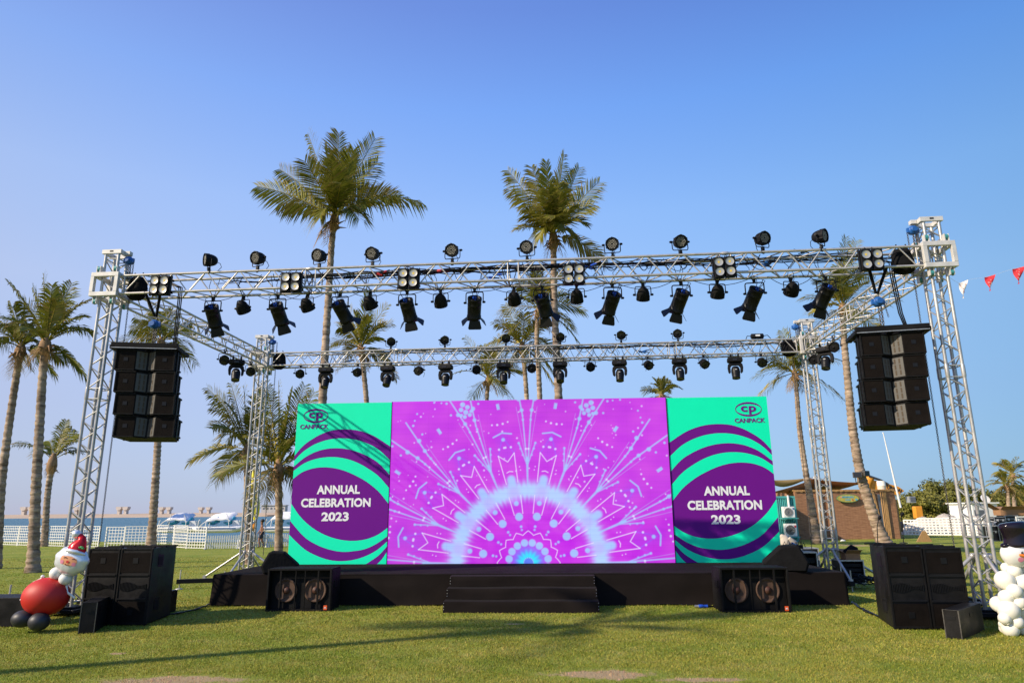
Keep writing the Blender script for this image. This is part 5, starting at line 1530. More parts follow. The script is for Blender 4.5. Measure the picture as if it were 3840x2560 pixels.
# ------------------------------------------------------------------ child by the fence (one continuous skinned body)
M['skin'] = pmat('tanned_skin', (0.30, 0.14, 0.08), 0.55, 0, 0.08, 8); M['hair'] = pmat('dark_hair', (0.02, 0.014, 0.01), 0.6); M['shorts'] = pmat('dark_swim_shorts', (0.02, 0.025, 0.05), 0.7)
def build_child():
    p = gp(598, 1257); Hh = at(598, 1192, p.y).z - p.z; s = Hh / 1.33
    t = thing('person', 'child in dark swim shorts walking behind the picket fence right of the rear left tower', 'person', p, R(-70))
    J = dict(pel=(0, 0, .66), wai=(0, .0, .80), che=(0, .01, .95), nec=(0, .0, 1.07), hd0=(0, -.01, 1.13), hd1=(0, -.015, 1.27),
             hl=(.075, 0, .63), kl=(.085, -.10, .37), al=(.085, -.02, .06), fl=(.09, -.14, .03), hr=(-.075, 0, .63), kr=(-.085, .04, .36), ar=(-.085, .16, .09), fr=(-.09, .06, .03),
             sl=(.135, 0, 1.03), el=(.185, .08, .83), wl=(.17, -.02, .66), ml=(.165, -.05, .59), sr=(-.135, 0, 1.03), er=(-.18, -.06, .83), wr=(-.165, -.16, .69), mr=(-.16, -.20, .63))
    Rd = dict(pel=.105, wai=.085, che=.10, nec=.042, hd0=.065, hd1=.075, hl=.072, kl=.05, al=.032, fl=.03, hr=.072, kr=.05, ar=.032, fr=.03, sl=.05, el=.033, wl=.022, ml=.026, sr=.05, er=.033, wr=.022, mr=.026)
    keys = list(J); E = [('pel', 'wai'), ('wai', 'che'), ('che', 'nec'), ('nec', 'hd0'), ('hd0', 'hd1'), ('pel', 'hl'), ('hl', 'kl'), ('kl', 'al'), ('al', 'fl'), ('pel', 'hr'), ('hr', 'kr'), ('kr', 'ar'), ('ar', 'fr'), ('che', 'sl'), ('sl', 'el'), ('el', 'wl'), ('wl', 'ml'), ('che', 'sr'), ('sr', 'er'), ('er', 'wr'), ('wr', 'mr')]
    me = bpy.data.meshes.new('body'); me.from_pydata([tuple(c * s for c in J[k]) for k in keys], [(keys.index(a), keys.index(c)) for a, c in E], [])
    o = bpy.data.objects.new('body', me); COL.objects.link(o); o.parent = t
    sk = o.modifiers.new('skin', 'SKIN'); o.modifiers.new('sub', 'SUBSURF').levels = 2; o.modifiers['sub'].render_levels = 2
    for i, k in enumerate(keys): me.skin_vertices[0].data[i].radius = (Rd[k] * s, Rd[k] * s * (.8 if k in ('che', 'wai', 'pel') else 1))
    me.skin_vertices[0].data[0].use_root = True; me.materials.append(M['skin'])
    b = MB(); b.ball((0, .012 * s, 1.265 * s), (.092 * s, .10 * s, .085 * s), 14, 9); b.build('hair', 'hair', t)
    b = MB(); b.tube([(0, 0, .76 * s), (0, 0, .62 * s)], [.118 * s, .14 * s], 14)
    for a, k in (('hl', 'kl'), ('hr', 'kr')):
        A, Bq = Vector(J[a]) * s, Vector(J[k]) * s; b.tube([A, A.lerp(Bq, .7)], [.088 * s, .085 * s], 12)
    b.build('shorts', 'shorts', t)
    b = MB()
    for x in (-.03, .03): b.ball((x * s, -.09 * s, 1.215 * s), .01 * s, 6, 4)
    b.ball((0, -.10 * s, 1.19 * s), .012 * s, 6, 4); b.build('face', 'hair', t)
build_child()

# ------------------------------------------------------------------ hut, container, sails on the right
M['reed'] = None
def reedmat(name, c0, c1):
    m, N, L, B = newmat(name)
    tc = N.new('ShaderNodeTexCoord'); mp = N.new('ShaderNodeMapping'); mp.inputs['Scale'].default_value = (1.2, 1.2, 14); L.new(tc.outputs['Object'], mp.inputs[0])
    n = N.new('ShaderNodeTexNoise'); n.inputs['Scale'].default_value = 1.6; n.inputs['Detail'].default_value = 6; n.inputs['Roughness'].default_value = .7; L.new(mp.outputs[0], n.inputs[0])
    w = N.new('ShaderNodeTexWave'); w.bands_direction = 'X'; w.inputs['Scale'].default_value = 1.6; w.inputs['Distortion'].default_value = .4; L.new(tc.outputs['Object'], w.inputs[0])
    mx = N.new('ShaderNodeMix'); mx.data_type = 'RGBA'; mx.inputs['A'].default_value = (*c0, 1); mx.inputs['B'].default_value = (*c1, 1); 
    rr = N.new('ShaderNodeMapRange'); rr.inputs['From Min'].default_value = .35; rr.inputs['From Max'].default_value = .68; L.new(n.outputs['Fac'], rr.inputs['Value']); L.new(rr.outputs[0], mx.inputs['Factor'])
    m2 = N.new('ShaderNodeMix'); m2.data_type = 'RGBA'; m2.blend_type = 'MULTIPLY'; m2.inputs['Factor'].default_value = .07; L.new(mx.outputs['Result'], m2.inputs['A']); L.new(w.outputs['Color'], m2.inputs['B'])
    L.new(m2.outputs['Result'], B.inputs['Base Color']); B.inputs['Roughness'].default_value = .9
    bp = N.new('ShaderNodeBump'); bp.inputs['Strength'].default_value = .6; bp.inputs['Distance'].default_value = .03; L.new(n.outputs['Fac'], bp.inputs['Height']); L.new(bp.outputs[0], B.inputs['Normal'])
    return m
M['reed'] = reedmat('reed_matting', (0.20, 0.09, 0.045), (0.50, 0.26, 0.135))
M['bamboo'] = pmat('split_bamboo', (0.42, 0.24, 0.09), 0.7, 0, 0.4, 8, stretch=(9, 9, .7))
hutY = 48.0
hl, hr_ = at(1836, 1231, hutY), at(2068, 1231, hutY); zb = gz(hutY); hh = at(1950, 1126, hutY).z - zb
hut = thing('reed_hut', 'long reed clad hut with bamboo door posts on the right lawn', 'hut', (hl.x, hutY, zb), 0)
W_ = hr_.x - hl.x
M['dark_window'] = M.get('dark_window') or pmat('dark_window', (0.12, 0.13, 0.15), 0.3)
b = MB(); b.box((W_ / 2, 2.2, hh / 2), (W_, 4.4, hh)); b.build('wall', 'reed', hut)
b = MB()
for i in range(40): x = W_ * (i + .5) / 40; b.box((x, -.03, hh - .015 + .025 * math.sin(i * 2.7)), (W_ / 40 * .96, .10, .10))
b.box((W_ / 2, 2.2, hh + .03), (W_ + .1, 4.3, .08)); b.build('roof', 'bamboo', hut)
def hx(u): return at(u, 1180, hutY).x - hl.x
for u0, u1, tilt in ((2000, 2014, 1), (2026, 2041, 0), (1878, 1892, 0), (1903, 1910, 0)):
    b = MB(); x0, x1 = hx(u0), hx(u1)
    for k in range(5):
        x = x0 + (x1 - x0) * (k + .5) / 5; b.tube([(x + .35 * tilt, -.08, .02), (x + .05 * math.sin(k), -.08, hh - .1)], .045, 6)
    b.build('bamboo_post', 'bamboo', hut)
b = MB(); x0, x1 = hx(2014), hx(2026); b.box(((x0 + x1) / 2 + .15, -.04, hh * .46), (.3, .06, hh * .92)); b.build('door_gap', 'dark_window', hut)
pr = at(2079, 1231, 50.5)
b = MB(); b.box((W_ + .55, 3.2, hh * .40), (1.4, 2.2, hh * .8)); b.build('side_annex', 'bamboo', hut)
# oval sign
M['sign_yellow'] = pmat('sign_yellow', (0.50, 0.42, 0.08), 0.5, 0, 0.35, 3, stretch=(8, 1, 1)); M['sign_rim'] = pmat('sign_rim', (0.06, 0.25, 0.12), 0.5); M['sign_blue'] = pmat('sign_sky_blue', (0.10, 0.42, 0.55), 0.5)
sc_ = at(1947, 1144, hutY - .14); a_ = at(1973, 1144, hutY - .14).x - sc_.x
sg = thing('oval_sign', 'oval yellow sign with blue letters on the reed hut', 'sign', sc_, 0)
E2 = lambda rx, rz, y0, y1: MB().prism([(rx * math.cos(t), rz * math.sin(t)) for t in [2 * math.pi * k / 32 for k in range(32)]], y0, y1, 0, RX(R(90)))
E2(a_, a_ * .36, .0, .05).build('sign_rim', 'sign_rim', sg); E2(a_ * .95, a_ * .315, .051, .06).build('sign_board', 'sign_yellow', sg)
text_mesh('lettering', 'MEMBERS', 'sign_blue', sg, 0, a_ * .11, a_ * 1.05, a_ * .17, -.064, bold=.03)
text_mesh('lettering', 'AREA', 'sign_blue', sg, -.02, -a_ * .12, a_ * .52, a_ * .17, -.064, bold=.03)
b = MB(); disc_on(b, (a_ * .40, -a_ * .13), a_ * .05, a_ * .09, 0, y=-.064); disc_on(b, (a_ * .72, -a_ * .10), a_ * .12, a_ * .08, 1, y=-.064); disc_on(b, (-a_ * .62, a_ * .12), a_ * .06, a_ * .07, 2, y=-.064)
b.build('painted_flower', ['red', 'sign_blue', 'pink_print'], sg)
for f_ in sg.children:
    if f_.name.startswith('painted'): f_.data.flip_normals()
# container with two air conditioners
M['container'] = pmat('turquoise_container_paint', (0.08, 0.40, 0.38), 0.55, 0, 0.12, 1.5)
cY = 45.0; cl_, cr = at(1776, 1236, cY), at(1834, 1236, cY); ch = at(1800, 1139, cY).z - gz(cY)
con = thing('shipping_container', 'turquoise shipping container half hidden by the backdrop', 'container', (cl_.x, cY, gz(cY)), 0)
b = MB(); wv = cr.x - cl_.x; n = 14; poly = []
for i in range(n):
    x0 = wv * i / n; s_ = wv / n
    poly += [(x0, 0), (x0 + s_ * .35, 0), (x0 + s_ * .5, .07), (x0 + s_ * .85, .07)]
poly += [(wv, 0), (wv, 2.4), (0, 2.4)]
b.prism(poly, .15, ch - .12); b.build('corrugated_wall', 'container', con)
b = MB(); b.box((wv / 2, 1.2, ch - .055), (wv + .06, 2.46, .125)); b.box((wv / 2, 1.2, .075), (wv + .06, 2.46, .145)); b.box((wv - .03, -.02, ch / 2), (.12, .06, ch - .27)); b.build('frame_rail', 'container', con)
b = MB(); b.cyl((wv * .72, -.12, ch * .55), (wv * .72, -.12, ch + .05), .07, n=8); b.build('drain_pipe', 'white', con)
def ac_unit(label, u, v0, v1, badge, x_sh):
    p = at(u, v1, cY - .32); w = at(u + 26, v1, cY - .32).x - p.x; h = at(u, v0, cY - .32).z - p.z
    t = thing('air_conditioner', label, 'air conditioner', (p.x, cY - .48, p.z), 0, 'air conditioners on the container')
    b = MB(); b.box((w / 2, .18, h / 2), (w, .34, h)); b.build('case', 'white', t, bevel=.02)
    c = (w * .42, h * .5); b = MB()
    b.lathe([(h * .42, .0), (h * .42, .02), (h * .39, .02)], 24, 0, Matrix.Translation((c[0], .005, c[1])) @ AX_Y, True, False, False); b.lathe([(h * .39, .006), (.001, .006)], 24, 1, Matrix.Translation((c[0], .005, c[1])) @ AX_Y, False, False, False)
    for k in range(5):
        b.tube([(c[0] + (h * .08 * k) * math.cos(a), -.012, c[1] + (h * .08 * k) * math.sin(a)) for a in [2 * math.pi * q / 20 for q in range(20)]], .004, 4, 0, closed=True) if k else b.ball((c[0], -.01, c[1]), (.07, .02, .07), 10, 6, 1)
    b.build('fan_grille', ['white', 'dark_window'] if badge == 'hoist_blue' else ['white', 'horn'], t)
    b = MB(); b.box((w * .88, -.002, h * .82), (w * .14, .012, h * .13)) if badge != 'red' else b.lathe([(h * .09, 0), (h * .09, .014)], 14, 0, Matrix.Translation((w * .87, .012, h * .78)) @ AX_Y)
    b.build('badge', badge, t)
    b = MB(); b.box((w / 2, .15, -.05), (w + .3, .5, .05)); b.tube([(w * .1, -.05, -.06), (w * .1, .40, -.4)], .02, 5); b.tube([(w * .9, -.05, -.06), (w * .9, .40, -.4)], .02, 5); b.build('wall_bracket', 'container', t)
ac_unit('upper air conditioner with a dark fan on the turquoise container', 1799, 1163, 1188, 'hoist_blue', 0)
ac_unit('lower air conditioner with a pale fan on the turquoise container', 1804, 1202, 1231, 'red', 0)
# shade sails
M['sail'] = pmat('brown_shade_cloth', (0.34, 0.15, 0.045), 0.85, 0, 0.08, 1); M['sail_dark'] = pmat('khaki_shade_cloth', (0.20, 0.15, 0.08), 0.85, 0, 0.08, 1)
def sail(label, pts, mat_, th=.02):
    P3 = [at(u, v, Y) for u, v, Y in pts]; o = P3[0]; n = 10; vs = []
    idx = {}
    for i in range(n + 1):
        for j in range(n + 1 - i):
            a, bq = i / n, j / n; c = 1 - a - bq
            p = P3[0] * c + P3[1] * a + P3[2] * bq
            dip = 27 * a * bq * c * .35 + .18 * (4 * a * bq + 4 * bq * c + 4 * a * c) * .4
            idx[i, j] = len(vs); vs.append(p - o - Vector((0, 0, dip)))
    fs = []
    for i in range(n):
        for j in range(n - i):
            fs.append((idx[i, j], idx[i + 1, j], idx[i, j + 1]))
            if j < n - i - 1: fs.append((idx[i + 1, j], idx[i + 1, j + 1], idx[i, j + 1]))
    b = MB(); b.add(vs, fs, 0, True); ob = b.build('shade_sail', mat_, None, loc=o); tag(ob, label, 'shade sail', 'shade sails over the hut')
    m = ob.modifiers.new('solid', 'SOLIDIFY'); m.thickness = th
sail('brown shade sail hanging low left of the rear right tower', [(1872, 1098, 50), (1770, 1131, 47), (1880, 1124, 56)], 'sail')
sail('long brown shade sail stretched right of the rear right tower', [(1860, 1098, 50), (1990, 1108, 52), (1868, 1126, 58)], 'sail')
sail('khaki shade sail seen edge on behind the backdrop corner', [(1772, 1102, 56), (1870, 1095, 50), (1774, 1112, 60)], 'sail_dark')
b = MB(); p = at(1874, 1130, 51); q = at(1874, 1094, 51); b.cyl((0, 0, -(p.z - gz(51))), (0, 0, q.z - p.z), .06, n=8)
tag(b.build('sail_post', 'white', None, loc=p), 'white post holding the shade sails behind the rear right tower', 'post')
# white mast, roof barrel, digger, floodlights
b = MB(); p0, p1 = at(2062, 1136, 56), at(2028.5, 994, 56); d = p1 - p0; b.tube([d * -.2, d * 0, d * .5, d], [.085, .08, .06, .035], 8); b.ball(tuple(d), .06, 8, 6)
tag(b.build('leaning_mast', 'white', None, loc=p0), 'thin white mast leaning behind the reed hut', 'mast')
b = MB(); p0, p1 = at(2026, 1126, 49.4), at(2026, 1104, 49.4); hb = p1.z - p0.z; b.lathe([(.26, 0), (.28, .04), (.28, hb * .48), (.29, hb * .5), (.28, hb * .52), (.28, hb - .04), (.25, hb)], 18)
tag(b.build('water_barrel', 'bal_cream', None, loc=(p0.x, 49.4, p0.z)), 'cream barrel on the roof of the reed hut', 'barrel')
M['digger'] = pmat('orange_machine_paint', (0.75, 0.30, 0.02), 0.45, 0, 0.1, 3)
dY = 58.0; dg_ = thing('excavator', 'orange excavator behind the reed hut with its boom above the roof', 'excavator', (at(2100, 1230, dY).x, dY, gz(dY)), 0)
o = Vector(dg_.location)
b = MB()
def dp(u, v, dy=0): return at(u, v, dY + dy) - o
poly = [dp(1985, 1114), dp(1998, 1102), dp(2012, 1104), dp(2060, 1117), dp(2074, 1127), dp(2060, 1136), dp(2005, 1136), dp(1990, 1160)]
vs = [p + Vector((0, -.25, 0)) for p in poly] + [p + Vector((0, .25, 0)) for p in poly]; n = len(poly)
b.add(vs, [tuple(range(n)), tuple(range(2 * n - 1, n - 1, -1))] + [(i, n + i, n + (i + 1) % n, (i + 1) % n) for i in range(n)]); b.build('boom', 'digger', dg_, bevel=.03)
b = MB(); b.tube([dp(2000, 1095, -.1), dp(1990, 1112, -.1), dp(1987, 1150, -.1)], [.3, .4, .3], 6); b.build('dipper_arm', 'digger', dg_)
b = MB(); b.tube([dp(1996, 1093, -.35), dp(2022, 1102, -.35), dp(2040, 1112, -.35)], .10, 8); b.build('hydraulic_ram', 'chain', dg_)
w2 = dp(2062, 1120).x - dp(2030, 1120).x
Xt = Matrix.Translation(dp(2043, 1120.5) + Vector((0, -.27, 0))) @ Matrix.Rotation(R(17), 4, 'Y')
text_mesh('lettering', 'HYUNDAI', 'bal_dark', dg_, 0, 0, w2 * 1.5, .30, 0, bold=.03, X=Xt)
b = MB(); p = dp(2108, 1176); b.box((p.x, 0, p.z), (dp(2117, 1176).x - dp(2100, 1176).x, .5, dp(0, 1156).z - dp(0, 1184).z)); b.build('engine_cover', 'digger', dg_, bevel=.06)
b = MB(); p = dp(2092, 1147); b.box((p.x, 0, p.z), (.55, .5, .5), 0); b.box((p.x + .02, -.27, p.z + .03), (.42, .05, .36), 1); b.build('cab', ['case_edge', 'dark_window'], dg_, bevel=.05)
b = MB(); b.box((p.x + .3, 0, .5), (3.6, 2.2, .9)); b.build('track', 'black_matt', dg_, bevel=.3)
# sand heaps, stacked chairs and boards behind the right fence
def heap(label, u, v, Y, w, h, mat_, seed):
    rng = random.Random(seed); p = at(u, v, Y); b = MB(); n, m = 22, 8; vs = []
    for j in range(m + 1):
        q = j / m
        for k in range(n):
            a = 2 * math.pi * k / n; f = 1 + rng.uniform(-.12, .12)
            vs.append((w * q * f * math.cos(a), w * .7 * q * f * math.sin(a), h * (1 - q ** 1.6) * (1 + rng.uniform(-.06, .06))))
    b.add(vs, [(j * n + k, (j + 1) * n + k, (j + 1) * n + (k + 1) % n, j * n + (k + 1) % n) for j in range(m) for k in range(n)], 0, True)
    tag(b.build('sand_heap', mat_, None, loc=(p.x, Y, gz(Y))), label, 'heap', 'pale heaps behind the right fence')
M['tarp'] = pmat('pale_tarpaulin', (0.52, 0.46, 0.37), 0.8, 0, 0.2, 2, bump=.4, bscale=3)
heap('pale covered heap behind the right fence, left one', 2120, 1200, 56, 1.9, 1.3, 'tarp', 1); heap('pale covered heap behind the right fence, right one', 2172, 1198, 57, 2.5, 1.5, 'tarp', 2)
heap('pale covered heap behind the front right tower legs', 2235, 1200, 57, 2.2, 1.35, 'tarp', 5)
def aboard(label, u0, u1, v0, v1, Y):
    p = at((u0 + u1) / 2, v1, Y); w = at(u1, v1, Y).x - at(u0, v1, Y).x; h = at(u0, v0, Y).z - p.z
    t = thing('wooden_board', label, 'board', (p.x, Y, gz(Y)), 0); b = MB()
    b.prism([(-w / 2, 0), (w / 2, 0), (w * .15, h), (-w * .02, h)], -.03, .03, 0, RX(R(90))); b.build('panel', 'bamboo', t)
    b = MB(); b.tube([(w * .1, .03, h * .95), (w * .1, .45, 0)], .03, 6); b.build('strut', 'bamboo', t)
aboard('triangular brown board leaning at the right fence', 2103, 2139, 1204, 1229, 43.5)

# ------------------------------------------------------------------ flight cases
def flight_case(label, p, yaw, w, d, h, open_front=False, group='black flight cases'):
    t = thing('flight_case', label, 'flight case', p, yaw, group)
    b = MB()
    if open_front:
        e = .03
        b.box((w / 2, d / 2, e / 2), (w, d, e)); b.box((w / 2, d / 2, h - e / 2), (w, d, e)); b.box((e / 2, d / 2, h / 2), (e, d, h - 2 * e)); b.box((w - e / 2, d / 2, h / 2), (e, d, h - 2 * e)); b.box((w / 2, d - .015, h / 2), (w - 2 * e, .03, h - 2 * e))
    else: b.box((w / 2, d / 2, h / 2), (w, d, h))
    b.build('case_shell', 'case_panel', t)
    b = MB(); r_ = .013
    for x in (0, w):
        for y in (0, d): b.box((x, y, h / 2), (2 * r_, 2 * r_, h - 2 * r_))
    for z in (0, h):
        for y in (0, d): b.box((w / 2, y, z), (w + 2 * r_, 2 * r_ - .001, 2 * r_))
        for x in (0, w): b.box((x, d / 2, z), (2 * r_ - .002, d - 2 * r_, 2 * r_ - .002))
    if not open_front:
        b.box((w / 2, -.004, h * .68), (w - 2 * r_, .012, .022))
    b.build('edge_profile', 'case_edge', t)
    b = MB()
    if open_front:
        for k in range(4): b.box((w / 2, .05, h * (.16 + .21 * k)), (w - .1, .05, h * .15))
        for k in range(6): b.cyl((w * (.2 + .12 * k), .025, h * .38), (w * (.2 + .12 * k), .012, h * .38), .02, n=8, mi=1)
        b.build('rack_unit', ['black_matt', 'horn'], t)
    else:
        for x in (.25, .75): b.box((w * x, -.008, h * .62), (.11, .014, .12))
        b.build('latch', 'case_edge', t)
    return t
bY = 18.4; g0 = gz(bY)
def fc(u0, u1, v0, v1, Y):                            # front face of a case from its picture corners
    a = at(u0, v1, Y); return a, at(u1, v1, Y).x - a.x, at(u0, v0, Y).z - a.z
a, w, h = fc(1792, 1846, 1262, 1322, 18.6); flight_case('black flight case behind the right end of the stage, with radios on its lid', (a.x, 18.6, gz(18.6)), R(-3), w, .7, a.z + h - gz(18.6))
a, w, h = fc(1838, 1868, 1266, 1322, 18.3); flight_case('open rack case with amplifier fronts left of the rear right tower', (a.x, 18.0, gz(18.3)), R(-8), w, .6, a.z + h - gz(18.0), True)
a, w, h = fc(1872, 1902, 1262, 1322, 18.9); flight_case('black flight case behind the rear right tower', (a.x, 19.6, gz(19.2)), R(-3), w * 1.3, .6, a.z + h - gz(19.2))
a, w, h = fc(1942, 1994, 1288, 1328, 18.0); flight_case('open rack case with white edges right of the rear right tower', (a.x, 18.2, gz(18.2) + .14), R(-6), w, .6, a.z + h - gz(18.2) - .14, True)
# radios and small gear on the first case
t = thing('cable_stack', 'heap of black radios and cables on the flight case behind the stage end', 'cables', at(1800, 1262, 18.8))
rng = random.Random(9); b = MB()
for k in range(9):
    x, z = rng.uniform(0, .55), rng.uniform(.02, .07); b.box((x, .15 + rng.uniform(0, .3), z), (rng.uniform(.08, .2), .15, rng.uniform(.06, .13)))
b.build('gear', 'black_matt', t)
b = MB()
for k in range(6): b.tube([(.05 + .1 * k, .2, .08), (.1 + .1 * k, .15, .20 + .05 * math.sin(k * 2)), (.15 + .1 * k, .2, .06)], .012, 5)
b.tube([(.55, .2, .05), (.56, .2, .38)], .008, 5); b.build('cable', 'black', t)
t = thing('plastic_bag', 'crumpled white and blue plastic bag beside the right backdrop edge', 'bag', at(1797, 1262, 19.2))
b = MB(); b.tube([(0, 0, 0), (.06, 0, .12), (.10, 0, .24), (.06, .02, .32), (.0, 0, .36)], [.16, .19, .15, .10, .05], 10); b.tube([(.16, -.12, .30), (.28, -.1, .18), (.38, -.05, .08)], [.05, .09, .07], 8)
o = b.build('bag_body', 'tarp', t); b = MB(); b.box((.17, -.19, .22), (.16, .02, .10)); b.build('print', 'hoist_blue', t, rot=(0, R(25), 0))
M['card'] = pmat('cardboard', (0.33, 0.18, 0.09), 0.85, 0, 0.1, 4)
def carton(label, p, yaw, w, d, h, open_=True, group='cardboard boxes'):
    t = thing('cardboard_box', label, 'cardboard box', p, yaw, group)
    b = MB(); e = .006
    b.box((w / 2, d / 2, e), (w, d, e)); b.box((w / 2, e / 2, h / 2), (w, e, h)); b.box((w / 2, d - e / 2, h / 2), (w, e, h)); b.box((e / 2, d / 2, h / 2), (e, d - 2 * e, h)); b.box((w - e / 2, d / 2, h / 2), (e, d - 2 * e, h)); b.build('carton', 'card', t)
    for (x, y, ax, an, lw, ld) in ((w / 2, 0, 'X', -130, w, d * .5), (w / 2, d, 'X', 130 - 180 + 180, w, d * .5), (0, d / 2, 'Y', 140, w * .4, d)):
        b = MB()
        if ax == 'X':
            s = -1 if y == 0 else 1; b.box((0, s * ld * .35, ld * .30 * (.6 if open_ else -.2)), (lw, .006, .006)) if False else b.quad((-lw / 2, 0, 0), (lw / 2, 0, 0), (lw / 2, s * ld * .8, ld * .45), (-lw / 2, s * ld * .8, ld * .45))
        else: b.quad((0, -ld / 2, 0), (0, ld / 2, 0), (-lw * .8, ld / 2, lw * .5), (-lw * .8, -ld / 2, lw * .5))
        q = b.build('flap', 'card', t, loc=(x, y, h)); sm = q.modifiers.new('s', 'SOLIDIFY'); sm.thickness = .006
a, w, h = fc(1944, 1982, 1265, 1287, 18.3); carton('open cardboard box on the rack case right of the rear right tower', (a.x, 18.3, a.z), R(-5), w * .85, .4, h * .75)
t = thing('black_bag', 'slumped black bag beside the open cardboard box', 'bag', at(1940, 1287, 18.7)); b = MB(); b.tube([(0, 0, 0), (.12, 0, .16), (.26, 0, .28), (.34, 0, .25)], [.10, .16, .13, .08], 10); b.build('bag_body', 'bag', t)
rng = random.Random(12); b = MB()
for k in range(14):
    c = at(1950 + rng.uniform(-15, 55), 1330 + rng.uniform(-8, 10), 17.8); pts = [c + Vector((rng.uniform(-.35, .35), rng.uniform(-.2, .2), rng.uniform(-.1, .12))) for _ in range(5)]; b.tube(pts, .012, 5)
tag(b.build('cable_heap', 'black'), 'heap of black cables at the foot of the rear right tower', 'cables')
# cases, cartons and boards at the far right
fY = 44.0
for i, (u0, u1, v0, v1, Y) in enumerate(((2268, 2297, 1207, 1238, 44.0), (2297, 2330, 1206, 1238, 43.8), (2286, 2312, 1186, 1206, 44.4), (2312, 2340, 1183, 1206, 44.3), (2330, 2362, 1206, 1240, 43.2))):
    a, w, h = fc(u0, u1, v0, v1, Y)
    if i in (0, 1, 4): h += a.z - gz(Y); a.z = gz(Y)
    flight_case(('lower left black flight case at the far right', 'lower middle black flight case at the far right', 'upper left black flight case at the far right', 'upper right black flight case at the far right under the carton', 'black flight case behind the snowman hat')[i], (a.x, Y, a.z), R(-6), w * .97, .9, h * .97, group='flight cases at the far right')
a, w, h = fc(2300, 2370, 1166, 1183, 44.4); carton('large open cardboard box on top of the far flight cases', (a.x, 44.4, a.z), R(-4), w, .8, h * .8)
rng = random.Random(14); b = MB()
for k in range(16):
    c = at(2272 + rng.uniform(-14, 22), 1200 + rng.uniform(-10, 5), 44.2); b.tube([c, c + Vector((rng.uniform(-.5, .5), rng.uniform(-.2, .2), rng.uniform(-.3, .3)))], .022, 5)
tag(b.build('truss_scrap', 'case_edge'), 'jumble of metal stands and tubes on the far flight cases', 'metal stands')
t = thing('patterned_panel', 'white framed panel with a black branching pattern at the right edge', 'panel', at(2337, 1214, 42.0)); w = at(2372, 1214, 42).x - at(2337, 1214, 42).x; h = at(2337, 1185, 42).z - at(2337, 1214, 42).z
b = MB()
for x in (.03, w - .03): b.box((x, 0, h / 2), (.06, .04, h))
for z in (.03, h - .03): b.box((w / 2, 0, z), (w - .12, .04, .06))
b.build('frame', 'white', t)
b = MB(); b.box((w / 2, .02, h / 2), (w - .1, .02, h - .1)); b.build('backing', 'label_white', t)
b = MB(); rng = random.Random(2)
for k in range(46):
    x, z = rng.uniform(.08, w - .1), rng.uniform(.08, h - .1); an = rng.uniform(.6, 2.4); l = rng.uniform(.1, .3); b.tube([(x, .004, z), (min(w - .07, max(.07, x + l * math.cos(an))), .004, min(h - .07, z + l * math.sin(an)))], .012, 4)
b.build('pattern', 'black', t)
# pale cabin
cY2 = 62.0; a, w, h = fc(2243, 2304, 1156, 1226, cY2)
cab = thing('pale_cabin', 'pale flat roofed cabin before the far right trees', 'cabin', (a.x, cY2, gz(cY2)), R(4)); h = a.z + h - gz(cY2)
b = MB(); b.box((w / 2, 1.5, h / 2), (w, 3, h)); b.build('wall', 'white', cab); b = MB(); b.box((w / 2, 1.5, h + .05), (w + .3, 3.3, .12)); b.build('roof', 'white', cab)
b = MB(); b.box((w * .25, -.01, h * .6), (.9, .04, .8)); b.build('window', 'dark_window', cab)
b = MB(); b.lathe([(.02, 0), (.3, .05), (.42, .14)], 14, X=Matrix.Translation((w * .95, 1.2, h + .35)) @ Matrix.Rotation(R(60), 4, 'X')); b.cyl((w * .95, 1.2, h + .1), (w * .95, 1.2, h + .35), .03, n=6); tag(b.build('satellite_dish', 'white', cab))
# litter
b = MB(); b.tube([(0, 0, 0), (.1, .03, .03), (.2, 0, .02), (.32, .04, 0)], [.03, .07, .06, .03], 8); tag(b.build('litter', 'white', None, loc=gp(1931, 1243) + Vector((0, 0, .03))), 'scrap of white litter on the grass before the hut', 'litter')
# ------------------------------------------------------------------ palms, far trees, bunting
def leafmat(name, green, green2, yellow, brown, transl=.35):
    m, N, L, B = newmat(name)
    a = N.new('ShaderNodeAttribute'); a.attribute_name = 'tint'
    sp = N.new('ShaderNodeSeparateColor'); L.new(a.outputs['Color'], sp.inputs[0])
    def mix(f, x, y):
        q = N.new('ShaderNodeMix'); q.data_type = 'RGBA'; L.new(f, q.inputs['Factor'])
        for k, c in (('A', x), ('B', y)):
            if isinstance(c, tuple): q.inputs[k].default_value = (*c, 1)
            else: L.new(c, q.inputs[k])
        return q.outputs['Result']
    c = mix(sp.outputs[0], green, green2); c = mix(sp.outputs[1], c, yellow); c = mix(sp.outputs[2], c, brown)
    L.new(c, B.inputs['Base Color']); B.inputs['Roughness'].default_value = .48; B.inputs['Specular IOR Level'].default_value = .2
    tr = N.new('ShaderNodeBsdfTranslucent'); L.new(c, tr.inputs[0])
    ms = N.new('ShaderNodeMixShader'); ms.inputs[0].default_value = transl; L.new(B.outputs[0], ms.inputs[1]); L.new(tr.outputs[0], ms.inputs[2])
    out = next(n for n in N if n.type == 'OUTPUT_MATERIAL'); L.new(ms.outputs[0], out.inputs[0])
    return m
M['palm_leaf'] = leafmat('palm_leaflets', (0.026, 0.060, 0.007), (0.205, 0.230, 0.026), (0.48, 0.37, 0.06), (0.34, 0.21, 0.10), .26)
M['bush_leaf'] = leafmat('bush_leaves', (0.085, 0.110, 0.018), (0.26, 0.245, 0.050), (0.28, 0.22, 0.06), (0.16, 0.11, 0.05), .2)
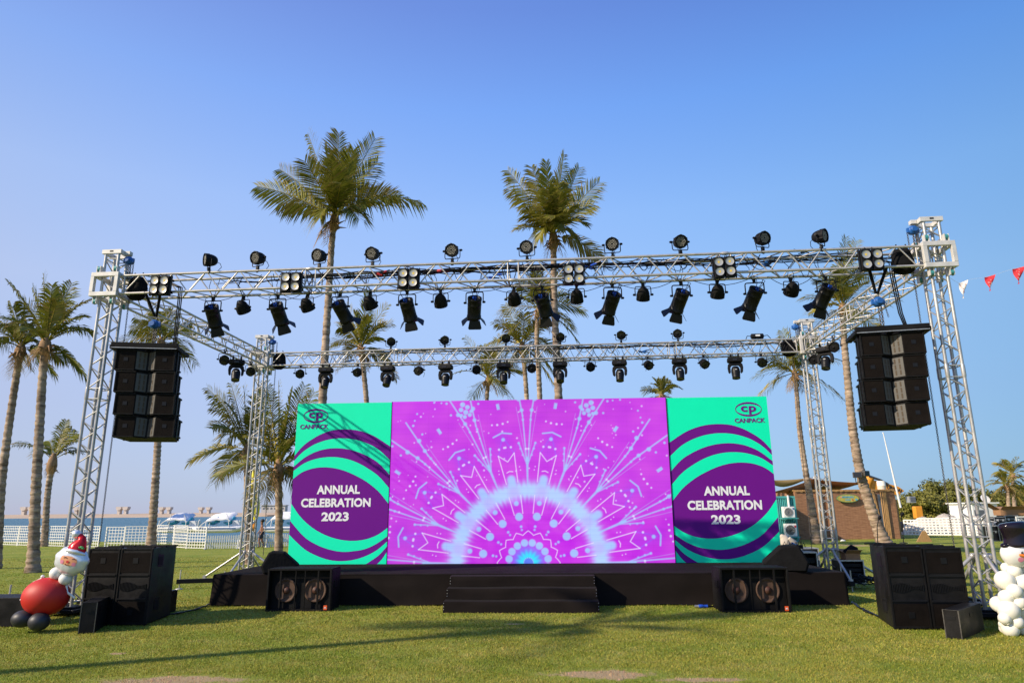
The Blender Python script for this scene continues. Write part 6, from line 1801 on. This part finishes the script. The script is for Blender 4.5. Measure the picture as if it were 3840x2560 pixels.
def barkmat():
    m, N, L, B = newmat('ringed_palm_bark')
    tc = N.new('ShaderNodeTexCoord'); mp = N.new('ShaderNodeMapping'); mp.inputs['Scale'].default_value = (1.6, 1.6, 6.5); L.new(tc.outputs['Object'], mp.inputs[0])
    n = N.new('ShaderNodeTexNoise'); n.inputs['Scale'].default_value = 1.3; n.inputs['Detail'].default_value = 7; n.inputs['Roughness'].default_value = .65; L.new(mp.outputs[0], n.inputs[0])
    n2 = N.new('ShaderNodeTexNoise'); n2.inputs['Scale'].default_value = 1.1; n2.inputs['Detail'].default_value = 3; L.new(tc.outputs['Object'], n2.inputs[0])
    r = N.new('ShaderNodeMapRange'); r.inputs['From Min'].default_value = .35; r.inputs['From Max'].default_value = .66; L.new(n.outputs['Fac'], r.inputs['Value'])
    mx = N.new('ShaderNodeMix'); mx.data_type = 'RGBA'; mx.inputs['A'].default_value = (0.125, 0.08, 0.05, 1); mx.inputs['B'].default_value = (0.52, 0.39, 0.275, 1); L.new(r.outputs[0], mx.inputs['Factor'])
    m2 = N.new('ShaderNodeMix'); m2.data_type = 'RGBA'; m2.blend_type = 'MULTIPLY'; m2.inputs['Factor'].default_value = .5; L.new(mx.outputs['Result'], m2.inputs['A'])
    r2 = N.new('ShaderNodeMapRange'); r2.inputs['From Min'].default_value = .3; r2.inputs['From Max'].default_value = .7; r2.inputs['To Min'].default_value = .5; r2.inputs['To Max'].default_value = 1.25; L.new(n2.outputs['Fac'], r2.inputs['Value']); L.new(r2.outputs[0], m2.inputs['B'])
    L.new(m2.outputs['Result'], B.inputs['Base Color']); B.inputs['Roughness'].default_value = .9
    bp = N.new('ShaderNodeBump'); bp.inputs['Strength'].default_value = .8; bp.inputs['Distance'].default_value = .04; L.new(n.outputs['Fac'], bp.inputs['Height']); L.new(bp.outputs[0], B.inputs['Normal'])
    return m
M['bark'] = barkmat(); M['fibre'] = pmat('palm_fibre', (0.30, 0.18, 0.095), 0.9, 0, 0.4, 5, bump=.6, bscale=18, stretch=(3, 3, .7))
UP = Vector((0, 0, 1))
class Leaves(MB):
    def __init__(s): super().__init__(); s.t = []
    def leaf(s, vs, fs, tints, mi=0):
        s.add(vs, fs, mi); s.t += tints
    def done(s, name, mats, parent):
        o = s.build(name, mats, parent)
        a = o.data.attributes.new('tint', 'FLOAT_COLOR', 'POINT'); c = np.ones((len(s.t), 4)); c[:, :3] = np.array(s.t); a.data.foreach_set('color', c.ravel())
        return o
def frond(lv, rng, base, tip, sag, twist, ll, pairs, tone, yel, brn, hang=.25, stem=.16, lw=.022):
    base, tip = Vector(base), Vector(tip); d = tip - base; L_ = d.length
    ctrl = base + d * .5 + UP * sag
    def pt(t): return base * (1 - t) ** 2 + ctrl * 2 * t * (1 - t) + tip * t * t
    def tg(t): return ((ctrl - base) * (1 - t) + (tip - ctrl) * t).normalized()
    hz = Vector((d.x, d.y, 0)); side0 = Vector((-hz.y, hz.x, 0)).normalized() if hz.length > .05 else Vector((1, 0, 0))
    # rachis
    n = 9; pts = [pt(i / n) for i in range(n + 1)]; o = len(lv.v)
    lv.tube(pts, [.026 * (1 - .85 * i / n) + .004 for i in range(n + 1)], 4, 1, False); lv.t += [(tone, min(1, .45 + yel), brn)] * (len(lv.v) - o)
    for i in range(pairs):
        t = stem + (1 - stem) * (i + .5) / pairs; p = pt(t); T_ = tg(t)
        s = (side0 - T_ * side0.dot(T_)).normalized(); s = (Matrix.Rotation(twist * (.7 + .3 * t), 3, T_) @ s); nr = T_.cross(s).normalized()
        env = min(1, .35 + 2.6 * (t - stem)) * (1 - .60 * max(0, (t - .5) / .5) ** 1.8)
        fwd = .45 + .75 * t
        for sd in (-1, 1):
            if rng.random() < .05: continue
            l = ll * env * rng.uniform(.82, 1.1)
            dr = (s * sd + T_ * fwd + nr * rng.uniform(.12, .32) + Vector((rng.uniform(-.08, .08), rng.uniform(-.08, .08), rng.uniform(-.08, .08)))).normalized()
            g = hang * rng.uniform(.5, 1.5)
            m1 = p + dr * l * .55 - UP * g * l * .14; e = p + dr * l * .97 - UP * g * l * .62
            w = (T_ * .95 + nr * .35 * sd).normalized() * lw * 1.42 * (1.0 if t < .85 else .8) * rng.uniform(.8, 1.2)
            q = rng.random(); b_ = min(1, brn + (rng.random() < .10) * .5); y_ = min(1, yel * rng.uniform(.5, 1.5) + .1 * rng.random())
            tn = min(1, max(0, tone + rng.uniform(-.35, .45)))
            lv.leaf([p - w * .55, p + w * .55, m1 + w, m1 - w, e], [(0, 1, 2, 3), (3, 2, 4)], [(tn, y_, b_)] * 2 + [(tn, y_, b_)] * 2 + [(tn, min(1, y_ + .4 * q), min(1, b_ + .55 * q * q))])
def palm(label, Y, trunk, r0, r1, spec, crown_n, flen, seed, boot=.5, tone=.35, elev=(-35, 85), groundz=None, hang=.3, pairs=34, lw=.022, yel=.06, group='palm trees around the stage', wind=(0.0, 0.0), base_flare=1.35, dead=3):
    rng = random.Random(seed)
    P = [at(u, v, Y) for u, v in trunk]
    zb = gz(Y) if groundz is None else groundz
    if P[0].z > zb + .05:
        dd = (P[0] - P[1]); k = (P[0].z - zb) / max(.2, -dd.z) if dd.z < 0 else 0
        P.insert(0, Vector((P[0].x + max(-1.2, min(1.2, dd.x * k * .7)), Y, zb)))
    else: P[0].z = zb
    o = P[0].copy(); t = thing('palm_tree', label, 'palm tree', o, 0, group)
    P = [p - o for p in P]; cr = P[-1]
    # smooth path through the points
    path = []; n = len(P)
    for i in range(n - 1):
        p0, p1, p2, p3 = P[max(0, i - 1)], P[i], P[i + 1], P[min(n - 1, i + 2)]
        m = max(2, int((p2 - p1).length / .07))
        for j in range(m):
            q = j / m; path.append(.5 * ((2 * p1) + (p2 - p0) * q + (2 * p0 - 5 * p1 + 4 * p2 - p3) * q * q + (3 * p1 - p0 - 3 * p2 + p3) * q ** 3))
    path.append(P[-1]); rad = []; m = len(path)
    for i in range(m):
        q = i / (m - 1); hgt = path[i].z
        rad.append((r0 + (r1 - r0) * q) * (1 + (base_flare - 1) * math.exp(-max(0, hgt) / .55)) * (1 + .05 * (1 if (i // 2) % 2 else -1) + rng.uniform(-.03, .03)))
    b = MB(); b.tube(path, rad, 12); b.build('trunk', 'bark', t)
    # leaf base fibre
    b = MB(); ax = (path[-1] - path[max(0, m - 8)]).normalized()
    b.tube([cr - ax * boot * .75, cr - ax * boot * .45, cr - ax * boot * .1, cr + ax * boot * .35, cr + ax * boot * .8], [r1 * 1.02, r1 * 1.55, r1 * 1.7, r1 * 1.35, r1 * .5], 12)
    for k in range(12):
        a = rng.uniform(0, 6.28); z0 = rng.uniform(-.7, .1) * boot; d = Vector((math.cos(a), math.sin(a), 0)); s_ = cr + ax * z0 + d * r1 * 1.2
        b.tube([s_, s_ + d * .10 + UP * rng.uniform(.02, .14), s_ + d * rng.uniform(.16, .34) + UP * rng.uniform(-.18, .12)], [.05, .035, .008], 4)
    b.build('leaf_sheath', 'fibre', t)
    lv = Leaves(); c0 = cr + ax * boot * .25
    for f in spec:
        u, v, dy, sag = f[:4]; tw = (f[4] * (1.5 if f[4] > .65 else 1)) if len(f) > 4 else rng.uniform(-.5, .5); kw = f[5] if len(f) > 5 else {}
        frond(lv, rng, c0, at(u, v, Y + dy) - o, sag, tw, kw.get('ll', flen * .36), kw.get('pairs', pairs), kw.get('tone', tone + rng.uniform(-.15, .15)), kw.get('yel', yel), kw.get('brn', .02), kw.get('hang', hang), lw=lw)
    for k in range(crown_n):
        a = 2 * math.pi * (k * .382 + rng.uniform(-.05, .05)); e = R(elev[0] + (elev[1] - elev[0]) * ((k + .5) / crown_n) ** .8 + rng.uniform(-8, 8)); l = flen * rng.uniform(.78, 1.08) * (1 if e > -.1 else .85)
        d = Vector((math.cos(a) * math.cos(e) + wind[0], math.sin(a) * math.cos(e) + wind[1], math.sin(e))).normalized()
        low = e < R(5)
        frond(lv, rng, c0, c0 + d * l - UP * l * (.12 + .22 * math.cos(e)), l * (.16 + .12 * math.cos(e)), rng.uniform(-.7, .7), flen * .33, pairs, min(1, max(0, tone + rng.uniform(-.25, .25) - .1 * low)), (yel + (.5 if rng.random() < .16 else 0)) * 1.0, .35 if (low and rng.random() < .3) else .02, hang * (1.6 if low else 1), lw=lw)
    for k in range(dead):                              # dry hanging fronds
        a = rng.uniform(0, 6.28); l = flen * rng.uniform(.4, .6); d = Vector((math.cos(a), math.sin(a), 0))
        frond(lv, rng, c0 - ax * .1, c0 + d * l * .45 - UP * l * .8, l * .35, 0, flen * .18, 14, .5, .5, .85, .9, lw=lw * .8)
    lv.done('crown', ['palm_leaf', 'palm_leaf'], t)
    return t
palm('tallest palm tree, behind the left part of the front truss', 23.5, [(738, 1005), (741, 920), (746, 820), (752, 720), (757, 640), (762, 560), (768, 508)], .175, .105,
     [(591, 428, -.3, .35, 1.1, dict(yel=.25)), (641, 388, .5, .30, .9), (706.6, 305, .6, .2, .8, dict(yel=.12)), (778, 306, -.5, .1, .5, dict(yel=.3, brn=.1)), (862, 318, .0, .25, 1.25, dict(ll=1.0, pairs=44)), (868, 372, .9, .25, 1.2, dict(ll=.9, pairs=40)),
      (845, 432, .8, .3, 1.0), (838, 470, -.4, .35, .8), (968, 466, .2, .95, .15, dict(hang=1.3, yel=.22)), (735, 500, -.7, .75, .2, dict(hang=1.0)), (640, 470, .5, .5, .8), (700, 370, -1.4, .2, .6), (748, 335, 1.2, .1, .7), (812, 345, -1.2, .2, .4),
      (760, 380, -2.0, .3, .2, dict(tone=.6)), (785, 420, -2.3, .5, .2, dict(tone=.2)), (735, 430, -2.2, .5, .3), (825, 505, -.8, .7, .3, dict(hang=.9)), (780, 350, -1.0, .1, .3)], 1, 2.7, 1, .55, .55, hang=.28, pairs=46, yel=.12)
palm('tall bushy palm tree behind the middle of the front truss', 26.0, [(1285, 1010), (1283, 915), (1279, 820), (1274, 720), (1272, 620), (1271, 552)], .185, .12,
     [(1166, 391, .2, .3, 1.0), (1221, 384, -.4, .25, .9, dict(yel=.3, brn=.15)), (1295, 355, .6, .15, 1.2, dict(ll=.95, pairs=44)), (1377, 417, .1, .35, 1.1, dict(yel=.12)), (1164, 432, .9, .35, .8), (1362, 470, -.3, .45, .9, dict(yel=.25)), (1206, 492, -.3, .6, .5), (1345, 515, .2, .75, .3), (1326, 556, -.2, .9, .2, dict(hang=1.0)),
      (1240, 548, -.5, .9, .2, dict(hang=1.0)), (1255, 372, -.8, .1, .7), (1330, 385, .9, .2, .9), (1260, 430, -2.0, .4, .2), (1290, 440, -2.1, .5, .3), (1240, 470, -1.8, .6, .3), (1310, 480, -1.8, .7, .3), (1275, 500, -2.0, .8, .1), (1225, 520, .6, .8, .3), (1300, 530, -1.2, .9, .2)],
     3, 2.5, 2, .60, .5, hang=.4, pairs=46, yel=.18)
palm('palm tree with yellowing fronds left of the centre between the trusses', 31.0, [(846, 1000), (842, 925), (836, 860), (829, 805)], .13, .11,
     [(900, 742, .2, .55, .7, dict(yel=.6)), (778, 752, .2, .5, .8), (845, 668, .4, .2, .9), (795, 700, .3, .3, .8), (890, 700, -.4, .3, .9), (760, 790, .3, .6, .4, dict(yel=.4))], 13, 2.1, 3, .42, .5, yel=.14, pairs=30)
palm('palm tree with drooping brownish fronds behind the front truss, left of the tall middle palm', 36.0, [(1213, 1000), (1210, 920), (1206, 860), (1200, 800)], .135, .12,
     [(1140, 742, .2, .6, .5, dict(yel=.5, brn=.2)), (1160, 700, .2, .4, .8), (1255, 790, .3, .8, .4), (1150, 780, -.4, .9, .3, dict(yel=.4, brn=.3))], 16, 2.5, 4, .5, .45, elev=(-50, 70), yel=.25, pairs=30, hang=.5)
palm('palm tree rising just behind the middle palm trunk', 34.0, [(1241, 1000), (1240, 920), (1237, 850), (1233, 770), (1238, 716)], .15, .12,
     [(1318, 748, .2, .7, .5, dict(yel=.35)), (1300, 680, .3, .4, .9, dict(yel=.3)), (1190, 650, .2, .3, .8), (1215, 632, .3, .1, .8)], 16, 2.5, 5, .5, .3, yel=.10, pairs=30, hang=.4)
palm('small palm tree with thin fronds behind the rear truss centre', 38.0, [(1117, 1000), (1118, 925), (1121, 875)], .12, .11, [(1068, 775, .2, .3, .7), (1150, 770, .3, .3, .7, dict(yel=.3)), (1180, 800, .2, .5, .4, dict(yel=.4))], 13, 2.2, 6, .4, .4, yel=.2, pairs=26, hang=.4)
palm('palm tree with a leaning trunk right of the stage before the hut', 39.0, [(2030, 1246), (1998, 1160), (1975, 1080), (1958, 980), (1946, 860), (1938, 770), (1936, 712)], .30, .16,
     [(1942, 545, .4, .1, 1.1, dict(tone=.7)), (1968, 552, .2, .15, .9, dict(tone=.7, yel=.2)), (1880, 640, .2, .5, .6), (2010, 640, .3, .5, .7)], 18, 3.1, 7, .6, .42, base_flare=1.6, pairs=34, hang=.35, lw=.026, yel=.12)
palm('palm tree behind the rear right tower with a slim bent trunk', 42.0, [(1876, 1240), (1866, 1170), (1850, 1080), (1836, 980), (1829, 890), (1826, 862)], .22, .12,
     [(1795, 760, .3, .3, .9), (1808, 755, .4, .2, .9), (1770, 830, .2, .5, .6), (1880, 830, .2, .5, .6), (1780, 880, .1, .8, .3), (1860, 770, .3, .3, .9)], 14, 2.9, 8, .55, .35, pairs=30, hang=.45, lw=.026, yel=.14)
palm('broad palm tree right beside the green backdrop panel at the left', 26.0, [(640, 1262), (641, 1200), (640, 1130), (640, 1080)], .145, .12,
     [(722, 900, .3, .3, .9, dict(yel=.1)), (700, 885, .5, .2, .9), (590, 905, .3, .35, .9), (640, 875, .4, .1, .9), (612, 880, -.5, .2, .8), (720, 945, .6, .5, .5), (672, 890, -.6, .2, .8), (570, 950, .1, .5, .6)], 14, 2.2, 9, .55, .32, elev=(-45, 80), pairs=36, hang=.45, yel=.10)
palm('palm tree behind the rear left tower with long drooping fronds', 29.0, [(572, 1268), (570, 1200), (568, 1130), (567, 1040)], .15, .12,
     [(476, 890, .2, .5, .8), (500, 905, .5, .4, .9), (530, 880, .3, .25, .9), (560, 885, .5, .1, .9), (488, 935, -.3, .7, .5, dict(yel=.3)), (518, 1015, .2, 1.0, .2, dict(hang=.9)), (605, 895, .5, .3, .8)], 13, 2.6, 10, .5, .32, elev=(-45, 78), pairs=36, hang=.5, yel=.12)
palm('palm tree half hidden by the left hung loudspeakers', 44.0, [(347, 1253), (352, 1180), (358, 1090), (363, 1000), (366, 880), (370, 790)], .26, .17,
     [(300, 755, .2, .5, .7), (308, 728, .3, .4, .8), (350, 705, .5, .2, .9), (395, 715, .2, .3, .9), (435, 800, .2, .8, .4, dict(yel=.5)), (320, 795, -.3, .8, .3, dict(yel=.5)), (440, 770, .2, .6, .5)], 14, 3.0, 11, .6, .42, pairs=32, hang=.5, lw=.028, yel=.2)
palm('thick trunked palm tree in front of the lattice fence at the left', 25.5, [(76, 1300), (80, 1180), (85, 1080), (92, 960), (98, 860), (104, 795)], .185, .135,
     [(20, 650, .2, .4, .5), (100, 628, .4, .1, .9), (45, 690, -.3, .5, .7), (165, 650, .2, .25, 1.0, dict(tone=.55)), (150, 672, .6, .25, .9, dict(tone=.6)), (205, 690, .3, .6, .4, dict(brn=.2)), (205, 765, .2, .8, .3, dict(hang=.9)), (190, 730, -.5, .6, .5), (30, 760, .2, .8, .3), (75, 660, .8, .2, .8), (120, 655, -.8, .2, .6)], 7, 2.2, 12, .5, .3, pairs=36, hang=.5, base_flare=1.45)
palm('curved palm tree at the left edge of the picture', 27.5, [(-6, 1258), (2, 1130), (12, 1040), (26, 940), (40, 850), (47, 805)], .165, .125,
     [(-30, 720, .2, .5, .7), (22, 690, .4, .2, .9), (55, 695, .3, .2, .9), (90, 760, .2, .5, .5), (-25, 790, .2, .8, .4), (95, 810, .3, .8, .3)], 13, 2.1, 13, .45, .32, pairs=34, hang=.5)
palm('short palm tree with few fronds at the shore left of the front left tower', 47.0, [(104, 1215), (108, 1150), (114, 1100), (120, 1065)], .20, .19,
     [(28, 1022, .2, .9, .3, dict(tone=.2)), (152, 965, .3, .5, .8, dict(tone=.7, yel=.3)), (178, 995, .2, .6, .8, dict(tone=.5)), (185, 1010, -.3, .8, .6), (172, 1040, .2, .9, .4), (75, 1050, .1, 1.0, .3), (165, 985, .8, .5, .9)], 2, 2.3, 14, .9, .4, pairs=34, hang=.55, lw=.028, elev=(20, 70))
palm('distant palm crown showing over the top of the screen', 46.0, [(1521, 1010), (1520, 912)], .16, .14, [(1478, 905, .2, .6, .4), (1565, 892, .2, .6, .4), (1510, 868, .3, .2, .9), (1535, 872, .3, .2, .9)], 12, 1.7, 15, .4, .35, pairs=24, hang=.5, lw=.026, yel=.25, elev=(-10, 80))
palm('distant yellowish palm tree at the far right, nearer one', 62.0, [(2318, 1190), (2316, 1150), (2314, 1118)], .18, .15, [(2290, 1090, .2, .5, .6), (2345, 1110, .2, .7, .5, dict(yel=.5)), (2300, 1140, .2, .9, .3, dict(yel=.5))], 15, 1.9, 16, .4, .5, pairs=22, hang=.6, lw=.028, yel=.3, elev=(-45, 75))
palm('distant palm tree at the far right with a dark top', 66.0, [(2332, 1190), (2328, 1130), (2325, 1092)], .18, .15, [(2296, 1062, .2, .5, .6), (2350, 1068, .2, .5, .6)], 14, 2.0, 17, .4, .3, pairs=22, hang=.5, lw=.028, yel=.15, elev=(-25, 75))
# palms beside the photographer: only their shade reaches the lawn in the picture
def palm_xy(label, x, y, h, seed, lean):
    rng_ = random.Random(seed)
    t0 = Vector((x, y, 0)); 
    global at
    keep = at
    pts = [(0, 0), (1, 1), (2, 2)]
    tr = [Vector((x, y, 0)), Vector((x + lean * .4, y, h * .5)), Vector((x + lean, y, h))]
    at = lambda u, v, Y: tr[u].copy()
    try: return palm(label, y, pts, .17, .12, [], 11, 2.3, seed, .5, .3, groundz=0)
    finally: at = keep
palm_xy('palm tree standing left of the photographer', -16.6, 3.55, 11.2, 31, .2)

def bush(label, u, vtop, Y, w, seed, tone):
    rng = random.Random(seed); p = at(u, vtop, Y); zb = gz(Y); h = p.z - zb
    t = thing('leafy_tree', label, 'tree', (p.x, Y, zb), 0, 'trees beyond the right lawn')
    b = MB()
    for k in range(5):
        a = rng.uniform(0, 6.28); e = Vector((math.cos(a) * w * .35, math.sin(a) * w * .3, h * rng.uniform(.55, .8))); b.tube([(0, 0, 0), e * .4 + Vector((0, 0, h * .1)), e], [.16, .10, .03], 7)
    b.build('trunk', 'bark', t)
    lv = Leaves(); cl = []
    for k in range(52):
        a = rng.uniform(0, 6.28); q = rng.uniform(.0, 1) ** .5; zz = rng.uniform(.12, 1)
        rr = w * .5 * math.sqrt(max(.05, 1 - (1.05 * abs(zz - .45) / .62) ** 2)); cl.append((math.cos(a) * q * rr, math.sin(a) * q * rr * .8, zz * h * .92, rng.uniform(.3, .62) * w * .26, rng.uniform(-.3, .3)))
    for (x, y, z, r_, tn) in cl:
        for k in range(190):
            d = Vector((rng.gauss(0, 1), rng.gauss(0, 1), rng.gauss(0, .8))).normalized() * r_ * rng.uniform(.55, 1.08)
            c = Vector((x, y, max(.1, z))) + d; n_ = (d.normalized() + Vector((rng.uniform(-.8, .8), rng.uniform(-.8, .8), rng.uniform(-.3, .9)))).normalized()
            u_ = n_.orthogonal().normalized(); u_ = Matrix.Rotation(rng.uniform(0, 6.28), 3, n_) @ u_; v_ = n_.cross(u_); s = rng.uniform(.09, .19)
            tt = (min(1, max(0, tone + tn + rng.uniform(-.25, .25))), .15 * rng.random(), .1 * rng.random())
            lv.leaf([c - u_ * s, c + v_ * s * .6, c + u_ * s, c - v_ * s * .6], [(0, 1, 2, 3)], [tt] * 4)
    lv.done('crown', ['bush_leaf'], t)
for i, (u, v, Y, w, tn, lb) in enumerate(((2118, 1134, 70, 5.5, .75, 'light green leafy tree right of the hut'), (2165, 1105, 74, 7.5, .6, 'large leafy tree left of the front right tower legs'), (2215, 1128, 72, 6.5, .35, 'dark leafy tree behind the front right tower legs'), (2265, 1140, 76, 6, .4, 'leafy tree behind the pale cabin'),
        (2300, 1132, 80, 6, .45, 'leafy tree left of the far palms'), (2350, 1118, 75, 7, .3, 'dark leafy tree at the right edge'), (2098, 1136, 74, 5, .65, 'low leafy tree behind the orange excavator'), (1885, 1128, 86, 6, .4, 'leafy tree behind the rear right tower'), (2400, 1120, 78, 8, .3, 'leafy tree cut off by the right edge'), (2000, 1128, 90, 7, .4, 'leafy tree behind the hut roof'))):
    bush(lb, u, v, Y, w, 60 + i, tn)
# floodlights on the leaning palm
for i, (u, v) in enumerate(((1969, 1090), (1989, 1087))):
    p = at(u, v, 38.6); t = thing('floodlight', ('floodlight on the left of the leaning palm trunk', 'floodlight on the right of the leaning palm trunk')[i], 'floodlight', p, R(-20 + 50 * i), 'floodlights on the leaning palm')
    b = MB(); b.box((0, 0, 0), (.46, .16, .30)); b.build('housing', 'chain', t, bevel=.02); b = MB(); b.box((0, -.085, 0), (.38, .012, .23)); b.build('lamp_glass', 'lens_dark', t)
    b = MB(); s = 1 if i == 0 else -1; b.tube([(-.12, .05, -.12), (-.10, .08, -.40), (s * .3, .2, -.42)], .025, 6); b.build('bracket', 'chain', t)
# bunting
M['flag_red'] = pmat('red_flag_cloth', (0.62, 0.03, 0.035), 0.7, 0, 0.1, 6); M['flag_white'] = pmat('white_flag_cloth', (0.72, 0.68, 0.60), 0.7, 0, 0.1, 6)
fl = [((2202, 651), (2222, 643), (2212.5, 685), 'flag_white', 'white pennant with red marks, leftmost of the three pennants'), ((2261, 637), (2285, 631), (2274, 668), 'flag_red', 'red pennant with pale dots in the middle of the three pennants'), ((2325, 618), (2353, 612), (2340, 652), 'flag_red', 'red pennant at the right edge of the picture')]
Yf = 14.5; rng = random.Random(4)
for a, c, e, m_, lb in fl:
    A, C_, E_3 = at(*a, Yf), at(*c, Yf), at(*e, Yf - .04); t = thing('bunting_flag', lb, 'pennant', A, 0, 'pennants on a thin string')
    n = 8; vs = []; fs = []
    for i in range(n + 1):
        q = i / n; l = (A.lerp(E_3, q)) - A; r_ = (C_.lerp(E_3, q)) - A
        for j in range(5): vs.append(l.lerp(r_, j / 4) + Vector((0, .03 * math.sin(q * 5 + j), 0)))
    fs = [(i * 5 + j, (i + 1) * 5 + j, (i + 1) * 5 + j + 1, i * 5 + j + 1) for i in range(n) for j in range(4)]
    b = MB(); b.add(vs, fs, 0, True); o = b.build('cloth', m_, t)
    b = MB(); w0 = (C_ - A); dn = (E_3 - (A + C_) / 2)
    for k in range(9):
        q = rng.uniform(.08, .75); j = rng.uniform(.2, .8); c0 = (w0 * (j * (1 - q) + .5 * q)) + dn * q + Vector((0, -.045 if False else .03 * math.sin(q * 5 + j * 4) - .006, 0)); s = .012
        b.add([c0 + Vector((s * math.cos(x), 0, s * math.sin(x) * .7)) for x in [2 * math.pi * i / 8 for i in range(8)]], [tuple(range(8))])
    b.build('print', 'flag_white' if m_ == 'flag_red' else 'flag_red', t)
b = MB(); q0, q1 = at(2202, 651, Yf), at(2353, 612, Yf); d = q1 - q0
pts = [T(TW + .2, .3, TZ - .1)] + [at(u, v, Yf) + Vector((0, .005, .004)) for u, v in ((2202, 651), (2222, 643), (2261, 637), (2285, 631), (2325, 618), (2353, 612))] + [q1 + d * .6 + Vector((0, 0, .25))]
b.tube(pts, .0025, 4); tag(b.build('bunting_string', 'label_white'), 'thin string carrying the pennants from the front right tower to the right edge', 'string')
